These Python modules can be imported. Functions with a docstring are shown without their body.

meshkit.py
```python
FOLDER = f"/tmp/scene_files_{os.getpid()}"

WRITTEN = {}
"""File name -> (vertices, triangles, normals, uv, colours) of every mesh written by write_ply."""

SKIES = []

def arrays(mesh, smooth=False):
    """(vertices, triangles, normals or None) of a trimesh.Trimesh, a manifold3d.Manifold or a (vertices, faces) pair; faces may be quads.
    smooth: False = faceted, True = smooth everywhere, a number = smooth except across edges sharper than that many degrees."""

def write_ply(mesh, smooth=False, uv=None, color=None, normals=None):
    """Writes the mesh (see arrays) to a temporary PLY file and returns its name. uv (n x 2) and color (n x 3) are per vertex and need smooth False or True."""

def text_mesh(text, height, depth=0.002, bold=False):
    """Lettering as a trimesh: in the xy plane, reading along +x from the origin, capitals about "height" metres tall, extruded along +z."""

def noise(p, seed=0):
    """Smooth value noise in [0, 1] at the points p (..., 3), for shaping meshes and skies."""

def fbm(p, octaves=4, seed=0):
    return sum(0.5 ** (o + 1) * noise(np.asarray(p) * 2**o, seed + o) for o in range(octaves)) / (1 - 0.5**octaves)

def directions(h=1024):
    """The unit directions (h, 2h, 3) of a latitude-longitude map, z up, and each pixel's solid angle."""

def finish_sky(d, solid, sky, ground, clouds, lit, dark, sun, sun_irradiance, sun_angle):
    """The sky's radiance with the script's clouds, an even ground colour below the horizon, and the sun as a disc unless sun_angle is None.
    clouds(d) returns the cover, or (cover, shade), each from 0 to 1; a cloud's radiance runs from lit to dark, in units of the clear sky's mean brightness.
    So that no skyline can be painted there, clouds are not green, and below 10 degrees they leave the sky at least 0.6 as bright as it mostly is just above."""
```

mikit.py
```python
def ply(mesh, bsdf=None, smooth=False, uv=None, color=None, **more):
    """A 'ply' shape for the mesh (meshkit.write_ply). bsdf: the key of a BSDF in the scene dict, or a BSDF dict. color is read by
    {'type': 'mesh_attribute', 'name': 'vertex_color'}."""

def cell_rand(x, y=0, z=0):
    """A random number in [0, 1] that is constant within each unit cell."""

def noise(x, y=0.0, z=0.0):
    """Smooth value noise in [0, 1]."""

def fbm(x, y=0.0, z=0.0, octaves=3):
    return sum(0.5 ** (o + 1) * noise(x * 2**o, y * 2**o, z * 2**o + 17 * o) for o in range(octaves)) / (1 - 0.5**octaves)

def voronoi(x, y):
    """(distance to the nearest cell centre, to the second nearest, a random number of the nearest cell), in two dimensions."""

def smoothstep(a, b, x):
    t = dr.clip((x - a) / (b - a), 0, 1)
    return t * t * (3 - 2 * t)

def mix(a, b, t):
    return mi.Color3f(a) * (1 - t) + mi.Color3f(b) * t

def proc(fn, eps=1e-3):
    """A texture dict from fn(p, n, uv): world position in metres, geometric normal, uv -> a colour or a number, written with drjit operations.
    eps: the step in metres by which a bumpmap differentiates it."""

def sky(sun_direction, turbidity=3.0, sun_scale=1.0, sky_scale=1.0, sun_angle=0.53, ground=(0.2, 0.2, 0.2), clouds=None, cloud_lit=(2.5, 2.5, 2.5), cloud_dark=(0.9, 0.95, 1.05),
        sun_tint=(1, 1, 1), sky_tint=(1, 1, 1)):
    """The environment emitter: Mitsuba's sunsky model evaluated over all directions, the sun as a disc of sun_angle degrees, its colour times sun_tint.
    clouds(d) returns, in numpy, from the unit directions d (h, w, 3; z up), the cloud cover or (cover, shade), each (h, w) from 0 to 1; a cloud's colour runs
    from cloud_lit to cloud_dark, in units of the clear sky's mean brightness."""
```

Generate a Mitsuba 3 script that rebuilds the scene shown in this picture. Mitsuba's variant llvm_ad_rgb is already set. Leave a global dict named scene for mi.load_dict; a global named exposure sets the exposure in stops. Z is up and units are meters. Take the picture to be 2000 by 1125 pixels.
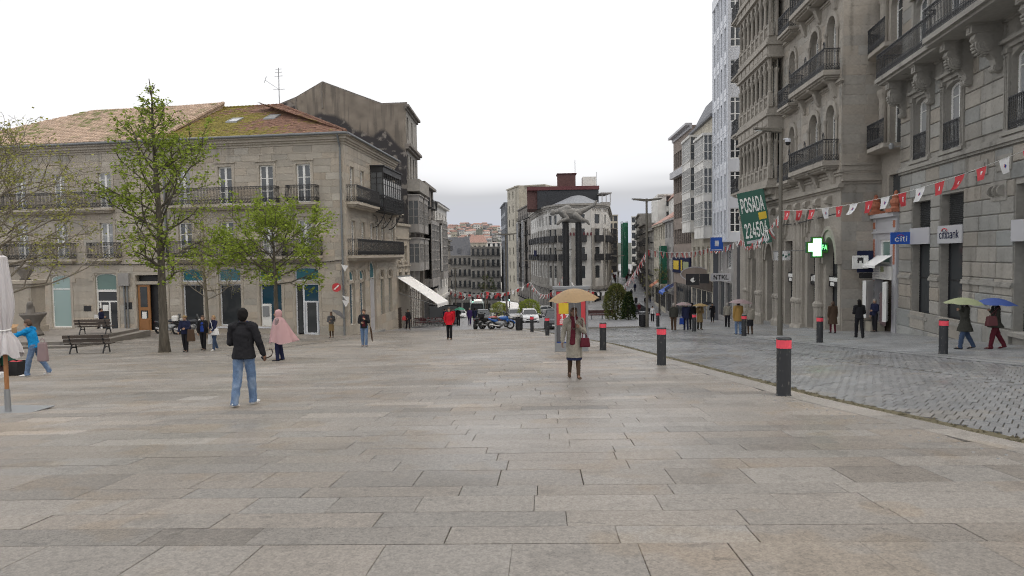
import math, numpy as np, trimesh, manifold3d, drjit as dr, mitsuba as mi, mikit, meshkit
from shapely.geometry import Polygon, box as sbox
from mikit import proc, fbm, noise, voronoi, cell_rand, smoothstep, mix

T = mi.ScalarTransform4f
scene, labels = {'type': 'scene'}, {}

# ---------------------------------------------------------------- camera, sky, exposure
EYE = np.array([0.0, 0.0, 1.68])
PITCH, ROLL = math.atan(66 / 1333), math.radians(0.8)
AIM = EYE + np.array([0, math.cos(PITCH), -math.sin(PITCH)])
scene['camera'] = {'type': 'perspective', 'fov': 2 * math.degrees(math.atan(1000 / 1333)), 'fov_axis': 'x', 'near_clip': 0.1, 'far_clip': 9000.0,
                   'to_world': T().look_at(origin=EYE.tolist(), target=AIM.tolist(), up=[math.sin(ROLL), 0, math.cos(ROLL)])}
exposure = 2.12


def overcast(d):
    """a closed cloud layer: brightest overhead, a darker bank of rain cloud low over the hills"""
    e = np.clip(d[..., 2], 0, 1)
    az = np.arctan2(d[..., 0], d[..., 1])
    q = np.stack([az * 2.2, e * 14, 0 * e], -1)
    lump = meshkit.fbm(q, 4, 3) - 0.5
    high = meshkit.fbm(d * np.array([3.0, 3.0, 5.0]), 4, 8) - 0.5
    shade = 0.30 * (1 - e ** 0.8) + 0.10 * high
    bank = np.clip((0.150 + 0.12 * lump - e) / 0.12, 0, 1)
    return np.ones_like(e), np.clip(shade + 0.75 * bank * bank * (3 - 2 * bank), 0, 1)


scene['sky'] = mikit.sky([0.45, -0.35, 0.82], turbidity=3, sun_scale=0.12, sun_angle=34, clouds=overcast,
                         cloud_lit=(3.0, 3.0, 3.02), cloud_dark=(0.60, 0.63, 0.71), ground=(0.22, 0.21, 0.2))

# ---------------------------------------------------------------- helpers
R_ = np.random.default_rng
CUBE_F = np.array([[0, 2, 3], [0, 3, 1], [4, 5, 7], [4, 7, 6], [0, 1, 5], [0, 5, 4], [2, 6, 7], [2, 7, 3], [0, 4, 6], [0, 6, 2], [1, 3, 7], [1, 7, 5]])


def sm(a, b, x):
    t = np.clip((np.asarray(x, float) - a) / (b - a), 0, 1)
    return t * t * (3 - 2 * t)


def gz(x, y):
    """height of the ground: the square falls gently away from the camera, the right-hand street climbs again"""
    x, y = np.asarray(x, float), np.asarray(y, float)
    yy = np.where(y > 225, 225 + (y - 225) * 0.1, y)
    z = -0.078 * yy + 0.008 * np.clip(x, -40, 40)
    z = z + 0.036 * np.clip(-x - 11, 0, 26) * sm(32, 47, y) * (1 - sm(70, 90, y))
    up = -7.3 + 0.036 * (np.clip(y, 100, 180) - 105) + 0.008 * np.clip(y - 180, 0, 200)
    w = sm(-3, 19, x - (y - 105) * 0.13) * sm(80, 132, y)
    return z * (1 - w) + up * w


class Frame:
    """a wall plane: u runs along it (left to right seen from the street), the second axis goes into the wall, z is up"""

    def __init__(s, ox, oy, dx, dy):
        l = math.hypot(dx, dy)
        s.o, s.d = np.array([ox, oy]), np.array([dx / l, dy / l])
        s.i = np.array([-s.d[1], s.d[0]])

    def __call__(s, p):
        p = np.asarray(p, float)
        xy = s.o + p[..., :1] * s.d + p[..., 1:2] * s.i
        return np.concatenate([xy, p[..., 2:]], -1)

    def off(s, u, v=0.0):
        q = s.o + u * s.d + v * s.i
        return Frame(q[0], q[1], s.d[0], s.d[1])


def at_place(x, y, deg, z=None, s=1.0):
    """local -> world for a thing standing on the ground; deg turns its +y (front) clockwise from away-from-camera"""
    a = math.radians(deg)
    c, n = math.cos(a), math.sin(a)
    zz = float(gz(x, y)) if z is None else z

    def f(p):
        p = np.asarray(p, float) * s
        return np.stack([x + p[..., 0] * c + p[..., 1] * n, y - p[..., 0] * n + p[..., 1] * c, zz + p[..., 2]], -1)
    return f


class MB:
    """collects pieces of ONE mesh"""

    def __init__(s, fr=None):
        s.fr, s.v, s.f, s.t, s.n = fr, [], [], [], 0

    def raw(s, v, f, tone=None, fr=None):
        fr = fr or s.fr
        v = np.asarray(v, float)
        if fr is not None:
            v = fr(v)
        s.v.append(v)
        s.f.append(np.asarray(f, int) + s.n)
        tone = (0.5, 0.5) if tone is None else tone
        s.t.append(np.asarray(tone) if np.ndim(tone) == 2 else np.tile(tone, (len(v), 1)))
        s.n += len(v)
        return s

    def mesh(s, m, tone=None):
        if hasattr(m, 'to_mesh'):
            q = m.to_mesh()
            return s.raw(q.vert_properties[:, :3], q.tri_verts, tone)
        return s.raw(m.vertices, m.faces, tone)

    def box(s, x0, x1, y0, y1, z0, z1, tone=None):
        v = [[x, y, z] for x in (x0, x1) for y in (y0, y1) for z in (z0, z1)]
        return s.raw(v, CUBE_F[:, ::-1], tone)

    def bar(s, a, b, w, h=None, tone=None):
        """a square bar from a to b"""
        return s.tube([a, b], [w / 1.414, w / 1.414], 4, tone)

    def tube(s, pts, rad, n=6, tone=None, cap=True):
        p = np.asarray(pts, float)
        r = np.broadcast_to(np.asarray(rad, float), (len(p),))
        t = np.gradient(p, axis=0)
        t /= np.linalg.norm(t, axis=1, keepdims=True) + 1e-12
        ref = np.where(np.abs(t[:, 2:]) < 0.95, [0, 0, 1.0], [1.0, 0, 0])
        a = np.cross(t, ref)
        a /= np.linalg.norm(a, axis=1, keepdims=True) + 1e-12
        b = np.cross(t, a)
        g = np.arange(n) * 2 * np.pi / n + np.pi / n
        v = p[:, None] + r[:, None, None] * (np.cos(g)[None, :, None] * a[:, None] + np.sin(g)[None, :, None] * b[:, None])
        i, j = np.meshgrid(np.arange(len(p) - 1), np.arange(n), indexing='ij')
        q = np.stack([i * n + j, (i + 1) * n + j, (i + 1) * n + (j + 1) % n, i * n + (j + 1) % n], -1).reshape(-1, 4)
        f = [q[:, [0, 1, 2]], q[:, [0, 2, 3]]]
        if cap:
            k = np.arange(1, n - 1)
            z = np.zeros_like(k)
            f += [np.stack([z, k, k + 1], 1), np.stack([z, k + 1, k], 1) + (len(p) - 1) * n]
        return s.raw(v.reshape(-1, 3), np.vstack(f), tone)

    def cyl(s, x, y, z0, z1, r, n=12, r1=None, tone=None):
        return s.lathe([(0, z0), (r, z0), (r if r1 is None else r1, z1), (0, z1)], x, y, n, tone)

    def lathe(s, prof, x=0.0, y=0.0, n=16, tone=None, sx=1.0, sy=1.0):
        p = np.asarray(prof, float)
        g = np.arange(n) * 2 * np.pi / n
        v = np.stack([x + p[:, None, 0] * np.cos(g) * sx, y + p[:, None, 0] * np.sin(g) * sy, np.repeat(p[:, 1:2], n, 1)], -1).reshape(-1, 3)
        i, j = np.meshgrid(np.arange(len(p) - 1), np.arange(n), indexing='ij')
        q = np.stack([i * n + j, i * n + (j + 1) % n, (i + 1) * n + (j + 1) % n, (i + 1) * n + j], -1).reshape(-1, 4)
        return s.raw(v, np.vstack([q[:, [0, 1, 2]], q[:, [0, 2, 3]]]), tone)

    def poly(s, pg, y0, y1, tone=None, plane='xz'):
        """a polygon of the wall plane (x, z) pushed through from depth y0 to y1; plane 'xy' extrudes upwards"""
        for g in getattr(pg, 'geoms', [pg]):
            if g.is_empty or g.area < 1e-6:
                continue
            m = trimesh.creation.extrude_polygon(g, y1 - y0, engine='earcut')
            v = np.array(m.vertices)
            if plane == 'xz':
                v, f = np.stack([v[:, 0], y1 - v[:, 2], v[:, 1]], 1), m.faces
            else:
                v, f = v + [0, 0, y0], m.faces
            s.raw(v, f, tone)
        return s

    def quad(s, pts, tone=None):
        return s.raw(pts, [[0, 1, 2], [0, 2, 3]], tone)

    def get(s):
        return np.vstack(s.v), np.vstack(s.f), np.vstack(s.t)


TONED = set()
COUNT = {}


def key_of(name):
    """name, or name_001, name_002 ... when the name is taken"""
    k = COUNT.get(name, -1) + 1
    COUNT[name] = k
    return name if k == 0 else f'{name}_{k:03d}'


def part(parent, name):
    return key_of(f'{parent}__{name}')


def put(key, mb, mat, smooth=False, label=None, cat=None, group=None, kind=None):
    if isinstance(mb, MB):
        v, f, t = mb.get()
    else:
        v, f, t = np.asarray(mb[0]), np.asarray(mb[1]), None
    uv = None
    if mat in TONED:
        uv = t if t is not None else np.tile((0.5, 0.5), (len(v), 1))
        smooth = smooth if smooth in (True, False) else False
    scene[key] = mikit.ply((v, f), mat, smooth, uv=uv)
    tag(key, label, cat, group, kind)
    return key


def tag(key, label=None, cat=None, group=None, kind=None):
    d = {k: x for k, x in (('label', label), ('category', cat), ('group', group), ('kind', kind)) if x}
    if d:
        labels[key] = d
    return key


def thing(name, label, cat, group=None):
    return tag(key_of(name), label, cat, group)


# ---------------------------------------------------------------- materials
def M(name, rgb, rough=0.7, metallic=0.0, spec=0.5, **more):
    scene[name] = {'type': 'twosided', 'inner': {'type': 'principled', 'base_color': {'type': 'rgb', 'value': list(rgb)}, 'roughness': rough, 'metallic': metallic, 'specular': spec, **more}}


def MP(name, fn, rough=0.75, spec=0.4, toned=True):
    scene[name] = {'type': 'twosided', 'inner': {'type': 'principled', 'base_color': proc(fn), 'roughness': proc(rough) if callable(rough) else rough, 'specular': spec}}
    if toned:
        TONED.add(name)


def stone(base, spread=0.16, warm=0.07, blotch=0.3, fine=14.0, stain=0.35, dark=(0.05, 0.05, 0.045)):
    """cut stone: every block has its own tone (uv.x) and warmth (uv.y), a mineral grain, blotches and rain streaks of black lichen"""
    def f(p, n, uv):
        grain = fbm(p.x * fine, p.y * fine, p.z * fine, 2)
        big = fbm(p.x * 0.9 + 7, p.y * 0.9, p.z * 0.9, 3)
        t = (1 - spread + 2 * spread * uv.x) * (1 - blotch / 2 + blotch * big) * (0.86 + 0.28 * grain)
        w = (uv.y - 0.5) * 2 * warm
        c = mi.Color3f(base[0] * (1 + w), base[1], base[2] * (1 - w)) * t
        if stain:
            s = fbm(p.x * 2.3 + 3, p.y * 2.3, p.z * 0.22, 3) * 0.75 + 0.25 * grain
            c = mix(c, mi.Color3f(dark), smoothstep(0.56, 0.78, s) * stain)
        return c
    return f


def paving(base, spread, wet=True):
    def f(p, n, uv):
        grain = noise(p.x * 90, p.y * 90, 3) * 0.6 + noise(p.x * 38, p.y * 38, 9) * 0.4
        big = fbm(p.x * 0.55, p.y * 0.55, 2, 3)
        t = (1 - spread + 2 * spread * uv.x) * (0.70 + 0.60 * grain) * (0.78 + 0.44 * big)
        w = (uv.y - 0.5) * 0.07
        c = mi.Color3f(base[0] * (1 + w), base[1], base[2] * (1 - w)) * t
        spot = smoothstep(0.66, 0.74, fbm(p.x * 3.1 + 11, p.y * 3.1, 5, 3))
        rust = smoothstep(0.62, 0.72, fbm(p.x * 1.3 + 31, p.y * 1.3, 8, 3))
        c = mix(c, c * mi.Color3f(1.0, 0.90, 0.77), rust * 0.5)
        gum = smoothstep(0.10, 0.07, voronoi(p.x * 2.6 + noise(p.x * 9, p.y * 9), p.y * 2.6)[0]) * smoothstep(0.55, 0.6, cell_rand(p.x * 2.6, p.y * 2.6, 7))
        return mix(c, c * 0.62, dr.maximum(spot * 0.3, gum * 0.55))
    return f


def damp(lo, hi):
    def f(p, n, uv):
        w = smoothstep(0.38, 0.62, fbm(p.x * 0.35 + 5, p.y * 0.35, 1, 3))
        return hi + (lo - hi) * w
    return f


MP('granite_slab', paving((0.195, 0.179, 0.161), 0.22), damp(0.36, 0.62), 0.45)
MP('granite_grey', paving((0.21, 0.213, 0.214), 0.13), damp(0.3, 0.58), 0.5)
MP('granite_sett', paving((0.172, 0.175, 0.178), 0.15), damp(0.2, 0.5), 0.5)
MP('stone_beige', stone((0.39, 0.352, 0.298), 0.17, 0.05, 0.24, 12, 0.25))
MP('stone_bank', stone((0.275, 0.264, 0.24), 0.20, 0.08, 0.42, 10, 0.5))
MP('stone_gothic', stone((0.325, 0.30, 0.263), 0.12, 0.05, 0.36, 10, 0.45))
MP('stone_far', stone((0.275, 0.262, 0.24), 0.10, 0.05, 0.4, 5, 0.4))
MP('stone_dark', stone((0.185, 0.17, 0.155), 0.15, 0.05, 0.5, 4, 0.6))


def party(p, n, uv):
    """old render: grey-brown above, bare rubble black with lichen where lower roofs once leaned against it"""
    g = fbm(p.x * 1.2, p.y * 1.2, p.z * 1.2, 4)
    streak = fbm(p.x * 2.6, p.y * 2.6, p.z * 0.16, 3)
    c = mi.Color3f(0.225, 0.20, 0.17) * (0.65 + 0.7 * g)
    c = mix(c, mi.Color3f(0.10, 0.092, 0.082), smoothstep(0.5, 0.68, streak) * 0.6)
    line = 12.7 + (-p.x - 11) * 0.36 + 2.0 * (fbm(p.x * 0.5, 4, 1, 2) - 0.5)
    old = smoothstep(-0.25, 0.25, line - p.z)
    rub = fbm(p.x * 2.2, p.y * 2.2, p.z * 2.2, 4)
    r = mix(mi.Color3f(0.055, 0.053, 0.056), mi.Color3f(0.22, 0.205, 0.19), smoothstep(0.54, 0.70, rub))
    return mix(c, r, old)


MP('party_wall', party, 0.9, 0.2, toned=False)


def tiles(base, moss, amount, edge=None):
    def f(p, n, uv):
        grow = fbm(p.x * 0.42 + 2, p.y * 0.42, p.z * 0.5, 3) * 0.7 + 0.3 * uv.y
        if edge is not None:
            grow = grow + 0.22 * smoothstep(edge, edge - 6, p.x + 1.2 * (p.z - 11))
        m = smoothstep(0.62 - amount, 0.80 - amount, grow)
        c = mi.Color3f(base) * (0.72 + 0.56 * uv.x)
        return mix(c, mi.Color3f(moss) * (0.6 + 0.8 * fbm(p.x * 4, p.y * 4, p.z * 4, 2)), m)
    return f


MP('tile_mossy', tiles((0.20, 0.112, 0.08), (0.185, 0.155, 0.03), 0.06, -15.0))
MP('tile_pale', tiles((0.42, 0.315, 0.24), (0.16, 0.175, 0.06), 0.07))
MP('tile_red', tiles((0.30, 0.185, 0.155), (0.2, 0.14, 0.1), -0.1))


def plaster(base, dirt=0.35):
    def f(p, n, uv):
        g = fbm(p.x * 1.1, p.y * 1.1, p.z * 1.1, 3)
        s = fbm(p.x * 2.0 + 9, p.y * 2.0, p.z * 0.18, 3)
        c = mi.Color3f(base) * (0.85 + 0.3 * g) * (0.85 + 0.3 * uv.x)
        return mix(c, c * 0.45, smoothstep(0.5, 0.72, s) * dirt)
    return f


MP('plaster_white', plaster((0.66, 0.65, 0.62)))
MP('plaster_cream', plaster((0.42, 0.39, 0.325)))
MP('plaster_grey', plaster((0.30, 0.29, 0.28)))
MP('plaster_brown', plaster((0.27, 0.225, 0.195), 0.25))
MP('ground_mat', paving((0.21, 0.212, 0.22), 0.10), damp(0.30, 0.58), 0.5)


def bark(p, n, uv):
    return mi.Color3f(0.11, 0.098, 0.08) * (0.5 + 1.0 * fbm(p.x * 14, p.y * 14, p.z * 3, 3))


MP('bark', bark, 0.9, 0.2, toned=False)


def leafcol(p, n, uv):
    """uv.y chooses the species' green, uv.x the single leaf"""
    a = mix((0.275, 0.35, 0.065), (0.36, 0.35, 0.12), smoothstep(0.2, 0.6, uv.y))
    a = mix(a, (0.032, 0.06, 0.024), smoothstep(0.7, 0.95, uv.y))
    return a * (0.55 + 0.9 * uv.x)


scene['leaf'] = {'type': 'principledthin', 'base_color': proc(leafcol), 'roughness': 0.55, 'diff_trans': 0.9, 'spec_trans': 0.0}
TONED.add('leaf')
M('moss', (0.10, 0.09, 0.062), 0.95, spec=0.1)
M('grout', (0.095, 0.09, 0.08), 0.95, spec=0.1)
M('iron', (0.028, 0.029, 0.032), 0.55)
M('black', (0.018, 0.018, 0.02), 0.5)
M('rubber', (0.02, 0.02, 0.021), 0.8)


def woven(base, patch, fine=150.0, amount=0.5):
    """cloth: a fine weave and paler worn patches"""
    def f(p, n, uv):
        w = noise(p.x * fine, p.y * fine, p.z * fine * 0.6)
        g = fbm(p.x * 7 + 3, p.y * 7, p.z * 5, 3)
        return mix(mi.Color3f(base) * (0.75 + 0.5 * w), mi.Color3f(patch), smoothstep(0.45, 0.75, g) * amount)
    return f


def scuffed(p, n, uv):
    """dark painted steel with chips, dried splashes low on the post and fine scratches"""
    s = fbm(p.x * 30, p.y * 30, p.z * 9, 3)
    return mix(mi.Color3f(0.030, 0.032, 0.036), mi.Color3f(0.12, 0.115, 0.105), smoothstep(0.62, 0.74, s) * 0.7)


MP('bollard_grey', scuffed, 0.45, 0.4, toned=False)
M('bollard_red', (0.78, 0.075, 0.11), 0.35)
M('white_paint', (0.74, 0.74, 0.72), 0.5)
M('white_metal', (0.60, 0.62, 0.66), 0.4)
M('grey_metal', (0.27, 0.28, 0.29), 0.4, 0.4)
M('sign_grey', (0.42, 0.42, 0.44), 0.45)
M('steel', (0.5, 0.5, 0.5), 0.3, 0.9)
M('lamp_paint', (0.13, 0.12, 0.10), 0.5)
M('pipe_grey', (0.17, 0.18, 0.19), 0.5)
M('slate', (0.12, 0.125, 0.14), 0.55)
M('attic_dark', (0.03, 0.033, 0.04), 0.6)
M('zinc', (0.22, 0.23, 0.25), 0.45, 0.3)
M('glass', (0.035, 0.04, 0.045), 0.06, spec=0.7)
M('glass_mid', (0.115, 0.125, 0.135), 0.08, spec=0.6)
M('glass_curtain', (0.30, 0.31, 0.315), 0.12, spec=0.6)
M('glass_teal', (0.03, 0.145, 0.18), 0.08, spec=0.6)
M('glass_frost', (0.30, 0.40, 0.39), 0.15, spec=0.6)
M('glass_green', (0.14, 0.22, 0.20), 0.12, spec=0.6)
M('glass_petrol', (0.012, 0.055, 0.09), 0.06, spec=0.7)
M('wood_door', (0.29, 0.135, 0.05), 0.45)
M('wood_dark', (0.06, 0.045, 0.035), 0.6)
M('wood_pole', (0.33, 0.15, 0.06), 0.5)
M('shutter', (0.055, 0.058, 0.06), 0.55)
M('canvas_white', (0.75, 0.75, 0.74), 0.8)
M('canvas_grey', (0.50, 0.48, 0.49), 0.85)
M('red', (0.52, 0.05, 0.06), 0.55)
M('maroon', (0.115, 0.037, 0.042), 0.7)
M('yellow', (0.62, 0.44, 0.03), 0.55)
M('blue_sign', (0.02, 0.09, 0.42), 0.4)
M('green_net', (0.025, 0.14, 0.085), 0.8)
M('green_board', (0.025, 0.105, 0.075), 0.6)
M('green_paint', (0.10, 0.33, 0.05), 0.45)
M('terracotta', (0.36, 0.13, 0.075), 0.7)
M('cardboard', (0.38, 0.24, 0.13), 0.85)
M('brown_wall', (0.095, 0.045, 0.042), 0.7)
M('ironstone', (0.22, 0.215, 0.205), 0.7)
M('skin', (0.42, 0.25, 0.17), 0.5)
M('skin_dark', (0.20, 0.105, 0.07), 0.5)
M('hair_black', (0.010, 0.009, 0.009), 0.75, spec=0.15)
M('hair_brown', (0.065, 0.035, 0.02), 0.55)
M('hair_grey', (0.26, 0.24, 0.22), 0.6)
M('hair_fair', (0.30, 0.19, 0.09), 0.55)
for _n, _c in dict(cloth_black=(0.017, 0.017, 0.02), cloth_navy=(0.02, 0.024, 0.055), cloth_jeans=(0.155, 0.215, 0.32), cloth_darkjeans=(0.05, 0.075, 0.13), cloth_blue=(0.01, 0.24, 0.56), cloth_red=(0.50, 0.018, 0.03),
                   cloth_wine=(0.10, 0.02, 0.03), cloth_beige=(0.28, 0.26, 0.22), cloth_tan=(0.26, 0.185, 0.09), cloth_mustard=(0.30, 0.185, 0.06), cloth_olive=(0.048, 0.048, 0.042), cloth_grey=(0.12, 0.12, 0.125),
                   cloth_white=(0.68, 0.68, 0.68), cloth_brown=(0.075, 0.05, 0.035), cloth_purple=(0.05, 0.03, 0.11), cloth_cobalt=(0.025, 0.06, 0.28)).items():
    if _n not in ('cloth_jeans', 'cloth_beige', 'cloth_black', 'cloth_blue'):
        M(_n, _c, 0.9, spec=0.12)
MP('cloth_jeans', woven((0.115, 0.175, 0.285), (0.30, 0.37, 0.46)), 0.9, 0.12, toned=False)
MP('cloth_beige', woven((0.28, 0.26, 0.22), (0.22, 0.20, 0.165), 90), 0.9, 0.12, toned=False)
MP('cloth_black', woven((0.018, 0.018, 0.021), (0.034, 0.034, 0.038)), 0.85, 0.15, toned=False)
MP('cloth_blue', woven((0.012, 0.22, 0.50), (0.015, 0.16, 0.38)), 0.9, 0.12, toned=False)
M('umbrella_gold', (0.27, 0.18, 0.09), 0.6)
M('umbrella_green', (0.30, 0.33, 0.19), 0.6)
M('umbrella_blue', (0.045, 0.085, 0.28), 0.6)
M('umbrella_mauve', (0.23, 0.165, 0.17), 0.6)
M('umbrella_teal', (0.03, 0.22, 0.13), 0.6)
scene['poncho'] = {'type': 'principledthin', 'base_color': {'type': 'rgb', 'value': [0.72, 0.49, 0.50]}, 'roughness': 0.35, 'diff_trans': 0.8, 'spec_trans': 0.12}
M('car_white', (0.72, 0.73, 0.75), 0.25, clearcoat=1.0)
M('car_silver', (0.40, 0.41, 0.42), 0.3, 0.3, clearcoat=1.0)
M('car_dark', (0.02, 0.024, 0.032), 0.25, clearcoat=1.0)
M('bus_grey', (0.25, 0.30, 0.29), 0.3, clearcoat=0.6)
M('bike_blue', (0.012, 0.10, 0.36), 0.25, clearcoat=1.0)
M('bike_red', (0.36, 0.045, 0.03), 0.25, clearcoat=1.0)
M('light_red', (0.4, 0.02, 0.02), 0.2)
M('light_clear', (0.6, 0.6, 0.6), 0.15)

# ---------------------------------------------------------------- ground
gx = np.concatenate([[-4000, -2000, -900, -400, -200, -120, -80], np.arange(-60, 61, 1.5), [80, 120, 200, 400, 900, 2000, 4000]])
gy = np.concatenate([[-4000, -1500, -500, -150, -60], np.arange(-20, 60, 1.5), np.arange(60, 270, 3), [300, 340, 400, 500, 700, 1000, 1500, 2500, 5000]])
GX, GY = np.meshgrid(gx, gy)
covered = (1 - sm(55.2, 56.6, GY)) * sm(-46, -43, GX) * (1 - sm(19, 21, GX)) * sm(-4, 0, GY)
GZ = gz(GX, np.maximum(GY, -200)) - 0.075 * covered - 12 * sm(300, 600, GY)
nx, ny = len(gx), len(gy)
i, j = np.meshgrid(np.arange(ny - 1), np.arange(nx - 1), indexing='ij')
a = (i * nx + j).ravel()
put('ground', (np.stack([GX, GY, GZ], -1).reshape(-1, 3), np.vstack([np.stack([a, a + 1, a + nx + 1], 1), np.stack([a, a + nx + 1, a + nx], 1)])), 'ground_mat', True, kind='structure')

KY = [-20, 4, 7.8, 11.8, 19.8, 29.2, 40, 46, 52, 58]
KX = [7.6, 6.35, 5.88, 5.36, 4.92, 4.37, 2.75, 1.95, 1.0, -0.2]


def kerb_x(y):
    return np.interp(y, KY, KX)


def far_kerb_x(y):
    return 12.55 - 0.068 * (np.asarray(y, float) - 20.3)


def sheet(key, xl, xr, y0, y1, dz, mat, n=60, m=12):
    ys = np.linspace(y0, y1, n)
    s = np.linspace(0, 1, m)
    X = xl(ys)[:, None] * (1 - s) + xr(ys)[:, None] * s
    Y = np.repeat(ys[:, None], m, 1)
    a = (np.arange(n - 1)[:, None] * m + np.arange(m - 1)).ravel()
    f = np.vstack([np.stack([a, a + 1, a + m + 1], 1), np.stack([a, a + m + 1, a + m], 1)])
    return put(key, (np.stack([X, Y, gz(X, Y) + dz], -1).reshape(-1, 3), f), mat, True, kind='structure')


flat = lambda c: (lambda y: np.full(len(y), c))
sheet('plaza', flat(-42.0), lambda y: kerb_x(y) - 0.55, -2, 54.5, -0.02, 'grout')
sheet('road', lambda y: kerb_x(y), far_kerb_x, -2, 54.5, -0.048, 'grout')
sheet('pavement', lambda y: far_kerb_x(y), lambda y: np.where(y < 36, 20.0, 20.5), -2, 54.5, -0.02, 'grout')
def is_seen(x, y, m=2.2):
    return y > 3.2 and abs(x) < 0.76 * y + m


def lay(holder, name, items, mat, limit=300, small='paving'):
    """items: (quad corners xy, top offset, thickness, tone); the ones that show largest become pieces, the rest one mesh"""
    def size(q):
        c = q.mean(0)
        ar = abs(np.cross(q[2] - q[0], q[3] - q[1])) / 2
        return ar * 1.7 / max(np.hypot(*c), 2) ** 3
    items = sorted(items, key=lambda t: -size(t[0]))
    rest = MB()
    for k, (q, dz, th, tone) in enumerate(items):
        z = gz(q[:, 0], q[:, 1])
        top = np.column_stack([q, z + dz])
        bot = np.column_stack([q, z + dz - th])
        inn = q.mean(0) + (q - q.mean(0)) * (1 - 0.006 / np.maximum(np.linalg.norm(q - q.mean(0), axis=1), 0.05))[:, None]
        ledge = np.column_stack([q, z + dz - 0.003])
        top = np.column_stack([inn, z + dz])
        v = np.vstack([top, ledge, bot])
        f = [[0, 1, 2], [0, 2, 3]]
        for e in range(4):
            n = (e + 1) % 4
            f += [[e, e + 4, n + 4], [e, n + 4, n], [e + 4, e + 8, n + 8], [e + 4, n + 8, n + 4]]
        if k < limit:
            put(part(holder, name), MB().raw(v, f, tone), mat)
        else:
            rest.raw(v, f, tone)
    if rest.v:
        put(part(holder, small), rest, mat, kind='stuff')


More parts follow.
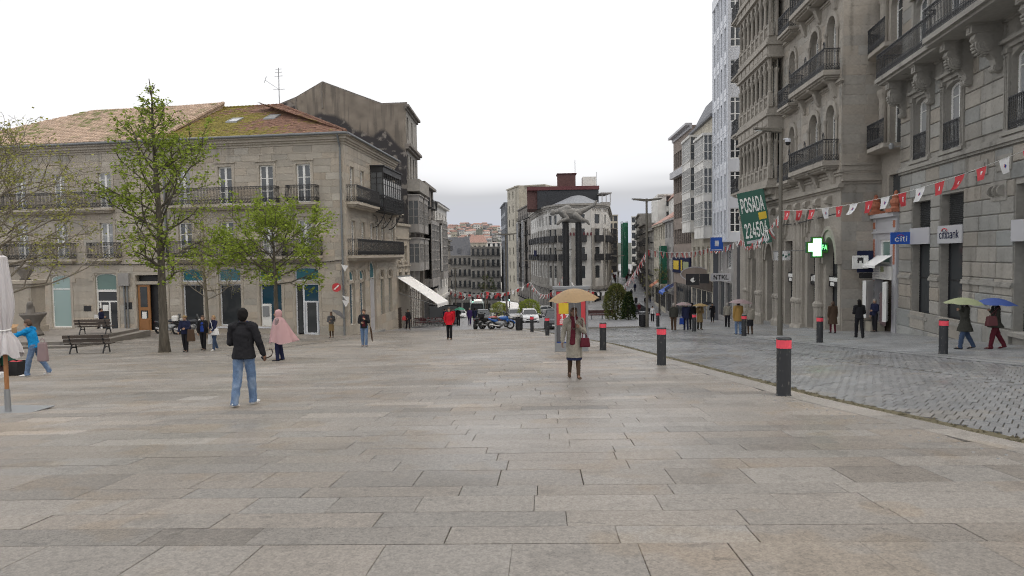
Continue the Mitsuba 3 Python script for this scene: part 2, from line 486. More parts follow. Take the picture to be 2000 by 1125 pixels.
# plaza slabs in courses across the square
rng = R_(11)
ca, sa = math.cos(math.radians(2.7)), math.sin(math.radians(2.7))
slabs, jy = [], 2.4
while jy < 55:
    w = float(rng.choice([0.34, 0.38, 0.42, 0.42, 0.47, 0.62], p=[.2, .25, .2, .15, .12, .08]))
    ru = -44 + rng.uniform(0, 1.2)
    rowtone = rng.uniform(0, 1)
    while ru < 8:
        l = float(rng.uniform(0.7, 1.55)) if w < 0.6 else float(rng.uniform(0.6, 0.95))
        g = 0.003
        c = np.array([[ru + g, jy + g], [ru + l - g, jy + g], [ru + l - g, jy + w - g], [ru + g, jy + w - g]])
        c = c + rng.normal(0, 0.0015, (4, 2))
        q = np.column_stack([c[:, 0] * ca + c[:, 1] * sa, -c[:, 0] * sa + c[:, 1] * ca])
        m = q.mean(0)
        lim = kerb_x(q[:, 1]) - 0.56
        if is_seen(m[0], m[1], 4.5) and q[:, 0].min() < lim.min() - 0.05 and m[1] < 54.2 and not (m[0] < -22.9 and 35.4 < m[1] < 43.1):
            q[:, 0] = np.minimum(q[:, 0], lim)
            tone = 0.35 * rowtone + 0.65 * rng.beta(2.2, 2.2)
            if rng.random() < 0.09:
                tone = tone + rng.choice([0.55, 0.4, -0.15])
            slabs.append((q, rng.normal(0, 0.0012), 0.02, (tone, rng.beta(2, 2))))
        ru += l
    jy += w
lay('plaza', 'paving_slab', slabs, 'granite_slab', small='distant_paving')

# granite edge band with tactile studs, mossy gutter and setts of the road
edge, y = [], 3.0
while y < 57:
    l = rng.uniform(0.9, 1.3)
    y1 = y + l
    x0, x1 = kerb_x(y), kerb_x(y1)
    g = 0.005
    q = np.array([[x0 - 0.55, y + g], [x0 - 0.09, y + g], [x1 - 0.09, y1 - g], [x1 - 0.55, y1 - g]])
    edge.append((q, 0.0, 0.05, (rng.uniform(0.6, 1.1), rng.uniform(0.0, 0.3))))
    y = y1
ys = np.arange(-1, 57.1, 0.8)
kb = MB()
for y0, y1 in zip(ys[:-1], ys[1:]):
    p = [(kerb_x(y0) - 0.09, y0), (kerb_x(y0) + 0.16, y0), (kerb_x(y1) + 0.16, y1), (kerb_x(y1) - 0.09, y1)]
    z = [float(gz(*c)) - 0.012 + rng.normal(0, 0.004) for c in p]
    kb.quad([(c[0], c[1], h) for c, h in zip(p, z)])
put('gutter', kb, 'moss', kind='structure')
tuft = MB()
for k in range(800):
    y = 4 + 45 * rng.random() ** 1.7
    x = kerb_x(y) + rng.uniform(-0.10, 0.17)
    h, w = rng.uniform(0.012, 0.035), rng.uniform(0.015, 0.04)
    a = rng.uniform(0, 3.14)
    b = np.array([x, y, float(gz(x, y)) - 0.014])
    d = np.array([math.cos(a) * w, math.sin(a) * w, 0])
    n = np.array([-d[1], d[0], 0])
    tuft.raw([b - d, b + d, b + n, b - n, b + [rng.normal(0, .01), rng.normal(0, .01), h]], [[0, 2, 4], [2, 1, 4], [1, 3, 4], [3, 0, 4]])
put('moss_tufts', tuft, 'moss', label='yellow green moss growing in the gutter along the road edge', cat='moss', kind='stuff')
lay('kerb_band', 'edge_stone', edge, 'granite_slab')
tag('kerb_band', kind='structure')
stud = MB()
for k in range(300):
    y = 5.2 + k * 0.16
    x = float(kerb_x(y)) - 0.66 - 0.22 * (k % 2) - 0.1
    stud.lathe([(0, 0.008), (0.012, 0.007), (0.018, 0.0)], x, y, 8)
    stud.v[-1][:, 2] += float(gz(x, y))
put(part('kerb_band', 'stud'), stud, 'granite_grey', kind='stuff')

setts = []
th = math.radians(39)
ax, bx_ = np.array([math.sin(th), math.cos(th)]), np.array([math.cos(th), -math.sin(th)])
for r in range(-40, 160):
    off = (r % 2) * 0.078 + rng.uniform(0, 0.02)
    for c in range(-160, 360):
        m = ax * (r * 0.395) + bx_ * (c * 0.155 + off - 14)
        if not (4.5 < m[1] < 50 and kerb_x(m[1]) + 0.22 < m[0] < far_kerb_x(m[1]) - 0.36 and m[0] < 0.76 * m[1] + 6):
            continue
        if abs(m[0] - (9.6 - 0.075 * (m[1] - 15))) < 0.16:
            continue
        ju = rng.normal(0, 0.002, 4)
        h, w = 0.193, 0.070
        q = np.array([m - ax * (h + ju[0]) - bx_ * (w + ju[1]), m - ax * (h + ju[0]) + bx_ * (w + ju[2]), m + ax * (h + ju[3]) + bx_ * (w + ju[2]), m + ax * (h + ju[3]) - bx_ * (w + ju[1])])[::-1]
        setts.append((q, -0.03 + rng.normal(0, 0.0025), 0.022, (rng.beta(2, 2), rng.uniform(0.2, 0.6))))
lay('road', 'sett', setts, 'granite_sett', small='distant_setts')
# drain row along the middle of the road, border stones along both sides
for off, wd, tn, nm in ((None, 0.30, 0.05, 'drain_stone'), (0.2, 0.34, 0.7, 'border_stone')):
    row, y = [], 5.0
    while y < 53:
        l = rng.uniform(0.5, 0.8)
        xc = (lambda v: 9.6 - 0.075 * (v - 15)) if off is None else (lambda v: far_kerb_x(v) - 0.18)
        q = np.array([[xc(y) - wd / 2, y + .006], [xc(y) + wd / 2, y + .006], [xc(y + l) + wd / 2, y + l - .006], [xc(y + l) - wd / 2, y + l - .006]])
        row.append((q, -0.04 if off is None else -0.012, 0.03, (tn * rng.uniform(0.3, 1), 0.4)))
        y += l
    lay('road', nm, row, 'granite_sett' if off is None else 'granite_grey')
# pavement on the right
pav, y = [], 8.0
while y < 54:
    w = 0.6
    x = far_kerb_x(y) + 0.02 + rng.uniform(-0.4, 0)
    while x < 20.3:
        l = rng.uniform(0.7, 1.1)
        q = np.array([[max(x, far_kerb_x(y)) + .005, y + .005], [x + l - .005, y + .005], [x + l - .005, y + w - .005], [max(x, far_kerb_x(y + w)) + .005, y + w - .005]])
        if is_seen(x, y, 7):
            pav.append((q, rng.normal(0, 0.001), 0.02, (rng.uniform(0.1, 0.9), rng.uniform(0.2, 0.6))))
        x += l
    y += w
lay('pavement', 'paving_slab', pav, 'granite_grey', small='distant_paving')
# long drain slot crossing the square
sl = MB()
A0, A1 = np.array([-11.4, 27.0]), np.array([-9.9, 41.5])
d = (A1 - A0) / np.linalg.norm(A1 - A0)
n = np.array([-d[1], d[0]]) * 0.04
for k in range(30):
    a, b = A0 + (A1 - A0) * k / 30, A0 + (A1 - A0) * (k + 1) / 30
    sl.quad([(*c, float(gz(*c)) + 0.006) for c in (a - n, b - n, b + n, a + n)])
put('drain_slot', sl, 'iron', kind='structure')

# far hill with its houses
hx, hy = np.linspace(-700, 500, 61), np.linspace(420, 1500, 41)
HX, HY = np.meshgrid(hx, hy)


def hill_z(x, y):
    p = np.stack([np.asarray(x) * 0.006, np.asarray(y) * 0.006, 0 * np.asarray(x)], -1)
    return -32 + 68 * sm(430, 980, y) * (0.72 + 0.5 * meshkit.fbm(p, 4, 5)) * (0.75 + 0.25 * np.exp(-((np.asarray(x) + 60) / 60.0) ** 2))


a = (np.arange(40)[:, None] * 61 + np.arange(60)).ravel()
M('hill_green', (0.085, 0.09, 0.08), 0.95, spec=0.1)
put('hill', (np.stack([HX, HY, hill_z(HX, HY)], -1).reshape(-1, 3), np.vstack([np.stack([a, a + 1, a + 62], 1), np.stack([a, a + 62, a + 61], 1)])), 'hill_green', True, kind='structure')
rng = R_(4)
for k in range(130):
    y = rng.uniform(720, 1000)
    x = (rng.uniform(850, 1010) - 1000) / 1333 * y
    w, dp, h = rng.uniform(4.5, 8), rng.uniform(5, 7), rng.uniform(4, 9)
    z = float(hill_z(x, y)) - 1.5
    f = at_place(x, y, rng.uniform(-40, 40), z)
    wl = k % 4
    K = thing('hill_house', f'tiny {["white", "cream", "grey", "white"][wl]} house with a {"dull red" if k % 5 else "slate grey"} roof on the far hillside beyond the left-hand street', 'house', 'houses on the far hillside')
    put(part(K, 'wall'), MB(f).box(-w / 2, w / 2, -dp / 2, dp / 2, 0, h), ['plaster_white', 'plaster_cream', 'plaster_grey', 'plaster_white'][k % 4])
    rf = MB(f)
    v = [(-w / 2 - .4, -dp / 2 - .4, h), (w / 2 + .4, -dp / 2 - .4, h), (w / 2 + .4, dp / 2 + .4, h), (-w / 2 - .4, dp / 2 + .4, h), (-w / 2 - .4, 0, h + 1.7), (w / 2 + .4, 0, h + 1.7)]
    rf.raw(v, [[0, 1, 5], [0, 5, 4], [2, 3, 4], [2, 4, 5], [0, 4, 3], [1, 2, 5], [0, 2, 1], [0, 3, 2]], (rng.random(), 0.1))
    put(part(K, 'roof'), rf, 'tile_red' if k % 5 else 'slate')
    wn = MB(f)
    for q in range(int(h // 3)):
        for s in (-0.28, 0.02, 0.3):
            wn.box(w * s - .5, w * s + .5, -dp / 2 - .06, -dp / 2 + .1, 1 + q * 3, 2.4 + q * 3)
    put(part(K, 'windows'), wn, 'glass', kind='stuff')

# ---------------------------------------------------------------- building helpers
BLOCKS = {}


def wall(mb, u0, u1, z0, z1, ops, thick=0.35, back=0.0):
    """a wall slab of real thickness with openings (u0, u1, z0, z1); its face at depth `back`"""
    us = sorted({u0, u1, *[min(max(c, u0), u1) for o in ops for c in o[:2]]})
    for a, b in zip(us[:-1], us[1:]):
        if b - a < 1e-4:
            continue
        mid, z = (a + b) / 2, z0
        for o in sorted([o for o in ops if o[0] < mid < o[1] and o[3] > z0 and o[2] < z1], key=lambda o: o[2]):
            if o[2] > z + 1e-4:
                mb.box(a, b, back, back + thick, z, o[2])
            z = max(z, o[3])
        if z1 > z + 1e-4:
            mb.box(a, b, back, back + thick, z, z1)
    return mb


def blocks(K, fr, u0, u1, z0, z1, ch, bl, ops, rng, proud=0.018, joint=0.012, vary=0.25, cham=0.0):
    """dressed stones laid in courses round the openings, proud of the wall behind them"""
    n = max(1, round((z1 - z0) / ch))
    h = (z1 - z0) / n
    L = BLOCKS.setdefault(K, [])
    for r in range(n):
        a, b = z0 + r * h, z0 + (r + 1) * h
        cut = [(o[0], o[1]) for o in ops if o[2] < b - 0.03 and o[3] > a + 0.03]
        us, x = [], u0 + (bl * rng.uniform(0.2, 1.0))
        segs, s = [], u0
        for c in sorted(cut):
            if c[0] > s:
                segs.append((s, c[0]))
            s = max(s, c[1])
        if s < u1:
            segs.append((s, u1))
        for s0, s1 in segs:
            x = s0
            while x < s1 - 1e-3:
                l = bl * rng.uniform(1 - vary, 1 + vary)
                e = x + l if s1 - (x + l) > bl * 0.45 else s1
                if e - x > 0.05:
                    L.append((fr, x + joint / 2, e - joint / 2, a + joint / 2, b - joint / 2, proud + rng.normal(0, 0.0025), (rng.beta(2.2, 2.2), rng.beta(2, 2)), cham))
                x = e


def lay_blocks(K, mat, name='stone_block', limit=300):
    L = BLOCKS.pop(K, [])

    def size(t):
        c = t[0](np.array([(t[1] + t[2]) / 2, 0, (t[3] + t[4]) / 2]))
        hidden = 0.2 if not -0.76 < c[0] / max(c[1], 1) < 0.77 or c[2] > 1.68 + 0.36 * c[1] else 1
        return hidden * (t[2] - t[1]) * (t[4] - t[3]) / np.dot(c[:2], c[:2])
    rest = MB()
    for k, (fr, a, b, c, d, p, tone, cham) in enumerate(sorted(L, key=size, reverse=True)):
        g = cham or 0.008
        v = [(a, 0.01, c), (b, 0.01, c), (b, 0.01, d), (a, 0.01, d), (a, -p + g, c), (b, -p + g, c), (b, -p + g, d), (a, -p + g, d), (a + g, -p, c + g), (b - g, -p, c + g), (b - g, -p, d - g), (a + g, -p, d - g)]
        f = [[8, 9, 10], [8, 10, 11]]
        for e in range(4):
            n = (e + 1) % 4
            f += [[e, n, n + 4], [e, n + 4, e + 4], [e + 4, n + 4, n + 8], [e + 4, n + 8, e + 8]]
        if k < limit:
            put(part(K, name), MB(fr).raw(v, f, tone), mat)
        else:
            rest.raw(v, f, tone, fr)
    if rest.v:
        put(part(K, 'blockwork'), rest, mat, kind='stuff')


def window(K, fr, u0, u1, z0, z1, depth=0.16, frame='white_paint', glass='glass_mid', cols=2, rows=(0.33, 0.66), arch=0.0, fw=0.07, name='window', panes=True, lab=None, back=True, bars=0.035):
    """frame with glazing bars set back in the opening, a pane behind each leaf; arch: rise of a segmental head"""
    w = part(K, name)
    f = MB(fr)
    y0, y1 = depth, depth + 0.07
    cw = (u1 - u0) / cols
    if arch:
        th = np.linspace(0, np.pi, 15)
        top = [((u0 + u1) / 2 + math.cos(t) * (u1 - u0) / 2, z1 - arch + math.sin(t) * arch) for t in th]
        pg = Polygon([(u0, z0), (u1, z0)] + top)
        inner = pg.buffer(-fw, join_style=2)
        for c in range(1, cols):
            inner = inner.difference(sbox(u0 + c * cw - fw / 2, z0, u0 + c * cw + fw / 2, z1))
        for r in rows:
            z = z0 + (z1 - z0) * r
            inner = inner.difference(sbox(u0, z - bars / 2, u1, z + bars / 2))
        f.poly(pg.difference(inner), y0, y1)
        spandrel = sbox(u0, z1 - arch - 0.02, u1, z1 + 0.01).difference(pg)
        if back and spandrel.area > 0:
            put(part(K, 'window_head'), MB(fr).poly(spandrel, 0.004, depth + 0.1), back if isinstance(back, str) else 'stone_beige')
        gl = MB(fr).poly(pg.buffer(-fw * 0.6, join_style=2), y0 + 0.03, y0 + 0.045)
        put(w, f, frame, label=lab)
        put(part(w, 'pane'), gl, glass)
        return w
    f.box(u0, u0 + fw, y0, y1, z0, z1).box(u1 - fw, u1, y0, y1, z0, z1).box(u0 + fw, u1 - fw, y0, y1, z0, z0 + fw * 1.3).box(u0 + fw, u1 - fw, y0, y1, z1 - fw, z1)
    for c in range(1, cols):
        f.box(u0 + c * cw - fw * 0.8, u0 + c * cw + fw * 0.8, y0 - 0.008, y1, z0 + fw * 1.3, z1 - fw)
    for c in range(cols):
        for r in rows:
            z = z0 + (z1 - z0) * r
            f.box(u0 + c * cw + fw * 0.8, u0 + (c + 1) * cw - fw * 0.8, y0 + 0.01, y1 - 0.01, z - bars / 2, z + bars / 2)
    put(w, f, frame, label=lab)
    for c in range(cols if panes else 1):
        a, b = (u0 + c * cw + fw * 0.5, u0 + (c + 1) * cw - fw * 0.5) if panes else (u0 + fw / 2, u1 - fw / 2)
        put(part(w, 'pane'), MB(fr).box(a, b, y0 + 0.028, y0 + 0.042, z0 + fw * 0.5, z1 - fw * 0.5), glass)
    return w


def far_window(K, fr, u0, u1, z0, z1, glass='glass', depth=0.2, frame=None):
    w = part(K, 'window')
    if frame:
        f = MB(fr)
        t = 0.09
        f.box(u0, u0 + t, depth - .05, depth + .05, z0, z1).box(u1 - t, u1, depth - .05, depth + .05, z0, z1).box(u0 + t, u1 - t, depth - .05, depth + .05, z1 - t, z1).box(u0 + t, u1 - t, depth - .05, depth + .05, z0, z0 + t)
        m = (u0 + u1) / 2
        f.box(m - t / 2, m + t / 2, depth - .045, depth + .045, z0 + t, z1 - t)
        put(w, f, frame)
        put(part(w, 'pane'), MB(fr).box(u0 + t / 2, u1 - t / 2, depth, depth + .02, z0 + t / 2, z1 - t / 2), glass)
    else:
        put(w, MB(fr).box(u0, u1, depth, depth + .04, z0, z1), glass)
    return w


def rail_path(mb, pts, z, h, gap=0.13, r=0.016, band=True, belly=0.0):
    """an iron railing along a plan path (u, v): handrail, bottom rail, bars with a ring band"""
    p = np.asarray(pts, float)
    for a, b in zip(p[:-1], p[1:]):
        L = np.linalg.norm(b - a)
        P = lambda t, zz: (*(a + (b - a) * t), zz)
        mb.tube([P(0, z + h), P(1, z + h)], 0.032, 4).tube([P(0, z + 0.07), P(1, z + 0.07)], 0.02, 4)
        if band:
            mb.tube([P(0, z + h - 0.16), P(1, z + h - 0.16)], 0.014, 4).tube([P(0, z + 0.34), P(1, z + 0.34)], 0.014, 4)
        n = max(2, int(L / gap))
        nv = np.array([(b - a)[1], -(b - a)[0]]) / max(L, 1e-6)
        for k in range(n + 1):
            t = k / n
            if belly:
                q = a + (b - a) * t
                o = nv * belly
                mb.tube([(*q, z + .07), (*(q + o), z + .25), (*(q + o * .6), z + .5), (*q, z + h)], r, 3, cap=False)
            else:
                mb.tube([P(t, z + 0.07), P(t, z + h)], r, 4, cap=False)
            if band and k < n:
                tm = (k + .5) / n
                mb.tube([P(t, z + .07), P(tm, z + .2), P((k + 1) / n, z + .34)], r * .9, 3, cap=False)
                mb.tube([P((k + 1) / n, z + .07), P(tm, z + .2), P(t, z + .34)], r * .9, 3, cap=False)
                mb.tube([P(t, z + h - .16), P(tm, z + h - .04), P((k + 1) / n, z + h - .16)], r * .8, 3, cap=False)
    return mb


def balcony(K, fr, u0, u1, z, depth, h=1.15, slab='stone_beige', slab_t=0.16, belly=0.0, iron='iron', name='balcony', gap=0.13, mould=True):
    B = part(K, name)
    s = MB(fr).box(u0 - .05, u1 + .05, -depth - .05, 0.05, z - slab_t, z)
    if mould:
        s.box(u0 + .05, u1 - .05, -depth + .08, 0.05, z - slab_t - .10, z - slab_t).box(u0 + .15, u1 - .15, -depth + .22, 0.05, z - slab_t - .19, z - slab_t - .10)
    put(B, s, slab)
    put(part(B, 'railing'), rail_path(MB(fr), [(u0, 0), (u0, -depth), (u1, -depth), (u1, 0)], z, h, gap=gap, belly=belly), iron)
    return B


def mouldings(mb, fr_u0, u1, z, steps, ret0=0.0, ret1=0.0):
    """stacked cornice courses: steps of (height, projection) upwards from z"""
    for h, p in steps:
        mb.box(fr_u0 - p * ret0, u1 + p * ret1, -p, 0.05, z, z + h)
        z += h
    return mb


# ---------------------------------------------------------------- the two stone houses on the left
FA, FAS = Frame(-11.25, 46.5, .986, -.164), Frame(-11.25, 46.5, .072, .997)
rng = R_(21)
C = thing('corner_house', 'beige corner stone house with a mossy red tiled roof and teal shop fanlights', 'building')
upA = [(-3.47, -2.42), (-6.2, -5.15), (-9.3, -8.25), (-12.5, -11.45)]
gfA = [(-3.8, -2.05), (-6.45, -4.8), (-9.55, -7.85), (-12.4, -10.75)]
ops = [(a, b, 5.42, 8.05) for a, b in upA] + [(a, b, 1.78, 4.25) for a, b in upA] + [(gfA[0][0], gfA[0][1], -3.75, .98)] + [(a, b, -3.12, .98) for a, b in gfA[1:]]
wb = wall(MB(FA), -13.4, 0, -5.2, 9.3, ops, 0.4)
opsS = [(1.2, 2.1, 5.45, 7.95), (3.65, 4.6, 5.45, 7.95), (12.7, 13.6, 5.45, 7.95)] + [(u, u + .95, 1.75, 4.2) for u in (1.2, 3.6, 6.0, 7.6, 9.2, 12.6)]
gs = [(.45, 1.7), (2.9, 4.15), (5.5, 7.2), (8.6, 9.7), (11.2, 12.3)]
opsS += [(gs[0][0], gs[0][1], -3.2, .7), (gs[1][0], gs[1][1], -3.2, .7), (gs[2][0], gs[2][1], -4.3, 1.3), (gs[3][0], gs[3][1], -3.3, .55), (gs[4][0], gs[4][1], -3.2, .5)]
wb.fr = FAS
wall(wb, 0.4, 14.2, -6.6, 9.3, opsS, 0.4)
wb.fr = FA
wb.box(-13.4, -1.3, 13.8, 14.2, -6, 9.6).box(-13.4, -13.0, .4, 13.8, -6, 9.6)
put(part(C, 'wall'), wb, 'stone_beige')
blocks(C, FA, -13.4, -.02, -3.05, 9.3, 0.47, 1.15, [(a - .2, b + .2, c, d + .22) for a, b, c, d in ops], rng, 0.026, 0.02)
blocks(C, FAS, 0.02, 14.2, -3.05, 9.3, 0.47, 1.15, [(a - .16, b + .16, c, d + .2) for a, b, c, d in opsS], rng, 0.026, 0.02)
blocks(C, FA, -13.4, -.02, -5.0, -3.07, 0.64, 1.6, [(gfA[0][0] - .1, gfA[0][1] + .1, -5, 0)], rng, 0.06)
blocks(C, FAS, .05, 14.2, -6.0, -3.07, 0.7, 1.6, [(gs[2][0] - .1, gs[2][1] + .1, -6, 0)], rng, 0.06)
lay_blocks(C, 'stone_beige')
for (a, b), (z0, z1) in [(w, z) for w in upA for z in ((5.42, 8.05), (1.78, 4.25))]:
    put(part(C, 'window_surround'), MB(FA).box(a - .2, a, -.045, .2, z0, z1).box(b, b + .2, -.045, .2, z0, z1).box(a - .2, b + .2, -.045, .2, z1, z1 + .22).box(a - .26, b + .26, -.13, .1, z1 + .22, z1 + .31), 'stone_beige')
for a, b in gfA:
    for q in (a - .2, b):
        put(part(C, 'jamb'), MB(FA).box(q, q + .2, -.04, .2, -3.1, .98), 'stone_beige')
for a, b, z0, z1 in opsS:
    put(part(C, 'window_surround'), MB(FAS).box(a - .16, a, -.045, .2, max(z0, -3.1), z1).box(b, b + .16, -.045, .2, max(z0, -3.1), z1).box(a - .16, b + .16, -.045, .2, z1, z1 + .2), 'stone_beige')


def arch_hood(K, fr, a, b, z, rise, mat='stone_beige', t=.2, proud=.07):
    th = np.linspace(0, np.pi, 17)
    m, r = (a + b) / 2, (b - a) / 2 + .22
    o = [(m + math.cos(q) * (r + t), z + math.sin(q) * (rise + t)) for q in th]
    i_ = [(m + math.cos(q) * r, z + math.sin(q) * rise) for q in th[::-1]]
    mb = MB(fr).poly(Polygon(o + i_), -proud, .02)
    mb.box(m - r - t - .05, m - r + .12, -proud - .03, .02, z - .3, z - .002).box(m + r - .12, m + r + t + .05, -proud - .03, .02, z - .3, z - .002)
    put(part(K, 'arch_moulding'), mb, mat)


for k, (a, b) in enumerate(upA):
    window(C, FA, a, b, 5.42, 8.05, .12, fw=.1, bars=.05, glass='glass_mid' if k != 3 else 'glass_curtain')
    window(C, FA, a, b, 1.78, 4.25, .12, fw=.1, bars=.05, glass='glass_curtain' if k < 2 else 'glass_mid')
for k, (a, b) in enumerate(gfA):
    window(C, FA, a, b, .05, .98, .12, 'white_metal', 'glass_teal', 1, (), arch=.22, name='fanlight', lab='teal segmental fanlight over the shop opening')
    arch_hood(C, FA, a, b, .72, .5)
    put(part(C, 'transom'), MB(FA).box(a, b, .02, .25, -.14, .05), 'stone_beige')
a, b = gfA[0]
D = part(C, 'door')
put(D, MB(FA).box(a, a + .09, .1, .2, -3.7, -.14).box(b - .09, b, .1, .2, -3.7, -.14).box(a + .09, b - .09, .1, .2, -.24, -.14).box(a + .52, a + .64, .1, .2, -3.7, -.24).box(a + .64, b - .09, .1, .2, -1.45, -1.35).box(a + .68, b - .13, .09, .17, -3.7, -3.55).box(a + .68, a + .80, .09, .17, -3.55, -1.45).box(b - .25, b - .13, .09, .17, -3.55, -1.45), 'white_metal', label='white framed glass shop door beside the corner')
for q in ((a + .09, a + .52, -3.6, -.24), (a + .64, b - .09, -1.35, -.24), (a + .8, b - .25, -3.55, -1.45)):
    put(part(D, 'pane'), MB(FA).box(q[0], q[1], .14, .15, q[2], q[3]), 'glass_petrol' if q[2] > -2 else 'glass')
for k, (a, b) in enumerate(gfA[1:]):
    window(C, FA, a, b, -3.1, -.14, .2, 'white_metal', ['glass_petrol', 'glass', 'glass'][k], 1, (), fw=.09, name='shop_window')
for a, b in gfA[1:]:
    put(part(C, 'window_sill'), MB(FA).box(a - .15, b + .15, -.1, .2, -3.24, -3.121), 'white_metal')
a = gfA[1][0]
put(part(C, 'cash_machine'), MB(FA).box(a + .06, a + .75, .1, .3, -3.1, -1.55), 'white_paint', label='pale cash machine panel set low in the shop window')
put(part(part(C, 'cash_machine_screen'), 'bezel'), MB(FA).box(a + .17, a + .64, .06, .09, -2.45, -1.7), 'grey_metal')
for k, (a, b) in enumerate(upA):
    if k < 3:
        balcony(C, FA, a - .75, b + .72, 1.75, .55, belly=.1, gap=.11)
balcony(C, FA, upA[3][0] - .7, upA[3][1] + .7, 1.75, .55, belly=.1, gap=.11)
balcony(C, FA, -3.95, -1.85, 5.4, .6, belly=.1, gap=.11)
balcony(C, FA, -12.95, -4.75, 5.4, .6, belly=.1, gap=.11)
balcony(C, FAS, .3, 13.9, 1.72, .75, belly=.05, gap=.12)
balcony(C, FAS, .3, 6.0, 5.4, .75, belly=.08, gap=.12)
balcony(C, FAS, 12.5, 13.9, 5.4, .75, belly=.08, gap=.12)
for u, v, z0, z1 in opsS[:9]:
    window(C, FAS, u, v, z0, z1, .12, fw=.1, bars=.05, glass='glass_mid')
for k, (a, b) in enumerate(gs):
    top = opsS[9 + k][3]
    if k == 2:
        window(C, FAS, a, b, -.05, top, .12, 'white_paint', 'glass_teal', 1, (), arch=.85, name='fanlight', lab='tall round headed teal fanlight over the side door')
        d = part(C, 'door')
        put(d, MB(FAS).box(a, b, .12, .22, -4.3, -.1).box(a + .1, b - .1, .09, .12, -4.1, -3.2).box(a + .1, b - .1, .09, .12, -3.0, -.3), 'sign_grey', label='tall pale grey side door under the round fanlight')
        put(part(C, 'door_step'), MB(FAS).box(a - .5, b + .4, -.6, .1, -6, float(gz(-10.6, 53)) + .12), 'granite_grey')
    else:
        window(C, FAS, a, b, -.02, top, .12, 'white_paint' if k < 2 else 'stone_beige', 'glass_teal' if k < 2 else 'glass', 1, (), arch=.5, name='fanlight')
        window(C, FAS, a, b, -3.15, -.2, .18, 'white_paint' if k < 2 else 'grey_metal', 'glass_petrol' if k < 2 else 'glass_green', 1, (), name='shop_window')
        put(part(C, 'transom'), MB(FAS).box(a, b, .02, .25, -.2, -.02), 'stone_beige')
    arch_hood(C, FAS, a, b, top - .35, .6 if k == 2 else .45, t=.16)
corn = mouldings(MB(FA), -13.4, 0, 9.3, [(.16, .08), (.14, .2), (.2, .34), (.12, .5)], 0, 1)
corn.fr = FAS
mouldings(corn, 0.06, 14.2, 9.3, [(.16, .08), (.14, .18), (.2, .28), (.12, .38)])
for z0, z1, q in ((8.75, 8.83, .05), (1.36, 1.5, .07)):
    put(part(C, 'string_course'), MB(FA).box(-13.4, -.02, -q, .02, z0, z1), 'stone_beige')
    put(part(C, 'string_course'), MB(FAS).box(.05, 14.2, -q, .02, z0, z1), 'stone_beige')
    put(part('row_house', 'string_course'), MB(FA).box(-33, -13.45, -q, .02, z0, z1), 'stone_beige')
put(part(C, 'cornice'), corn, 'stone_beige')
gut = MB(FA).tube([(-13.45, -.58, 9.98), (.46, -.58, 9.93)], .085, 8)
gut.fr = FAS
gut.tube([(-.58, -.46, 9.93), (14.3, -.46, 9.98)], .085, 8)
put(part(C, 'gutter'), gut, 'pipe_grey')
dp = MB(FA).tube([(-.2, -.56, 9.9), (-.25, -.1, 9.2), (-.22, -.1, 9.0), (-.22, -.1, -3.75)], .065, 8)
put(part(C, 'downpipe'), dp, 'pipe_grey')
put(part(C, 'downpipe'), MB(FA).tube([(-13.42, -.56, 9.9), (-13.42, -.12, 9.1), (-13.42, -.12, 1.6)], .07, 8), 'pipe_grey')


def roof_tiles(mb, fr, poly, eave_y, eave_z, slope, tw, tl, rng, barrel=False, lift=.03):
    """rows of single tiles on a roof plane rising into the house from the eave; poly: outline in (u, distance up the slope in plan)"""
    from shapely import contains_xy
    u0, v0, u1, v1 = poly.bounds
    pl = tl / math.sqrt(1 + slope * slope)
    for r in range(int((v1 - v0) / pl) + 1):
        v = v0 + r * pl
        us = np.arange(u0, u1, tw) + (0 if barrel else (r % 2) * tw / 2)
        ok = contains_xy(poly, us + tw / 2, np.full(len(us), v + pl / 2))
        z = eave_z + slope * v
        for u in us[ok]:
            j = rng.normal(0, .006)
            tone = (rng.beta(2, 2), rng.random())
            if barrel:
                g = np.linspace(0, np.pi, 5)
                h = np.sin(g) * tw * .36
                x = u + tw / 2 - np.cos(g) * tw * .56
                lo = np.column_stack([x, np.full(5, eave_y + v - .04), z + h + lift + j])
                hi = np.column_stack([u + tw / 2 - np.cos(g) * tw * .46, np.full(5, eave_y + v + pl), z + slope * pl + h * .8 + j])
                f = [[k, k + 1, k + 6] for k in range(4)] + [[k, k + 6, k + 5] for k in range(4)] + [[0, 2, 1], [0, 4, 2], [2, 4, 3]]
                mb.raw(np.vstack([lo, hi]), f, tone, fr)
            else:
                a, b, c, d = u + .006, u + tw - .006, eave_y + v - .03, eave_y + v + pl
                zz = z + lift + j
                mb.raw([(a, c, zz), (b, c, zz), (b, d, z + slope * pl + .004 + j), (a, d, z + slope * pl + .004 + j), (a, c, zz - lift), (b, c, zz - lift)], [[0, 1, 2], [0, 2, 3], [4, 5, 1], [4, 1, 0], [0, 3, 4], [1, 5, 2]], tone, fr)
    return mb


# hip roof: ridge 8 m in, falling to the front, the street side and the back
zr, ze = 13.85, 10.02
rb = MB(FA)
P = [(-13.5, -.55, ze), (.42, -.55, ze), (-.92, 14.4, ze), (-13.5, 14.4, ze), (-13.5, 7.6, zr), (-8.4, 7.6, zr)]
rb.raw(P, [[0, 1, 5], [0, 5, 4], [1, 2, 5], [2, 3, 4], [2, 4, 5], [0, 4, 3], [0, 2, 1], [0, 3, 2]], (.3, .3))
rf = put(part(C, 'roof'), rb, 'tile_mossy')
sl_ = (zr - ze) / 8.15
tm = roof_tiles(MB(), FA, Polygon([(-13.5, 0), (.42, 0), (-8.4, 8.15), (-13.5, 8.15)]), -.55, ze + .01, sl_, .24, .30, rng)
FH = Frame(*FA(np.array([.42, -.55, 0]))[:2], *(FA(np.array([-.92, 14.4, 0])) - FA(np.array([.42, -.55, 0])))[:2])
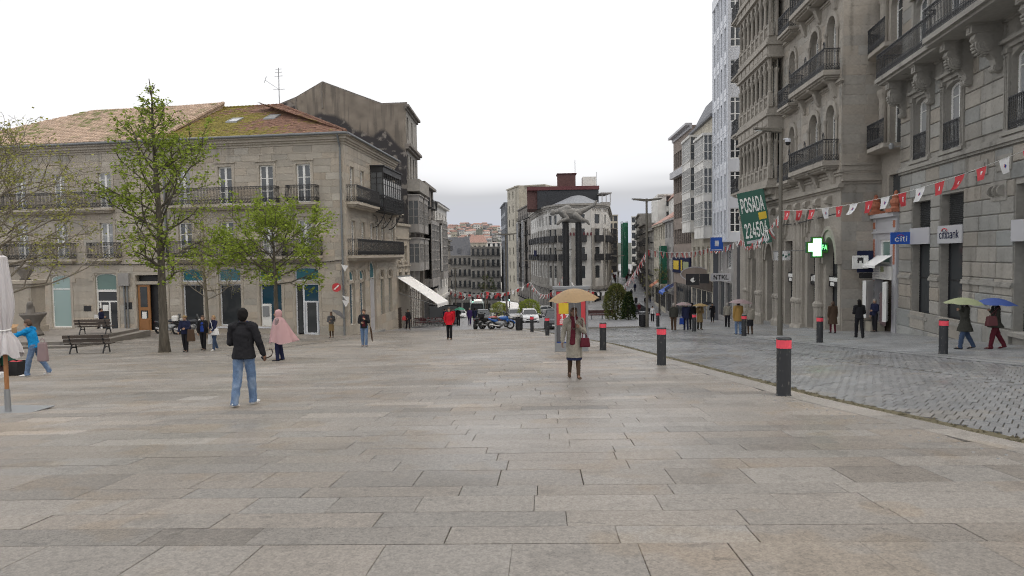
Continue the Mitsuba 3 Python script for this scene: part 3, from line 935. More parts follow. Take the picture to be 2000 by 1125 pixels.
roof_tiles(tm, FH, Polygon([(0, 0), (15, 0), (7.3, 9.4)]), 0, ze + .01, (zr - ze) / 9.5, .24, .30, rng)
put(part(rf, 'tiles'), tm, 'tile_mossy', kind='stuff')
rd = MB(FA)
for q in np.linspace(0, 1, 40)[:-1]:
    a, b = np.array([.42, -.55, ze]), np.array([-8.4, 7.6, zr])
    p0, p1 = a + (b - a) * q, a + (b - a) * (q + .024)
    rd.tube([p0 + [0, 0, .05], p1 + [0, 0, .03]], [.11, .09], 6, (rng.random(), rng.random() * .5))
for q in np.linspace(-8.4, -13.4, 16):
    rd.tube([(q, 7.6, zr + .05), (q - .36, 7.6, zr + .03)], [.12, .1], 6, (rng.random(), rng.random()))
put(part(rf, 'ridge_tiles'), rd, 'tile_mossy', kind='stuff')
for u, v in ((-10.4, 2.9), (-7.6, 3.3)):
    s = part(C, 'skylight')
    z = lambda q: ze + sl_ * (q + .55)
    fr_ = MB(FA)
    for a, b, c, d in ((u, u + .08, v, v + 1.0), (u + .82, u + .9, v, v + 1.0), (u + .08, u + .82, v, v + .09), (u + .08, u + .82, v + .91, v + 1.0)):
        fr_.raw([(a, c, z(c)), (b, c, z(c)), (b, d, z(d)), (a, d, z(d)), (a, c, z(c) + .14), (b, c, z(c) + .14), (b, d, z(d) + .14), (a, d, z(d) + .14)], [[4, 5, 6], [4, 6, 7], [0, 1, 5], [0, 5, 4], [1, 2, 6], [1, 6, 5], [2, 3, 7], [2, 7, 6], [3, 0, 4], [3, 4, 7]])
    put(s, fr_, 'grey_metal')
    a, b, c, d = u + .06, u + .84, v + .07, v + .93
    put(part(s, 'pane'), MB(FA).quad([(a, c, z(c) + .11), (b, c, z(c) + .11), (b, d, z(d) + .11), (a, d, z(d) + .11)]), 'glass_curtain')
# iron and glass bay on the side wall
G = part(C, 'glazed_bay')
gb = MB(FAS).box(6.3, 12.2, -1.05, 0, 5.15, 5.4).box(6.3, 12.2, -1.05, 0, 8.1, 8.55).box(6.2, 12.3, -1.15, 0, 8.55, 8.65)
for u in np.linspace(6.3, 12.12, 10):
    gb.box(u, u + .08, -1.05, -.97, 5.4, 8.1)
for v in (-1.05, -.55, -.08):
    gb.box(6.3, 6.36, v, v + .07, 5.4, 8.1).box(12.14, 12.2, v, v + .07, 5.4, 8.1)
for z in (6.1, 6.35, 7.2, 7.65):
    gb.box(6.3, 12.2, -1.04, -.98, z, z + .05).box(6.31, 6.35, -1.0, 0, z, z + .05)
put(G, gb, 'iron', label='dark iron glazed bay with white panes hanging under the eaves')
put(part(G, 'pane'), MB(FAS).box(6.33, 12.17, -1.01, -1.0, 6.2, 7.6), 'glass_curtain')
put(part(G, 'pane'), MB(FAS).box(6.33, 6.34, -1.0, -.02, 5.45, 8.1), 'glass_mid')
put(part(G, 'panel'), MB(FAS).box(6.32, 12.18, -1.02, -1.0, 5.42, 6.1), 'iron')
put(part(G, 'railing'), rail_path(MB(FAS), [(6.2, -.75), (6.2, -1.2), (12.4, -1.2), (12.4, -.75)], 5.2, 1.1, gap=.14), 'iron')
br = MB(FAS)
for u in (6.8, 9.2, 11.7):
    br.tube([(u, -.02, 3.9), (u, -.35, 4.0), (u, -.75, 4.5), (u, -1.0, 5.1)], .04, 5).tube([(u, -.02, 4.9), (u, -.3, 4.75), (u, -.4, 4.4), (u, -.2, 4.25)], .03, 5)
put(part(G, 'bracket'), br, 'iron')

# the longer house that continues it to the left
H = thing('row_house', 'long beige stone house at the left with a pale pantiled roof and wooden door', 'building')
upB = [(-18.75, -17.7), (-22.45, -21.4), (-25.75, -24.7), (-29.2, -28.15)]
ops = [(a, b, 5.42, 7.95) for a, b in upB] + [(a, b, 1.8, 4.35) for a, b in upB]
gB = [(-16.05, -14.0, -3.45, .55), (-19.35, -17.6, -3.4, .72), (-23.05, -21.4, -3.25, .62), (-29.4, -27.6, -3.2, .7)]
ops += gB
wb = wall(MB(FA), -33, -13.45, -5, 9.3, ops, .4).box(-33, -13.45, 15.2, 15.6, -5, 9.3).box(-33, -32.6, .4, 15.2, -5, 9.3)
put(part(H, 'wall'), wb, 'stone_beige')
blocks(H, FA, -33, -13.5, -4.4, 9.3, .47, 1.2, [(a - .2, b + .2, c - .05, d + .22) for a, b, c, d in ops], rng, .026, .02)
lay_blocks(H, 'stone_beige')
for a, b, z0, z1 in ops:
    put(part(H, 'window_surround'), MB(FA).box(a - .2, a, -.045, .2, z0, z1).box(b, b + .2, -.045, .2, z0, z1).box(a - .2, b + .2, -.045, .2, z1, z1 + .22), 'stone_beige')
for a, b in upB:
    window(H, FA, a, b, 5.42, 7.95, .12, fw=.1, bars=.05, rows=(.4, .8), glass='glass_curtain')
    window(H, FA, a, b, 1.8, 4.35, .12, fw=.1, bars=.05, glass='glass_curtain')
    balcony(H, FA, a - .75, b + .6, 1.76, .5, belly=.1, gap=.11)
balcony(H, FA, -26.6, -17.5, 5.4, .6, belly=.1, gap=.11)
a, b, z0, z1 = gB[0]
put(part(H, 'door_recess'), MB(FA).box(a, b, .36, .4, z0, z1), 'black')
put(part(H, 'transom'), MB(FA).box(a, b, 0, .3, -.12, .1), 'stone_beige')
d = part(H, 'door')
put(d, MB(FA).box(a + .05, a + 1.0, .1, .18, z0, -.15).box(a + .15, a + .9, .07, .1, z0 + .12, z0 + .75), 'wood_door', label='open varnished wooden door leaf with two dark panes')
put(part(d, 'pane'), MB(FA).box(a + .25, a + .8, .08, .1, -1.75, -.3), 'glass')
put(part(d, 'pane'), MB(FA).box(a + .25, a + .8, .08, .1, z0 + .9, -2.0), 'glass')
put(part(d, 'notice'), MB(FA).box(a + .34, a + .7, .072, .079, -2.6, -2.1), 'white_paint')
a, b, z0, z1 = gB[1]
window(H, FA, a, b, -.55, z1, .1, 'white_paint', 'glass_green', 1, (), arch=.3, name='fanlight')
arch_hood(H, FA, a, b, z1 - .25, .42)
d = part(H, 'door')
put(d, MB(FA).box(a, a + .12, .1, .2, z0, -.55).box(b - .08, b, .1, .2, z0, -.55).box(a + .12, b - .08, .1, .2, -.65, -.55).box(a + .12, b - .08, .1, .2, -1.4, -1.3).box(a + .2, a + .32, .1, .2, z0, -1.4).box(a + .95, a + 1.08, .1, .2, z0, -1.4), 'white_paint', label='white framed glazed door under the green fanlight')
put(part(d, 'pane'), MB(FA).box(a + .12, b - .08, .14, .15, z0, -.65), 'glass')
put(part(d, 'notice'), MB(FA).box(a + .42, a + .88, .125, .138, -2.05, -1.6), 'white_paint')
for a, b, z0, z1 in gB[2:]:
    window(H, FA, a, b, z0, z1, .1, 'white_paint', 'glass_frost', 1, (.73,), arch=.3, fw=.09, name='shop_window', bars=.09)
    arch_hood(H, FA, a, b, z1 - .25, .42)
put(part(H, 'plaque'), MB(FA).box(-20.35, -19.75, -.05, .01, -2.05, -1.65), 'black')
put(part(H, 'plaque'), MB(FA).box(-17.0, -16.4, -.05, .01, -1.9, -1.4), 'black')
mt = part(H, 'meter_box')
put(mt, MB(FA).box(-17.3, -16.45, -.25, .01, -.2, .7), 'plaster_grey', label='grey metal meter box with pipes below')
put(part(mt, 'pipe'), MB(FA).tube([(-16.95, -.1, -.2), (-16.95, -.1, -3.3)], .06, 6), 'pipe_grey')
put(part(mt, 'pipe'), MB(FA).tube([(-16.7, -.1, -.2), (-16.7, -.1, -3.3)], .06, 6), 'pipe_grey')
cn = mouldings(MB(FA), -33, -13.45, 9.3, [(.16, .08), (.14, .2), (.2, .34), (.12, .5)], 0, 0)
put(part(H, 'cornice'), cn, 'stone_beige')
put(part(H, 'gutter'), MB(FA).tube([(-33, -.58, 9.96), (-13.55, -.58, 9.98)], .085, 8), 'pipe_grey')
put(part(H, 'cable'), MB(FA).tube([(-33, -.12, 1.45), (-27, -.14, 1.3), (-20, -.12, 1.42), (-14.5, -.14, 1.3), (-9, -.12, 1.25), (-4, -.12, 1.22), (-2.2, -.14, 1.25), (-.3, -.12, 1.45)], .03, 4), 'black')
zr2 = 14.2
rb = MB(FA)
P = [(-33.4, -.55, ze), (-13.45, -.55, ze), (-13.45, 15.9, ze), (-33.4, 15.9, ze), (-13.45, 7.6, zr2), (-25.6, 7.6, zr2 - .25)]
rb.raw(P, [[0, 1, 4], [0, 4, 5], [1, 2, 4], [2, 3, 5], [2, 5, 4], [3, 0, 5], [0, 2, 1], [0, 3, 2]], (.4, .2))
rf = put(part(H, 'roof'), rb, 'tile_pale')
tm = roof_tiles(MB(), FA, Polygon([(-33.4, 0), (-13.45, 0), (-13.45, 8.15), (-25.6, 8.15)]), -.55, ze + .02, (zr2 - ze) / 8.15, .25, .40, rng, True)
put(part(rf, 'tiles'), tm, 'tile_pale', kind='stuff')
rd = MB(FA)
for k in range(30):
    q = k / 30
    rd.tube([(-13.42, -.55 + 8.15 * q, ze + .12 + (zr2 - ze) * q), (-13.42, -.55 + 8.15 * (q + .036), ze + .1 + (zr2 - ze) * (q + .036))], [.14, .11], 6, (rng.random(), .2))
for k in range(34):
    q = -13.4 - k * .36
    rd.tube([(q, 7.6, zr2 + .05 - k * .0075), (q - .38, 7.6, zr2 + .04 - k * .0075)], [.13, .11], 6, (rng.random(), .3))
for k in range(30):
    a, b = np.array([-25.6, 7.6, zr2 - .25]), np.array([-33.4, -.55, ze])
    p0, p1 = a + (b - a) * k / 30, a + (b - a) * (k + 1.1) / 30
    rd.tube([p0 + [0, 0, .05], p1 + [0, 0, .05]], .12, 6, (rng.random(), .3))
put(part(rf, 'ridge_tiles'), rd, 'tile_pale', kind='stuff')
# roof aerial
an = thing('roof_aerial', 'thin television aerial on a mast standing on the mossy roof ridge', 'aerial')
mb = MB(FA).tube([(-8.6, 7.7, zr - .1), (-8.6, 7.7, zr + 3.0)], .035, 5)
put(part(an, 'mast'), mb, 'grey_metal')
mb = MB(FA)
for z, l in ((2.9, .25), (2.65, .3), (2.35, .35), (1.3, .5)):
    mb.tube([(-8.6 - l, 7.7, zr + z), (-8.6 + l, 7.7, zr + z)], .02, 4)
mb.tube([(-8.6, 7.7, zr + 1.3), (-9.6, 7.4, zr + 2.0)], .02, 4).tube([(-9.7, 7.4, zr + 1.8), (-9.5, 7.4, zr + 2.3)], .02, 4)
put(part(an, 'antenna'), mb, 'grey_metal')

# ---------------------------------------------------------------- tall tenement with the blackened party wall, and the narrow house before it
FB = Frame(-9.85, 65.0, 0, 1)
FP = Frame(-9.85, 65.0, .986, -.164)
B = thing('gable_tenement', 'tall grey tenement with a blackened blind gable wall and stone bays over the street', 'building')
gable = Polygon([(-13.5, -6), (0, -6), (0, 16.0), (-2.3, 16.0), (-5.3, 17.2), (-8.2, 18.4), (-10.9, 17.1), (-11.0, 17.0), (-13.5, 16.2)])
pw = MB(FP).poly(gable, 0, .4)
put(part(B, 'party_wall'), pw, 'party_wall', label='blind gable wall of patched grey render, black rubble below')
put(part(B, 'coping'), MB(FP).tube([(-13.5, .2, 16.25), (-10.9, .2, 17.1), (-8.2, .2, 18.42), (-5.3, .2, 17.25), (-2.3, .2, 16.05), (.15, .2, 16.03)], .15, 4), 'stone_dark')
for u_, z_, t_ in ((-10.9, 12.5, 17.1), (-8.2, 15.9, 18.4)):
    put(part(B, 'flue'), MB(FP).tube([(u_, -.06, z_), (u_, -.06, t_)], .06, 5), 'stone_dark')
opsB = [(u, u + .8, 12.9, 15.0) for u in (1.2, 4.0)] + [(u, u + .8, 8.9, 11.4) for u in (.8, 2.6, 4.6, 6.4)] + [(u, u + .9, 0.6, 3.2) for u in (1.2, 3.0, 5.2)]
wb = wall(MB(FB), .4, 8.0, -8, 15.6, opsB, .4).box(7.6, 8.0, .4, 12, -8, 15.5)
put(part(B, 'wall'), wb, 'stone_far')
for o in opsB:
    far_window(B, FB, *o, frame='stone_far', glass='glass')
cn = mouldings(MB(FB), -.1, 8.1, 15.5, [(.2, .15), (.2, .4)])
put(part(B, 'ledge'), MB(FB).box(0, 8.1, -.5, .1, 12.0, 12.25).box(0, 8.1, -.3, .1, 11.8, 12.0), 'stone_dark')
put(part(B, 'ledge'), MB(FB).box(0, 8.1, -.2, .1, 3.6, 3.9), 'stone_dark')
put(part(B, 'cornice'), cn, 'stone_dark')
b1 = part(B, 'stone_balcony')
put(b1, MB(FB).box(.2, 7.6, -1.2, 0, 7.8, 8.05).box(.2, 7.6, -1.2, -1.05, 8.05, 8.95).box(.2, .4, -1.05, 0, 8.05, 8.95).box(7.4, 7.6, -1.05, 0, 8.05, 8.95), 'stone_far')
for z0, z1 in ((3.9, 7.4), (0.2, 3.3)):
    for u0, u1 in ((.4, 3.4), (4.4, 7.4)):
        g = part(B, 'glazed_bay')
        m = MB(FB).box(u0, u1, -1.1, 0, z0, z0 + .8).box(u0, u1, -1.1, 0, z1 - .5, z1).box(u0 - .1, u1 + .1, -1.2, 0, z1, z1 + .12)
        for u in np.linspace(u0, u1 - .09, 5):
            m.box(u, u + .09, -1.1, -1.0, z0 + .8, z1 - .5)
        for v in (-1.1, -.6, -.1):
            m.box(u0, u0 + .09, v, v + .09, z0 + .8, z1 - .5)
        for z in (z0 + 1.5, z0 + 2.2):
            m.box(u0, u1, -1.09, -1.02, z, z + .05).box(u0 + .01, u0 + .05, -1.0, 0, z, z + .05)
        put(g, m, 'plaster_grey')
        put(part(g, 'pane'), MB(FB).box(u0 + .03, u1 - .03, -1.05, -1.03, z0 + .8, z1 - .5).box(u0 + .03, u0 + .04, -1.0, -.02, z0 + .8, z1 - .5), 'glass_mid')
for u in (.2, 1.5, 2.8, 4.1, 5.4, 6.7):
    w = part(B, 'shop_window')
    put(w, MB(FB).box(u, u + .14, -.1, .1, -5.8, -1.2).box(u + 1.1, u + 1.2, -.1, .1, -5.8, -1.2).box(u + .14, u + 1.1, -.1, .1, -1.5, -1.2), 'plaster_white')
    put(part(w, 'pane'), MB(FB).box(u + .14, u + 1.1, -.04, -.02, -5.8, -1.5), 'wood_dark')
put(part(B, 'roof'), MB(FP).poly(Polygon([(-13.4, 14), (-1.9, 14), (-1.9, 15.7), (-2.3, 15.85), (-5.3, 17.0), (-8.2, 18.2), (-10.9, 16.9), (-13.4, 16.0)]), .41, 7), 'slate')
FN = Frame(-10.3, 61.0, .62, 3.85)
N = thing('narrow_house', 'narrow pale stone house with small pedimented windows squeezed beside the tall tenement', 'building')
nops = [(.7, 1.4, 1.2, 2.6), (2.4, 3.1, 1.2, 2.6), (.7, 1.4, -1.6, 0.2), (2.4, 3.1, -1.6, .2)]
put(part(N, 'wall'), wall(MB(FN), 0, 3.9, -7, 4.6, nops, .3).box(0, 3.9, .3, 3, 4.2, 4.6), 'stone_beige')
for o in nops:
    far_window(N, FN, *o, frame='plaster_cream', depth=.14)
    put(part(N, 'pediment'), MB(FN).poly(Polygon([(o[0] - .15, o[3]), (o[1] + .15, o[3]), ((o[0] + o[1]) / 2, o[3] + .35)]), -.12, .02).box(o[0] - .12, o[1] + .12, -.14, .02, o[2] - .15, o[2] - .01), 'stone_beige')
for z0, z1, q in ((4.4, 4.62, .2), (3.2, 3.35, .15), (.7, .82, .15)):
    put(part(N, 'cornice' if q > .18 else 'string_course'), MB(FN).box(0, 3.9, -q, 0, z0, z1), 'stone_beige')
put(part(N, 'door'), MB(FN).box(.2, 1.0, -.05, .1, -6, -3.0), 'wood_dark')
aw = thing('cafe_awning', 'white sloping awning stretched out over the cafe terrace', 'awning')
n = 9
cl = MB(FN)
for k in range(n):
    a, b = k * 3.9 / n, (k + 1) * 3.9 / n
    cl.raw([(a, -.05, -.25), (b, -.05, -.25), (b + .0, -2.2, -1.62), (a, -2.2, -1.62), (b, -3.7, -2.65), (a, -3.7, -2.65), (b, -3.72, -2.98 + .06 * (k % 2)), (a, -3.72, -2.98 + .06 * ((k + 1) % 2))], [[0, 1, 2], [0, 2, 3], [3, 2, 4], [3, 4, 5], [5, 4, 6], [5, 6, 7]])
    cl.raw([(a, -.05, -.27), (b, -.05, -.27), (b + .0, -2.2, -1.64), (a, -2.2, -1.64), (b, -3.7, -2.67), (a, -3.7, -2.67)], [[1, 0, 2], [0, 3, 2], [2, 3, 4], [3, 5, 4]])
put(part(aw, 'canvas'), cl, 'canvas_white')
put(part(aw, 'arm'), MB(FN).tube([(.05, 0, -1.6), (.05, -3.6, -2.75)], .03, 5).tube([(3.85, 0, -1.6), (3.85, -3.6, -2.75)], .03, 5).tube([(0, -.05, -.2), (3.9, -.05, -.2)], .07, 6), 'grey_metal')

# ---------------------------------------------------------------- bank building on the right
def profile(mb, pts, u0, u1, fr=None):
    """an outline in (depth, height) pushed along the wall from u0 to u1"""
    g = Polygon(pts).buffer(0)
    m = trimesh.creation.extrude_polygon(g, u1 - u0, engine='earcut')
    v = np.array(m.vertices)
    return mb.raw(np.stack([v[:, 2] + u0, v[:, 0], v[:, 1]], 1), m.faces, None, fr)


def disc_u(mb, u0, u1, y, z, r, n=14):
    g = np.arange(n) * 2 * np.pi / n
    return profile(mb, np.stack([y + np.cos(g) * r, z + np.sin(g) * r], 1), u0, u1)


FF = Frame(19.07, 33.56, -.164, -.986)
rng = R_(31)
F = thing('bank_building', 'grey rusticated stone bank building at the right edge with big scrolled balcony corbels', 'building')
up = [(1.6, 3.0), (4.65, 6.1), (9.6, 11.1), (13.4, 14.9)]
top = [(1.5, 2.9), (4.6, 6.0), (8.6, 10.0), (12.4, 13.8)]
gf = [(1.5, 3.45, -1.38, 3.83), (4.4, 6.42, -1.32, 3.95), (10.05, 12.4, -1.25, 3.85), (15, 17.5, -1.2, 3.9)]
ops = gf + [(a, b, 5.75, 8.5) for a, b in up] + [(a, b, 10.05, 13.1) for a, b in top]
put(part(F, 'wall'), wall(MB(FF), 0, 19, -4, 15.5, ops, .55).box(0, .5, .55, 9, -4, 15.5).box(18.5, 19, .55, 9, -4, 15.5).box(.5, 18.5, .55, 9, 15.2, 15.5).box(.5, 18.5, 8.5, 9, -4, 15.2), 'stone_bank')
blocks(F, FF, .02, 18.9, -1.2, 5.2, .60, 1.25, [(a - .02, b + .02, c, d + .1) for a, b, c, d in gf], rng, .06, .035, .2, .025)
blocks(F, FF, .02, 18.9, 5.85, 8.95, .62, 1.25, [(a - .32, b + .32, c - .1, d + .35) for a, b, c, d in ops[4:8]], rng, .06, .035, .2, .025)
blocks(F, FF, .02, 18.9, 10.1, 15.4, .6, 1.2, [(a - .25, b + .25, c - .1, d + .3) for a, b, c, d in ops[8:]], rng, .02, .014, .2)
blocks(F, FF, .02, 18.9, -3.6, -1.22, .79, 1.7, [(10.0, 12.5, -1.9, 3)], rng, .13, .02, .2, .012)
lay_blocks(F, 'stone_bank')
mo = MB(FF)
mouldings(mo, 0, 19, 5.25, [(.1, .12), (.16, .2), (.1, .1)])
mouldings(mo, 0, 19, 8.97, [(.08, .1), (.5, .06), (.08, .14), (.1, .22)])
cur = 0.0
for o in gf:
    mo.box(cur + .02, o[0] - .02, -.13, .02, .27, .36).box(cur + .02, o[0] - .02, -.10, .02, .36, .44)
    cur = o[1]
put(part(F, 'mouldings'), mo, 'stone_bank')
for a, b, z0, z1 in ops[4:8]:
    fr_ = part(F, 'window_surround')
    m = MB(FF).box(a - .3, a - .02, -.10, .3, z0 - .02, z1 - .05).box(b + .02, b + .3, -.10, .3, z0 - .02, z1 - .05).box(a - .36, a + .02, -.16, .3, z1 - .05, z1 + .12).box(b - .02, b + .36, -.16, .3, z1 - .05, z1 + .12).box(a - .3, b + .3, -.10, .3, z1 + .12, z1 + .3).box(a - .42, b + .42, -.24, .3, z1 + .3, z1 + .42)
    for u in (a - .22, a - .12, b + .1, b + .2):
        m.box(u, u + .035, -.13, -.1, z0 + .1, z1 - .15)
    m.box(a - .36, b + .36, -.18, .3, z0 - .16, z0 - .02)
    put(fr_, m, 'stone_bank')
    window(F, FF, a, b, z0, z1, .22, glass='glass_curtain', arch=.25, rows=(.45, .8), fw=.1, back='stone_bank')
    r = MB(FF)
    rail_path(r, [(a, -.06), (b, -.06)], z0, 1.15, gap=.12)
    put(part(F, 'window_railing'), r, 'iron')
for a, b, z0, z1 in ops[8:]:
    window(F, FF, a, b, z0, z1, .2, glass='glass_mid', arch=.3, rows=(.3, .62, .82), fw=.1, back='stone_bank')
    m = MB(FF)
    for u in (a - .24, a - .13, b + .04, b + .15):
        m.box(u, u + .09, -.1, .2, z0, z1)
    m.box(a - .35, b + .35, -.2, .2, z1 + .05, z1 + .25)
    put(part(F, 'window_surround'), m, 'stone_bank')
for k, (a, b, z0, z1) in enumerate(gf):
    m = MB(FF).box(a, b, .35, .5, 3.72, z1)
    s = part(F, 'roller_shutter')
    for q in range(15):
        z = 2.62 + q * .08
        m.raw([(a + .02, .35, z), (b - .02, .35, z), (b - .02, .30, z + .05), (a + .02, .30, z + .05), (b - .02, .35, z + .075), (a + .02, .35, z + .075)], [[0, 1, 2], [0, 2, 3], [3, 2, 4], [3, 4, 5]])
    put(s, m, 'shutter')
    w = part(F, 'shop_window')
    put(w, MB(FF).box(a, a + .08, .32, .42, z0, 2.6).box(b - .08, b, .32, .42, z0, 2.6).box(a + .08, b - .08, .32, .42, z0, z0 + .1).box(a + .08, b - .08, .33, .41, .3, .36).box(a + .08, b - .08, .32, .42, 2.5, 2.6), 'black')
    put(part(w, 'pane'), MB(FF).box(a + .05, b - .05, .36, .38, z0 + .05, 2.55), 'glass_petrol' if k == 2 else 'glass')
    if k < 3:
        z1s, z0s = 2.62, 1.88
        sg = part(F, 'sign_panel')
        put(sg, MB(FF).box(a - .04, b + .08, -.12, -.065, z0s, z1s), 'sign_grey', label='grey bank sign panel lettered citibank' if k == 1 else None)
        if k == 1:
            t = meshkit.text_mesh('citibank', .34, .012)
            v = np.array(t.vertices)
            wd = v[:, 0].max()
            put(part(sg, 'lettering'), MB(FF).raw(np.stack([a + .12 + v[:, 0] * 1.75 / wd, -.121 - v[:, 2], v[:, 1] + 2.08], 1), t.faces), 'cloth_navy')
            ar = MB(FF)
            g = np.linspace(.25, np.pi - .25, 12)
            ar.tube(np.stack([a + .62 + np.cos(g) * .26, np.full(12, -.13), 2.36 + np.sin(g) * .14], 1), .022, 5)
            put(part(sg, 'red_arc'), ar, 'red')
    put(part(F, 'sill'), MB(FF).box(a - .05, b + .05, -.16, .5, z0 - .16, z0 - .003), 'stone_bank')
bs = part(F, 'blade_sign')
FFn = FF.off(1.42)
put(bs, MB(FFn).box(0, .09, -.95, -.12, 1.9, 2.46), 'blue_sign', label='small blue projecting sign lettered citi')
t = meshkit.text_mesh('citi', .24, .008)
v = np.array(t.vertices)
put(part(bs, 'lettering'), MB(FFn).raw(np.stack([.091 + v[:, 2], -.80 + v[:, 0] * .56 / v[:, 0].max(), v[:, 1] + 2.03], 1), t.faces), 'white_paint')
g = np.linspace(.3, np.pi - .3, 12)
put(part(bs, 'red_arc'), MB(FFn).tube(np.stack([np.full(12, .094), -.53 + np.cos(g) * .15, 2.24 + np.sin(g) * .09], 1), .013, 5), 'red')
put(part(bs, 'bracket'), MB(FFn).tube([(.045, -.13, 2.3), (.045, .05, 2.3)], .025, 5).tube([(.045, -.13, 2.05), (.045, .05, 2.05)], .025, 5), 'grey_metal')
bal = part(F, 'long_balcony')
m = MB(FF).box(-.3, 6.3, -1.15, .02, 9.78, 9.98).box(6.3, 18.9, -1.6, .02, 9.78, 9.98).box(-.22, 6.2, -1.02, .02, 9.66, 9.78).box(6.2, 18.9, -1.45, .02, 9.66, 9.78)
put(bal, m, 'stone_bank')
put(part(bal, 'railing'), rail_path(MB(FF), [(-.25, 0), (-.25, -1.08), (6.22, -1.08), (6.22, -1.52), (18.8, -1.52)], 9.98, 1.15, gap=.12, r=.013), 'iron')
put(part(bal, 'flower_pot'), MB(FF).lathe([(0, 10.0), (.14, 10.0), (.2, 10.32), (.17, 10.32), (.16, 10.25), (0, 10.25)], 5.7, -.85, 12), 'terracotta')
for u in (.35, 3.35, 6.65, 8.75, 11.9, 15.6):
    c = part(F, 'corbel')
    w, dp = .52, 1.0 if u < 6 else 1.25

    def small(p, u=u):
        p = np.array(p, float)
        return FF(np.stack([u + (p[..., 0] - u) * .82, p[..., 1] * .88, 9.66 - (9.66 - p[..., 2]) * .82], -1))
    m = MB(small)
    m.box(u, u + w, -dp, .02, 9.25, 9.66).box(u - .06, u + w + .06, -dp - .06, .02, 9.58, 9.659)
    g = np.linspace(0, 1, 12)
    prof = [(.02, 9.25), (-dp * .85, 9.25), (-dp * .92, 9.0)] + [(-dp * .55 - .38 * math.cos(q), 8.72 + .40 * math.sin(q)) for q in np.linspace(.4, -1.9, 10)] + [(-dp * .30, 8.1), (-dp * .26, 7.85)] + [(-dp * .2 - .17 * math.cos(q), 7.72 + .17 * math.sin(q)) for q in np.linspace(.6, -2.2, 7)] + [(.02, 7.5)]
    profile(m, prof, u + .04, u + w - .04)
    disc_u(m, u - .02, u + w + .02, -dp * .55, 8.72, .30)
    disc_u(m, u - .05, u + w + .05, -dp * .55, 8.72, .17)
    disc_u(m, u - .08, u + w + .08, -dp * .55, 8.72, .08)
    disc_u(m, u, u + w, -dp * .2, 7.70, .12)
    for q in np.linspace(.1, -1.6, 6):
        disc_u(m, u + .12, u + w - .12, -dp * .55 - .40 * math.cos(q), 8.72 + .42 * math.sin(q), .06, 8)
    m.box(u + .16, u + w - .16, -dp - .03, -dp, 9.33, 9.52).box(u - .02, u, -dp * .7, -dp * .35, 9.33, 9.52).box(u + w, u + w + .02, -dp * .7, -dp * .35, 9.33, 9.52)
    put(c, m, 'stone_bank')
mt_ = part(F, 'carved_panel')
m = MB(FF).box(8.55, 9.6, -.09, 0, 3.35, 4.05)
for q in (8.75, 9.08, 9.4):
    disc_u(m, q, q + .06, -.12, 3.7, .2)
m.box(7.4, 8.3, -.1, 0, 4.4, 4.95).box(7.55, 8.15, -.14, -.1, 4.5, 4.85).box(8.9, 9.9, -.1, 0, 4.4, 4.95)
put(mt_, m, 'stone_bank')
put(part(F, 'spotlight'), MB(FF).tube([(.3, 0, 6.6), (.3, -.5, 6.62)], .02, 5).lathe([(0, 6.5), (.1, 6.52), (.13, 6.7), (.05, 6.8), (0, 6.8)], .3, -.55, 10), 'grey_metal')

# ---------------------------------------------------------------- narrow link house with the lottery shopfront
K = thing('link_house', 'narrow shadowed stone house between the bank and the carved tenement, with bowed iron balconies', 'building')
FK = FF.off(-3.5, .25)
kop = [(1.25, 2.75, 6.95, 9.7), (1.25, 2.75, 11.85, 14.6), (1.3, 2.9, 3.9, 5.5)]
put(part(K, 'wall'), wall(MB(FK), 0, 3.48, -4, 15.5, kop + [(.15, 3.3, -3.5, 3.4)], .5), 'stone_gothic')
for o in kop[:2]:
    window(K, FK, *o, .3, arch=.5, rows=(.72,), fw=.1, glass='glass', back='stone_gothic')
far_window(K, FK, *kop[2], glass='glass')
for z in (6.9, 11.8):
    b = part(K, 'bowed_balcony')
    pts = [(.3, 0), (.3, -.5), (.55, -.85), (1.0, -1.0), (3.3, -1.0)]
    put(b, MB(FK).poly(Polygon([(p[0], p[1]) for p in pts] + [(3.3, .02)]), z - .2, z, plane='xy'), 'stone_gothic')
    put(part(b, 'railing'), rail_path(MB(FK), pts, z, 1.2, gap=.12), 'iron')
    put(part(b, 'pilaster'), MB(FK).lathe([(0, z), (.28, z), (.28, z + .2), (.2, z + .3), (.2, z + 2.6), (.3, z + 2.9), (.3, z + 3.1), (0, z + 3.1)], .75, -.15, 12), 'stone_gothic')
S = thing('lottery_shopfront', 'pale blue ornate shopfront with terracotta finials, white blind and open display cases', 'shopfront')
FS = FF.off(-3.35, -.02)
m = MB(FS).box(0, .5, -.12, .3, -3.3, 3.3).box(2.75, 3.25, -.12, .3, -3.3, 3.3).box(.5, 2.75, -.08, .3, 2.15, 3.3).box(-.05, 3.3, -.3, .3, 3.3, 3.5).box(-.02, 3.27, -.2, .3, 2.5, 2.6).box(.5, 1.0, -.06, .3, .1, 2.15).box(2.3, 2.75, -.06, .3, .1, 2.15).box(1.0, 2.3, -.06, .3, .1, .9)
put(part(S, 'frame'), m, 'sign_grey')
put(part(S, 'inlay'), MB(FS).box(.15, .35, -.14, -.121, .9, 2.2).box(2.9, 3.1, -.14, -.121, .9, 2.2).lathe([(0, -.02), (.17, -.02), (.17, .02), (0, .02)], .25, 0, 8) .box(.12, .38, -.14, -.121, 2.75, 3.1).box(2.87, 3.13, -.14, -.121, 2.75, 3.1), 'terracotta')
for u in (.25, 3.0):
    put(part(S, 'finial'), MB(FS).box(u - .4, u + .4, -.4, .35, 3.5, 3.68).lathe([(0, 3.68), (.26, 3.68), (.2, 3.78), (.28, 3.95), (.26, 4.1), (.16, 4.2), (.2, 4.28), (.09, 4.42), (.1, 4.5), (0, 4.6)], u, -.05, 12), 'terracotta')
w = part(S, 'window')
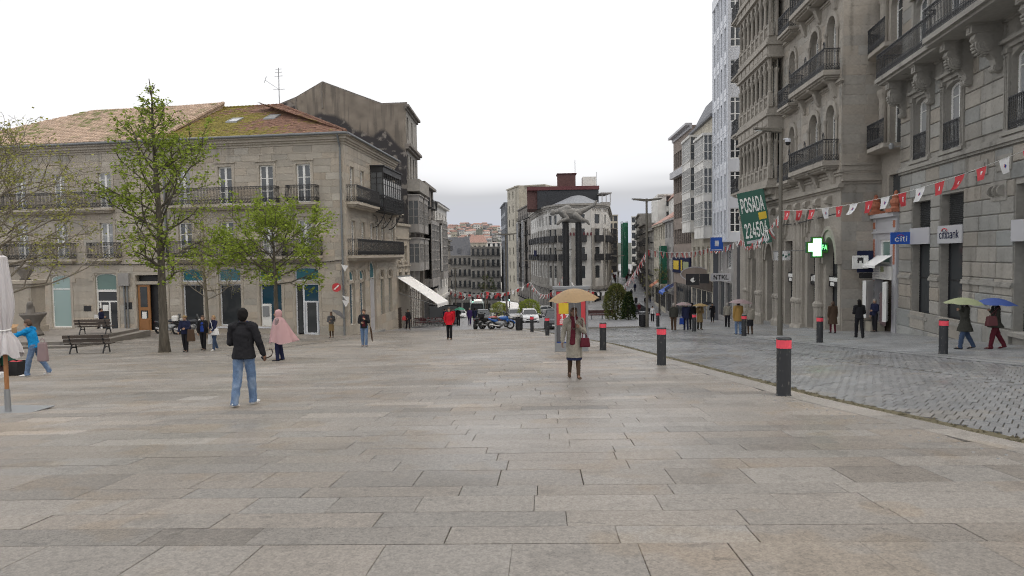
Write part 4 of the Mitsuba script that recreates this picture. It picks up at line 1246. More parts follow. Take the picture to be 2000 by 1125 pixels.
put(w, MB(FS).box(1.0, 1.1, -.02, .1, .9, 2.15).box(2.2, 2.3, -.02, .1, .9, 2.15).box(1.1, 2.2, -.02, .1, 2.05, 2.15).box(1.1, 2.2, -.02, .1, .9, 1.0), 'white_paint')
put(part(w, 'pane'), MB(FS).box(1.1, 2.2, .05, .07, 1.0, 2.05), 'glass_green')
put(part(S, 'blind'), MB(FS).raw([(.6, -.08, 1.35), (2.7, -.08, 1.35), (2.7, -.9, .85), (.6, -.9, .85), (2.7, -.9, .72), (.6, -.9, .72), (.6, -.08, 1.0), (2.7, -.08, 1.0)], [[0, 1, 2], [0, 2, 3], [3, 2, 4], [3, 4, 5]]), 'canvas_white')
ps = part(S, 'sign_panel')
put(ps, MB(FS).box(.35, 2.9, -.22, -.13, .12, .8), 'plaster_white')
put(part(ps, 'printed_patch'), MB(FS).box(1.5, 1.95, -.225, -.221, .5, .78), 'umbrella_green')
m = MB(FS)
for q in range(4):
    m.box(.5, 1.3, -.225, -.221, .22 + q * .13, .27 + q * .13).box(1.6, 2.7, -.224, -.221, .2 + q * .06, .22 + q * .06)
put(part(ps, 'printed_lines'), m, 'sign_grey', kind='stuff')
put(part(S, 'doorway'), MB(FS).box(.5, 2.75, .28, .3, -3.2, .1), 'wood_dark')
put(part(S, 'poster'), MB(FS).box(.9, 1.75, -.04, -.01, -2.3, -.6), 'umbrella_mauve')
put(part(S, 'counter'), MB(FS).box(.2, 1.0, -.5, .2, -3.3, -2.2), 'plaster_cream')
for u0, ang in ((.25, 40), (2.35, 25)):
    d = part(S, 'display_case')
    fr_ = Frame(*FS(np.array([u0, -.18, 0]))[:2], math.cos(math.radians(ang)) * FS.d[0] - math.sin(math.radians(ang)) * FS.i[0], math.cos(math.radians(ang)) * FS.d[1] - math.sin(math.radians(ang)) * FS.i[1])
    put(d, MB(fr_).box(0, .1, -.12, .06, -1.95, .02).box(.85, .95, -.12, .06, -1.95, .02).box(.1, .85, -.12, .06, -1.95, -1.8).box(.1, .85, -.12, .06, -.1, .02).box(.1, .85, .03, .06, -1.8, -.1), 'white_paint')
    put(part(d, 'pane'), MB(fr_).box(.1, .85, -.07, -.055, -1.8, -.1), 'glass_mid')
    for z in (-1.7, -1.3, -.95, -.55):
        put(part(d, 'leaflet'), MB(fr_).box(.15, .42, -.085, -.074, z, z + .3), 'white_paint' if z < -1 else 'umbrella_mauve')
        put(part(d, 'leaflet'), MB(fr_).box(.5, .78, -.085, -.074, z, z + .3), 'cloth_white')

# ---------------------------------------------------------------- carved tenement
FG = Frame(19.57, 58.5, -.082, -.9966)
rng = R_(41)
G = thing('carved_tenement', 'tall brown carved stone tenement with pointed arches, columned oriel and tiers of iron balconies', 'building')
floors = [6.5, 11.35, 16.1, 20.7]
ops = []
for z in floors:
    ops += [(13.1, 14.3, z + .1, z + 3.2), (16.9, 18.3, z + .1, z + 3.2), (19.6, 20.9, z + .1, z + 3.2), (.9, 2.2, z + .1, z + 3.1)]
gfo = [(3.7, 5.2, -3.6, 2.6), (8.0, 9.7, -3.5, 2.2), (12.2, 14.2, -3.3, 2.3), (16.5, 18.4, -3.1, 2.2), (19.5, 21.2, -2.9, 2.4)]
wb = wall(MB(FG), 0, 21.6, -5.5, 25, ops + gfo, .6)
FGe = Frame(*FG(np.array([21.6, 0, 0]))[:2], .9966, -.082)
wb.fr = FGe
wall(wb, .6, 2.3, -4.5, 25, [], .5)
put(part(G, 'wall'), wb, 'stone_gothic')
blocks(G, FG, 15.3, 21.58, 5.9, 25, .5, 1.0, [(a - .3, b + .3, c - .1, d + .5) for a, b, c, d in ops], rng, .012, .012)
blocks(G, FG, 11.9, 15.2, 5.9, 25, .5, .9, [(a - .3, b + .3, c - .1, d + .5) for a, b, c, d in ops], rng, .012, .012)
blocks(G, FG, .05, 3.4, 5.9, 25, .5, .9, [(a - .2, b + .2, c - .1, d + .4) for a, b, c, d in ops], rng, .012, .012)
blocks(G, FGe, .05, 2.28, -1.5, 25, .52, 1.0, [], rng, .012, .012)
blocks(G, FGe, .05, 2.28, -3.4, -1.52, .62, 1.1, [], rng, .10, .02)
lay_blocks(G, 'stone_gothic')


def pointed(a, b, z, rise, n=9):
    """outline of a pointed arch from the left spring to the right spring"""
    m = (a + b) / 2
    t = np.linspace(0, 1, n)
    l = [(a + (m - a) * (1 - math.cos(q * math.pi / 2)) , z + rise * math.sin(q * math.pi / 2) ** .9) for q in t]
    r = [(2 * m - x, y) for x, y in l[::-1]]
    return l + r[1:]


def pointed_frame(K, fr, a, b, z, rise, t, proud, mat, name='arch_moulding'):
    out = pointed(a - t, b + t, z, rise + t * 1.3)
    inn = pointed(a, b, z, rise)
    put(part(K, name), MB(fr).poly(Polygon(out + inn[::-1]), -proud, .05), mat)


def spandrel(K, fr, a, b, z, rise, y0, y1, mat):
    pg = sbox(a - .01, z, b + .01, z + rise + .02).difference(Polygon(pointed(a, b, z, rise)))
    put(part(K, 'spandrel'), MB(fr).poly(pg, y0, y1), mat)


for k, (a, b, z0, z1) in enumerate(ops):
    window(G, FG, a, b, z0, z1, .3, glass='glass_mid' if k % 3 else 'glass_curtain', rows=(.35, .72), fw=.08)
    spandrel(G, FG, a, b, z1 - .75, .74, .02, .28, 'stone_gothic')
    pointed_frame(G, FG, a, b, z1 - .75, .75, .22, .12, 'stone_gothic')
    for u in (a - .16, b + .16):
        m = MB(FG)
        m.lathe([(0, z0), (.13, z0), (.13, z0 + .15), (.08, z0 + .25), (.08, z1 - 1.0), (.14, z1 - .85), (.15, z1 - .72), (0, z1 - .72)], u, -.07, 8)
        put(part(G, 'colonnette'), m, 'stone_gothic')
for z in floors:
    b = balcony(G, FG, 15.6, 21.3, z, .85, slab='stone_gothic', slab_t=.25, gap=.13)
    m = MB(FG)
    for u in (15.6, 18.4, 21.3):
        m.tube([(u - .12, -.85, z + 1.15), (u - .08, -.85, z + 1.4), (u, -.85, z + 1.5), (u + .08, -.85, z + 1.4), (u + .12, -.85, z + 1.15)], .03, 5)
    put(part(b, 'finial'), m, 'iron')
    for u in (15.8, 18.2, 20.6):
        m = profile(MB(FG), [(.02, z - .26), (-.75, z - .26), (-.7, z - .45), (-.4, z - .6), (-.28, z - .9), (-.12, z - 1.3), (.02, z - 1.4)], u, u + .35)
        put(part(b, 'bracket'), m, 'stone_gothic')
    b = balcony(G, FG, 12.7, 14.9, z - .35, .7, slab='stone_gothic', gap=.13)
    b = balcony(G, FG, .3, 3.2, z, .8, slab='stone_gothic', gap=.13)
    put(part(G, 'string_course'), mouldings(MB(FG), 0, 21.6, z - .75, [(.08, .06), (.1, .14), (.08, .08)], 0, 1), 'stone_gothic')
# oriel of columns
O = part(G, 'oriel')
m = MB(FG)
for z in floors:
    m.box(3.6, 11.7, -1.1, 0, z - .35, z - .05).box(3.7, 11.6, -1.0, 0, z - .05, z + .12).box(3.5, 11.8, -1.2, 0, z - .5, z - .352)
    m.box(3.6, 11.7, -1.05, 0, z + 3.6, z + 4.35).box(3.5, 11.8, -1.18, 0, z + 3.42, z + 3.6)
    for q in range(7):
        m.box(3.75 + q * 1.15, 4.65 + q * 1.15, -1.09, -1.05, z + 3.72, z + 4.2)
m.box(3.6, 11.7, -.5, 0, 5.2, 6.0).box(3.8, 11.5, -.8, 0, 5.6, 6.0)
put(O, m, 'stone_gothic')
for z in floors:
    us = np.linspace(3.75, 11.55, 8)
    for u in us:
        m = MB(FG)
        m.lathe([(0, z + .95), (.17, z + .95), (.17, z + 1.1), (.11, z + 1.2), (.11, z + 2.4), (.2, z + 2.65), (.2, z + 2.8), (0, z + 2.8)], u, -.88, 8)
        m.box(u - .16, u + .16, -1.02, -.7, z + .12, z + .95)
        put(part(O, 'column'), m, 'stone_gothic')
    for u in (3.75, 11.55):
        put(part(O, 'column'), MB(FG).lathe([(0, z + .12), (.12, z + .12), (.11, z + 2.4), (.2, z + 2.65), (0, z + 2.8)], u, -.45, 8), 'stone_gothic')
    for a, b in zip(us[:-1], us[1:]):
        pg = sbox(a - .001, z + 2.8, b + .001, z + 3.42).difference(Polygon(pointed(a + .16, b - .16, z + 2.79, .52)))
        put(part(O, 'tracery'), MB(FG).poly(pg, -.98, -.78), 'stone_gothic')
    m = MB(FG)
    for q in range(40):
        u = 3.85 + q * .195
        m.lathe([(0, z + .15), (.05, z + .15), (.03, z + .3), (.07, z + .5), (.03, z + .72), (.06, z + .85), (0, z + .85)], u, -.9, 6)
    m.box(3.75, 11.55, -.98, -.8, z + .84, z + .96)
    put(part(O, 'balustrade'), m, 'stone_gothic')
    put(part(O, 'pane'), MB(FG).box(3.9, 11.4, -.3, -.27, z + .12, z + 3.4), 'glass')
    mm = MB(FG)
    for q in range(15):
        mm.box(3.85 + q * .53, 3.93 + q * .53, -.36, -.28, z + .12, z + 3.4)
    put(part(O, 'glazing_bars'), mm, 'plaster_cream')
# ground floor arches and piers
for k, (a, b, z0, z1) in enumerate(gfo):
    rise = [1.5, 1.2, .02, .02, 1.5][k]
    if rise > .1:
        spandrel(G, FG, a, b, z1 - rise, rise, .0, .4, 'stone_gothic')
        pointed_frame(G, FG, a, b, z1 - rise, rise, .3, .16, 'stone_gothic')
        pointed_frame(G, FG, a - .34, b + .34, z1 - rise, rise + .4, .16, .24, 'stone_gothic')
    w = part(G, 'shop_window')
    put(w, MB(FG).box(a, a + .09, .4, .5, z0, z1).box(b - .09, b, .4, .5, z0, z1).box(a + .09, b - .09, .4, .5, .25, .33).box((a + b) / 2 - .04, (a + b) / 2 + .04, .41, .49, z0, .25), 'black')
    put(part(w, 'pane'), MB(FG).box(a + .05, b - .05, .44, .46, z0, z1), 'glass')
    put(part(G, 'threshold'), MB(FG).box(a - .1, b + .1, -.25, .5, z0 - .6, z0 - .003), 'granite_grey')
for k in (2, 3, 4):
    a, b = gfo[k][:2]
    s = part(G, 'fascia_sign')
    put(s, MB(FG).box(a + .02, b - .02, .18, .3, -.42, .2), 'black')
    m = MB(FG)
    if k == 3:
        for q in range(7):
            m.box(a + .2 + q * .22, a + .34 + q * .22, .165, .178, -.22 + .05 * (q % 2), .06 + .05 * (q % 3))
    else:
        m.box(a + .1, a + 1.35, .165, .178, -.1, .12).box(a + .25, a + .8, .165, .178, -.36, -.16).box(a + 1.45, b - .1, .165, .178, -.3, .05)
    put(part(s, 'white_lettering'), m, 'white_paint')
for u in (2.9, 6.4, 7.0, 10.8, 11.5, 14.85, 15.6, 18.85):
    put(part(G, 'pier'), MB(FG).lathe([(0, -4.5), (.42, -4.5), (.42, -3.2), (.3, -3.0), (.3, -1.7), (.37, -1.6), (.37, -1.45), (.24, -1.3), (.24, 3.2), (.38, 3.6), (.4, 3.9), (0, 3.9)], u, -.12, 10), 'stone_gothic')
for a, b in ((2.4, 3.4), (5.9, 7.5), (10.3, 12.0), (14.4, 16.1), (18.5, 19.2)):
    put(part(G, 'pilaster'), MB(FG).box(a, b, -.3, .02, -4.8, -2.9).box(a + .08, b - .08, -.18, .02, -2.9, 3.9), 'stone_gothic')
put(part(G, 'plinth_stone'), MB(FG).box(21.25, 21.62, -.3, .02, -4.5, -2.4), 'stone_gothic')
put(part(G, 'string_course'), mouldings(MB(FG), 0, 21.6, 4.9, [(.12, .1), (.14, .26), (.1, .16), (.4, .05), (.1, .14)], 0, 1), 'stone_gothic')
for u in np.arange(.6, 21, 1.75):
    put(part(G, 'rosette'), disc_u(MB(FG), u, u + .5, -.08, 4.45, .24, 10), 'stone_gothic')
for (a, b) in ((12.2, 14.2), (16.5, 18.4)):
    pointed_frame(G, FG, a + .4, b - .4, 2.75, 1.0, .22, .14, 'stone_gothic')
    pointed_frame(G, FG, a + .02, b - .02, 2.5, 1.7, .14, .2, 'stone_gothic')
put(part(G, 'cable'), MB(FG).tube([(12, -.3, 3.4), (15, -.32, 3.35), (19, -.32, 3.5), (21.7, -.3, 3.6)], .04, 4), 'black')
E2 = MB(FGe)
mouldings(E2, 0, 2.3, 5.2, [(.15, .08), (.15, .2), (.15, .12)])
mouldings(E2, 0, 2.3, 5.9, [(.3, .05), (.12, .12)])
put(part(G, 'string_course'), E2, 'stone_gothic')
# signs hung on the tenement
P_ = thing('letting_board', 'big tilted dark green board lettered POSADA 224504 on the tenement corner', 'sign')
FPz = Frame(16.2, 48.6, 1.85, -1.2)
tilt = math.radians(9)


def tb(v):
    v = np.asarray(v, float)
    u, z = (v[:, 0] - 1.1) * .82, v[:, 2] - 4.0
    return np.stack([1.0 + u * math.cos(tilt) - z * math.sin(tilt), v[:, 1], 4.0 + u * math.sin(tilt) + z * math.cos(tilt)], 1)


def board_piece(name, mat, x0, x1, z0, z1, y0=-.02, y1=-.003):
    m = MB().box(x0, x1, y0, y1, z0, z1)
    put(part(P_, name), MB(FPz).raw(tb(m.v[0]), m.f[0]), mat)


board_piece('board', 'green_board', 0, 2.25, 2.1, 5.9, 0, .08)
for tx, z, h in (('POSADA', 4.45, 1.0), ('224504', 2.65, 1.0)):
    t = meshkit.text_mesh(tx, 1.0, .02, True)
    v = np.array(t.vertices)
    put(part(P_, 'lettering'), MB(FPz).raw(tb(np.stack([.14 + v[:, 0] * 1.95 / v[:, 0].max(), -.004 - v[:, 2], z + v[:, 1] * h], 1)), t.faces), 'white_paint')
board_piece('yellow_patch', 'yellow', 1.5, 2.15, 3.8, 4.3)
board_piece('small_print', 'sign_grey', .2, 2.05, 2.25, 2.45)
put(part(P_, 'bracket'), MB(FPz).tube([(2.0, .1, 3), (2.2, .7, 3)], .05, 5).tube([(1.9, .1, 5.3), (2.2, .8, 5.3)], .05, 5), 'grey_metal')
X = thing('pharmacy_cross', 'lit green and white pharmacy cross sign reading FA, hung out from the carved tenement', 'sign')
fx = Frame(16.82, 38.9, 1, -.12)
c0 = (.56, 1.83)
cr = lambda s, t: sbox(c0[0] - s, c0[1] - t, c0[0] + s, c0[1] + t).union(sbox(c0[0] - t, c0[1] - s, c0[0] + t, c0[1] + s))
put(part(X, 'housing'), MB(fx).poly(cr(.6, .32), 0, .2), 'green_board')
put(part(X, 'rim'), MB(fx).poly(cr(.58, .3).difference(cr(.5, .24)), -.015, -.002), 'green_paint')
lit = sbox(c0[0] - .5, c0[1] - .24, c0[0] + .22, c0[1] + .24).union(sbox(c0[0] - .24, c0[1] - .5, c0[0] + .22, c0[1] + .5))
em = MB(fx).poly(lit, -.02, -.004)
kx = put(part(X, 'lit_face'), em, 'white_paint')
scene[kx]['emitter'] = {'type': 'area', 'radiance': {'type': 'rgb', 'value': [.19, .56, .28]}}
t = meshkit.text_mesh('FA', .26, .01, True)
v = np.array(t.vertices)
kf = put(part(X, 'lit_letters'), MB(fx).raw(np.stack([c0[0] + .23 + v[:, 0] * .3 / v[:, 0].max(), -.006 - v[:, 2], c0[1] - .13 + v[:, 1]], 1), t.faces), 'white_paint')
scene[kf]['emitter'] = {'type': 'area', 'radiance': {'type': 'rgb', 'value': [.04, .40, .08]}}
put(part(X, 'bracket'), MB(fx).tube([(1.1, .1, 1.95), (1.3, .1, 1.95)], .04, 5), 'grey_metal')
Q = thing('shop_flag', 'small green and white hanging flag beside the pharmacy cross', 'flag')
fq = Frame(15.95, 41.6, 1, -.1)
n = 8
m = MB(fq)
for k in range(n):
    a, b = k / n * 1.0, (k + 1) / n * 1.0
    z = lambda q: .06 * math.sin(q * 7)
    m.raw([(a, z(a), 1.62), (b, z(b), 1.62 + .02), (b, z(b) * 1.5, 1.12), (a, z(a) * 1.5, 1.05)], [[0, 1, 2], [0, 2, 3]])
put(part(Q, 'cloth'), m, 'cloth_white')
m = MB(fq)
for a, zz in ((.2, 1.25), (.45, 1.3), (.62, 1.22), (.8, 1.35)):
    m.raw([(a, -.08, zz), (a + .16, -.08, zz + .05), (a + .1, -.08, zz + .2)], [[0, 1, 2]])
put(part(Q, 'emblem'), m, 'green_board')
put(part(Q, 'pole'), MB(fq).tube([(-.05, 0, 1.64), (1.9, .2, 1.66)], .02, 5), 'grey_metal')
W = thing('square_wall_sign', 'white square sign with a dark emblem on a navy board, on the tenement end wall', 'sign')
fw_ = Frame(18.0, 36.2, 1, -.08)
put(part(W, 'board'), MB(fw_).box(.35, 1.15, .02, .12, .45, 1.6), 'cloth_navy')
put(part(W, 'panel'), MB(fw_).box(.05, .85, -.06, .015, .65, 1.35), 'white_paint')
put(part(W, 'emblem'), MB(fw_).poly(Polygon([(.3, .95), (.6, .95), (.6, 1.25), (.3, 1.25)]).difference(sbox(.38, .95, .52, 1.08)), -.07, -.062), 'black')
put(part(W, 'lower_board'), MB(fw_).box(.45, 1.1, .02, .1, .15, .42), 'black')
put(part(W, 'bracket'), MB(fw_).tube([(.5, .1, 1.2), (.5, .85, 1.2)], .03, 5), 'grey_metal')

# ---------------------------------------------------------------- white glazed tower, glazed gallery house, brown offices
FHs = Frame(19.75, 67.0, -.11, -.99)
FHe = Frame(18.95, 60.0, 1, -.08)
H2 = thing('white_tower_house', 'tall narrow white block of many storeys with square paned windows on its end wall', 'building')
zs = [2.6 + k * 3.2 for k in range(7)]
oe = [(.12, 1.12, z + .75, z + 2.85) for z in zs]
os_ = [(.5 + q * 1.65, 1.2 + q * 1.65, z + .6, z + 2.75) for z in zs for q in range(4)]
wb = wall(MB(FHs), 0, 7.04, 2.5, 24.6, os_, .25)
wb.fr = FHe
wall(wb, .26, 1.28, 2.5, 24.9, [(max(o[0], .26), o[1], o[2], o[3]) for o in oe], .25)
put(part(H2, 'wall'), wb, 'white_metal')
for o in oe:
    window(H2, FHe, .2, o[1], o[2], o[3], .08, rows=(.32, .82), bars=.08, glass='glass' if o[2] < 12 else 'glass_mid')
for o in os_:
    far_window(H2, FHs, *o, depth=.12, glass='glass_mid')
m = MB(FHs)
for q in range(5):
    m.box(q * 1.65 + .05, q * 1.65 + .14, -.08, 0, 2.5, 24.6)
for z in zs:
    m.box(0, 7, -.03, 0, z - .05, z + .06)
put(part(H2, 'ribs'), m, 'white_metal')
put(part(H2, 'roof_rail'), MB(FHs).box(0, 7, -.1, .1, 24.6, 25.6).box(6.9, 7.0, 0, 5, 24.6, 25.0), 'white_metal')
put(part(H2, 'roof'), MB(FHs).box(-1, 7.0, .3, 7, 24.3, 27.5), 'slate')
put(part(H2, 'side_wall'), MB(FHe).box(1.28, 6, -.1, .4, -6, 25), 'stone_far')
FHg = FHs.off(0, .5)
gw = [(.4, 3.0, -4.5, -1.2), (3.6, 6.4, -4.5, -1.2), (.8, 2.0, -.2, 1.8), (4.2, 6.2, .1, 1.8)]
put(part(H2, 'ground_floor'), wall(MB(FHg), 0, 7.0, -6.5, 2.5, gw, .3), 'plaster_grey')
for o in gw:
    far_window(H2, FHg, *o, frame='white_paint' if o[2] > -1 else None)
sg = part(H2, 'shop_sign')
fs_ = Frame(17.55, 60.2, 1.3, -.25)
put(sg, MB(fs_).box(0, 1.7, 0, .12, -.95, -.25), 'sign_grey', label='grey projecting sign with dark letters NTKL')
t = meshkit.text_mesh('NTKL', .4, .02, True)
v = np.array(t.vertices)
put(part(sg, 'lettering'), MB(fs_).raw(np.stack([.2 + v[:, 0] * 1.3 / v[:, 0].max(), -.003 - v[:, 2], -.8 + v[:, 1]], 1), t.faces), 'black')
ab = part(H2, 'black_sign')
put(ab, MB(fs_).box(-2.1, -.95, .3, .42, -1.3, -.3).box(-.9, -.1, .3, .4, -1.15, -.3), 'black')
ap = sum_ = Polygon([(math.cos(q) * .2 * (1 + .1 * math.cos(2 * q)), math.sin(q) * .2) for q in np.linspace(0, 2 * np.pi, 24)]).difference(Polygon([(.14 + math.cos(q) * .09, .04 + math.sin(q) * .1) for q in np.linspace(0, 2 * np.pi, 16)])).union(Polygon([(0, .22), (.1, .34), (.05, .22)]))
from shapely.affinity import translate
put(part(ab, 'fruit_emblem'), MB(fs_).poly(translate(ap, -1.5, -.85), .28, .298), 'white_paint')
bb = thing('blue_projecting_sign', 'blue and white projecting sign under the white tower house', 'sign')
fb_ = Frame(18.12, 62.2, 1.0, -.15)
put(part(bb, 'panel'), MB(fb_).box(0, 1.1, 0, .12, 1.72, 2.95), 'blue_sign')
put(part(bb, 'emblem'), MB(fb_).box(.38, .72, -.02, -.002, 2.15, 2.65).box(.08, 1.02, -.02, -.002, 1.78, 1.86), 'white_metal')
put(part(bb, 'bracket'), MB(fb_).tube([(1.1, .05, 2.5), (1.35, .05, 2.5)], .05, 5), 'grey_metal')

FI = Frame(20.55, 78.0, -.07, -.99)
I1 = thing('glazed_gallery_house', 'house with stacked white glazed galleries and a slate attic beside the white tower', 'building')
put(part(I1, 'wall'), wall(MB(FI), 0, 11, -7.5, 15.0, [(1.0 + q * 2.4, 2.2 + q * 2.4, -.5, 2.2) for q in range(4)], .3), 'plaster_cream')
for q in range(4):
    far_window(I1, FI, 1.0 + q * 2.4, 2.2 + q * 2.4, -.5, 2.2, frame='plaster_cream')
for u0, u1, z0, z1, pr in ((.2, 5.0, 4.2, 13.8, 1.1), (6.2, 10.8, 3.4, 11.8, .9)):
    g = part(I1, 'glazed_gallery')
    m = MB(FI).box(u0, u1, -pr, 0, z0 - .4, z0)
    z = z0
    while z < z1 - .5:
        m.box(u0, u1, -pr, 0, z, z + .75).box(u0 - .05, u1 + .05, -pr - .08, 0, z + .75, z + .83)
        for u in np.linspace(u0, u1 - .1, 9):
            m.box(u, u + .1, -pr, -pr + .08, z + .83, z + 3.2)
        for v in np.linspace(-pr, -.1, 3):
            m.box(u1 - .08, u1, v, v + .1, z + .83, z + 3.2)
        for zz in (z + 1.6, z + 2.4):
            m.box(u0, u1, -pr + .01, -pr + .07, zz, zz + .06).box(u1 - .07, u1 - .01, -pr, 0, zz, zz + .06)
        z += 3.2
    m.box(u0 - .1, u1 + .1, -pr - .1, 0, z, z + .25)
    put(g, m, 'plaster_white')
    put(part(g, 'pane'), MB(FI).box(u0 + .03, u1 - .03, -pr + .04, -pr + .05, z0, z).box(u1 - .04, u1 - .03, -pr + .05, -.02, z0, z), 'glass_mid')
put(part(I1, 'roof'), MB(FI).raw([(0, 0, 15), (11, 0, 15), (11, 1.6, 18), (0, 1.6, 18), (11, 8, 18), (0, 8, 18)], [[0, 1, 2], [0, 2, 3], [3, 2, 4], [3, 4, 5]]).box(-.1, 11.1, -.3, .2, 14.8, 15.05).box(11, 11.05, 0, 8, -7, 15), 'slate')
put(part(I1, 'shopfront'), MB(FI).box(.2, 10.8, -.12, .02, -2.3, -1.3), 'wood_dark')
for q in range(4):
    far_window(I1, FI, .6 + q * 2.6, 2.6 + q * 2.6, -6.5, -2.4, depth=-.03)
ov = thing('oval_sign', 'brown oval projecting sign above the shops near the white tower', 'sign')
fo = Frame(17.5, 70.5, 1, -.2)
put(part(ov, 'panel'), MB(fo).poly(Polygon([(1.4 + math.cos(q) * 1.5, -.6 + math.sin(q) * .75) for q in np.linspace(0, 2 * np.pi, 28)]), 0, .12), 'plaster_brown')
put(part(ov, 'rim'), MB(fo).poly(Polygon([(1.4 + math.cos(q) * 1.5, -.6 + math.sin(q) * .75) for q in np.linspace(0, 2 * np.pi, 28)]).difference(Polygon([(1.4 + math.cos(q) * 1.4, -.6 + math.sin(q) * .66) for q in np.linspace(0, 2 * np.pi, 28)])), -.03, -.002), 'sign_grey')
put(part(ov, 'bracket'), MB(fo).tube([(2.8, .06, -.5), (3.3, .06, -.5)], .05, 5), 'grey_metal')

FI2 = Frame(21.0, 88.5, -.04, -.99)
I2 = thing('brown_office_block', 'brown concrete office block with long bands of windows, next to the glazed gallery house', 'building')
wi = [(.25, 10.2, z, z + 1.9) for z in (2.6, 5.8, 9.0, 12.2)]
wb = wall(MB(FI2), 0, 10.5, -8, 16.0, wi + [(.4, 10.1, -6.8, -2.2)], .3)
put(part(I2, 'wall'), wb, 'plaster_brown')
for o in wi:
    for q in range(9):
        a = o[0] + q * 1.105
        w = part(I2, 'window')
        put(w, MB(FI2).box(a, a + .16, .02, .2, o[2], o[3]).box(a + .16, a + 1.1, .1, .18, o[2], o[2] + .08), 'plaster_brown')
        put(part(w, 'pane'), MB(FI2).box(a + .16, a + 1.1, .14, .16, o[2] + .08, o[3]), 'glass')
put(part(I2, 'cornice'), mouldings(MB(FI2), 0, 10.5, 15.6, [(.4, .2), (.25, .7)]), 'sign_grey')
put(part(I2, 'grey_band'), MB(FI2).box(0, 10.5, -.5, .1, 10.95, 11.75), 'sign_grey')
put(part(I2, 'side_wall'), MB(FI2).box(10.2, 10.5, .3, 8, -8, 16), 'plaster_brown')
s = part(I2, 'sign_band')
put(s, MB(FI2).box(.2, 10.3, -.2, .02, -.9, 1.0), 'cloth_navy')
put(part(s, 'lettering'), MB(FI2).box(1.0, 4.2, -.24, -.201, -.5, .6).box(5.6, 6.2, -.24, -.201, -.6, .7), 'yellow')
put(part(s, 'lettering'), MB(FI2).box(6.8, 9.8, -.24, -.201, -.4, .5), 'umbrella_green')
for q in range(4):
    far_window(I2, FI2, .5 + q * 2.4, 2.6 + q * 2.4, -6.8, -2.2)

# ---------------------------------------------------------------- round-fronted block in the middle of the view
E = thing('rounded_corner_block', 'white and stone block with a rounded front, dark balconies and a red topped attic', 'building')
pts = [(4.6, 160), (5.6, 140), (7.0, 130.5), (8.6, 126.6), (11.0, 125.0), (14.6, 124.8), (17.0, 126.6), (18.3, 130), (24, 165)]
zb, zt = -10.6, 10.4
seg = []
for (x0, y0), (x1, y1) in zip(pts[:-1], pts[1:]):
    seg.append((Frame(x0, y0, x1 - x0, y1 - y0), math.hypot(x1 - x0, y1 - y0)))
wlv = [-2.9, 0.5, 3.9, 7.1]
wm, pil, zig = MB(), MB(), MB()
for k, (fr, L) in enumerate(seg):
    n = {0: 4, 1: 3, 2: 2, 3: 1, 4: 1, 5: 1, 6: 1, 7: 7}[k]
    ww = 1.0 if k in (0, 1) else 1.25
    ops = []
    for q in range(n):
        u = L * (q + .5) / n
        for z in wlv:
            ops.append((u - ww / 2, u + ww / 2, z, z + (2.3 if z < 7 else 1.7)))
        ops.append((u - ww * .8, u + ww * .8, -9.8, -5.2))
    wm.fr = fr
    wall(wm, 0, L, zb, zt, ops, .35)
    for o in ops:
        far_window(E, fr, *o, glass='glass' if o[2] > -5 else 'black')
    pil.fr = fr
    for q in range(n + 1):
        u = L * q / n
        if k in (0, 1, 2, 7):
            pil.box(max(u - .35, 0), min(u + .35, L), -.14, 0, -4.4, 6.3)
        elif q < n or k == 6:
            pil.box(max(u - .75, -.05), min(u + .75, L + .05), -.22, 0, -4.4, 6.3)
    for o in ops:
        if o[2] < -5:
            pil.box(max(o[0] - .5, 0), o[0], -.1, .3, zb, -4.4).box(o[1], min(o[1] + .5, L), -.1, .3, zb, -4.4)
    pil.box(0, L, -.28, 0, -4.9, -4.4)
    if k in (0, 1, 7):
        pil.box(0, L, -.06, 0, -4.4, -3.0)
    zig.fr = fr
    zig.box(-.1, L + .1, -.45, .1, 10.4, 10.75).box(-.1, L + .1, -.25, .1, 10.1, 10.4)
    u = .2
    while u < L - .5:
        zig.poly(Polygon([(u, 9.9), (u + .3, 9.3), (u + .6, 9.9), (u + .45, 9.9), (u + .3, 9.6), (u + .15, 9.9)]), -.05, 0)
        u += .6
    for q in range(n):
        u = L * (q + .5) / n
        for z in wlv[1:3]:
            w = .95
            put(part(E, 'balcony'), MB(fr).box(u - w, u + w, -.75, 0, z - .15, z).box(u - w, u + w, -.75, -.7, z, z + 1.05).box(u - w, u - w + .05, -.7, 0, z, z + 1.05).box(u + w - .05, u + w, -.7, 0, z, z + 1.05), 'iron')
M_ = plaster((0.52, 0.512, 0.49))
MP('plaster_pale', M_)
put(part(E, 'wall'), wm, 'plaster_pale')
put(part(E, 'pilasters'), pil, 'stone_far', kind='stuff')
put(part(E, 'cornice'), zig, 'stone_far')
dome = MB()
c = np.array([12.8, 130.5])
ring = [(7.6, 129.5), (9.0, 127.1), (11.2, 125.7), (14.4, 125.6), (16.6, 127.2), (17.8, 130)]
for a, b in zip(ring[:-1], ring[1:]):
    dome.raw([(*a, 10.76), (*b, 10.76), ((b[0] + c[0] * 3) / 4, (b[1] + c[1] * 3) / 4, 12.5), ((a[0] + c[0] * 3) / 4, (a[1] + c[1] * 3) / 4, 12.5), (c[0], c[1], 12.7)], [[0, 1, 2], [0, 2, 3], [3, 2, 4]])
put(part(E, 'cupola'), dome, 'zinc')
fA_ = Frame(5.2, 134.5, 1, -.03)
put(part(E, 'attic'), MB(fA_).box(0, 12.0, 0, 10, 10.5, 14.1).poly(Polygon([(0, 10.5), (0, 11), (2, 14.1), (2, 10.5)]), -.1, 0), 'attic_dark')
put(part(E, 'attic_trim'), MB(fA_).box(-2.0, 12.1, -.2, 10, 14.102, 14.8), 'maroon')
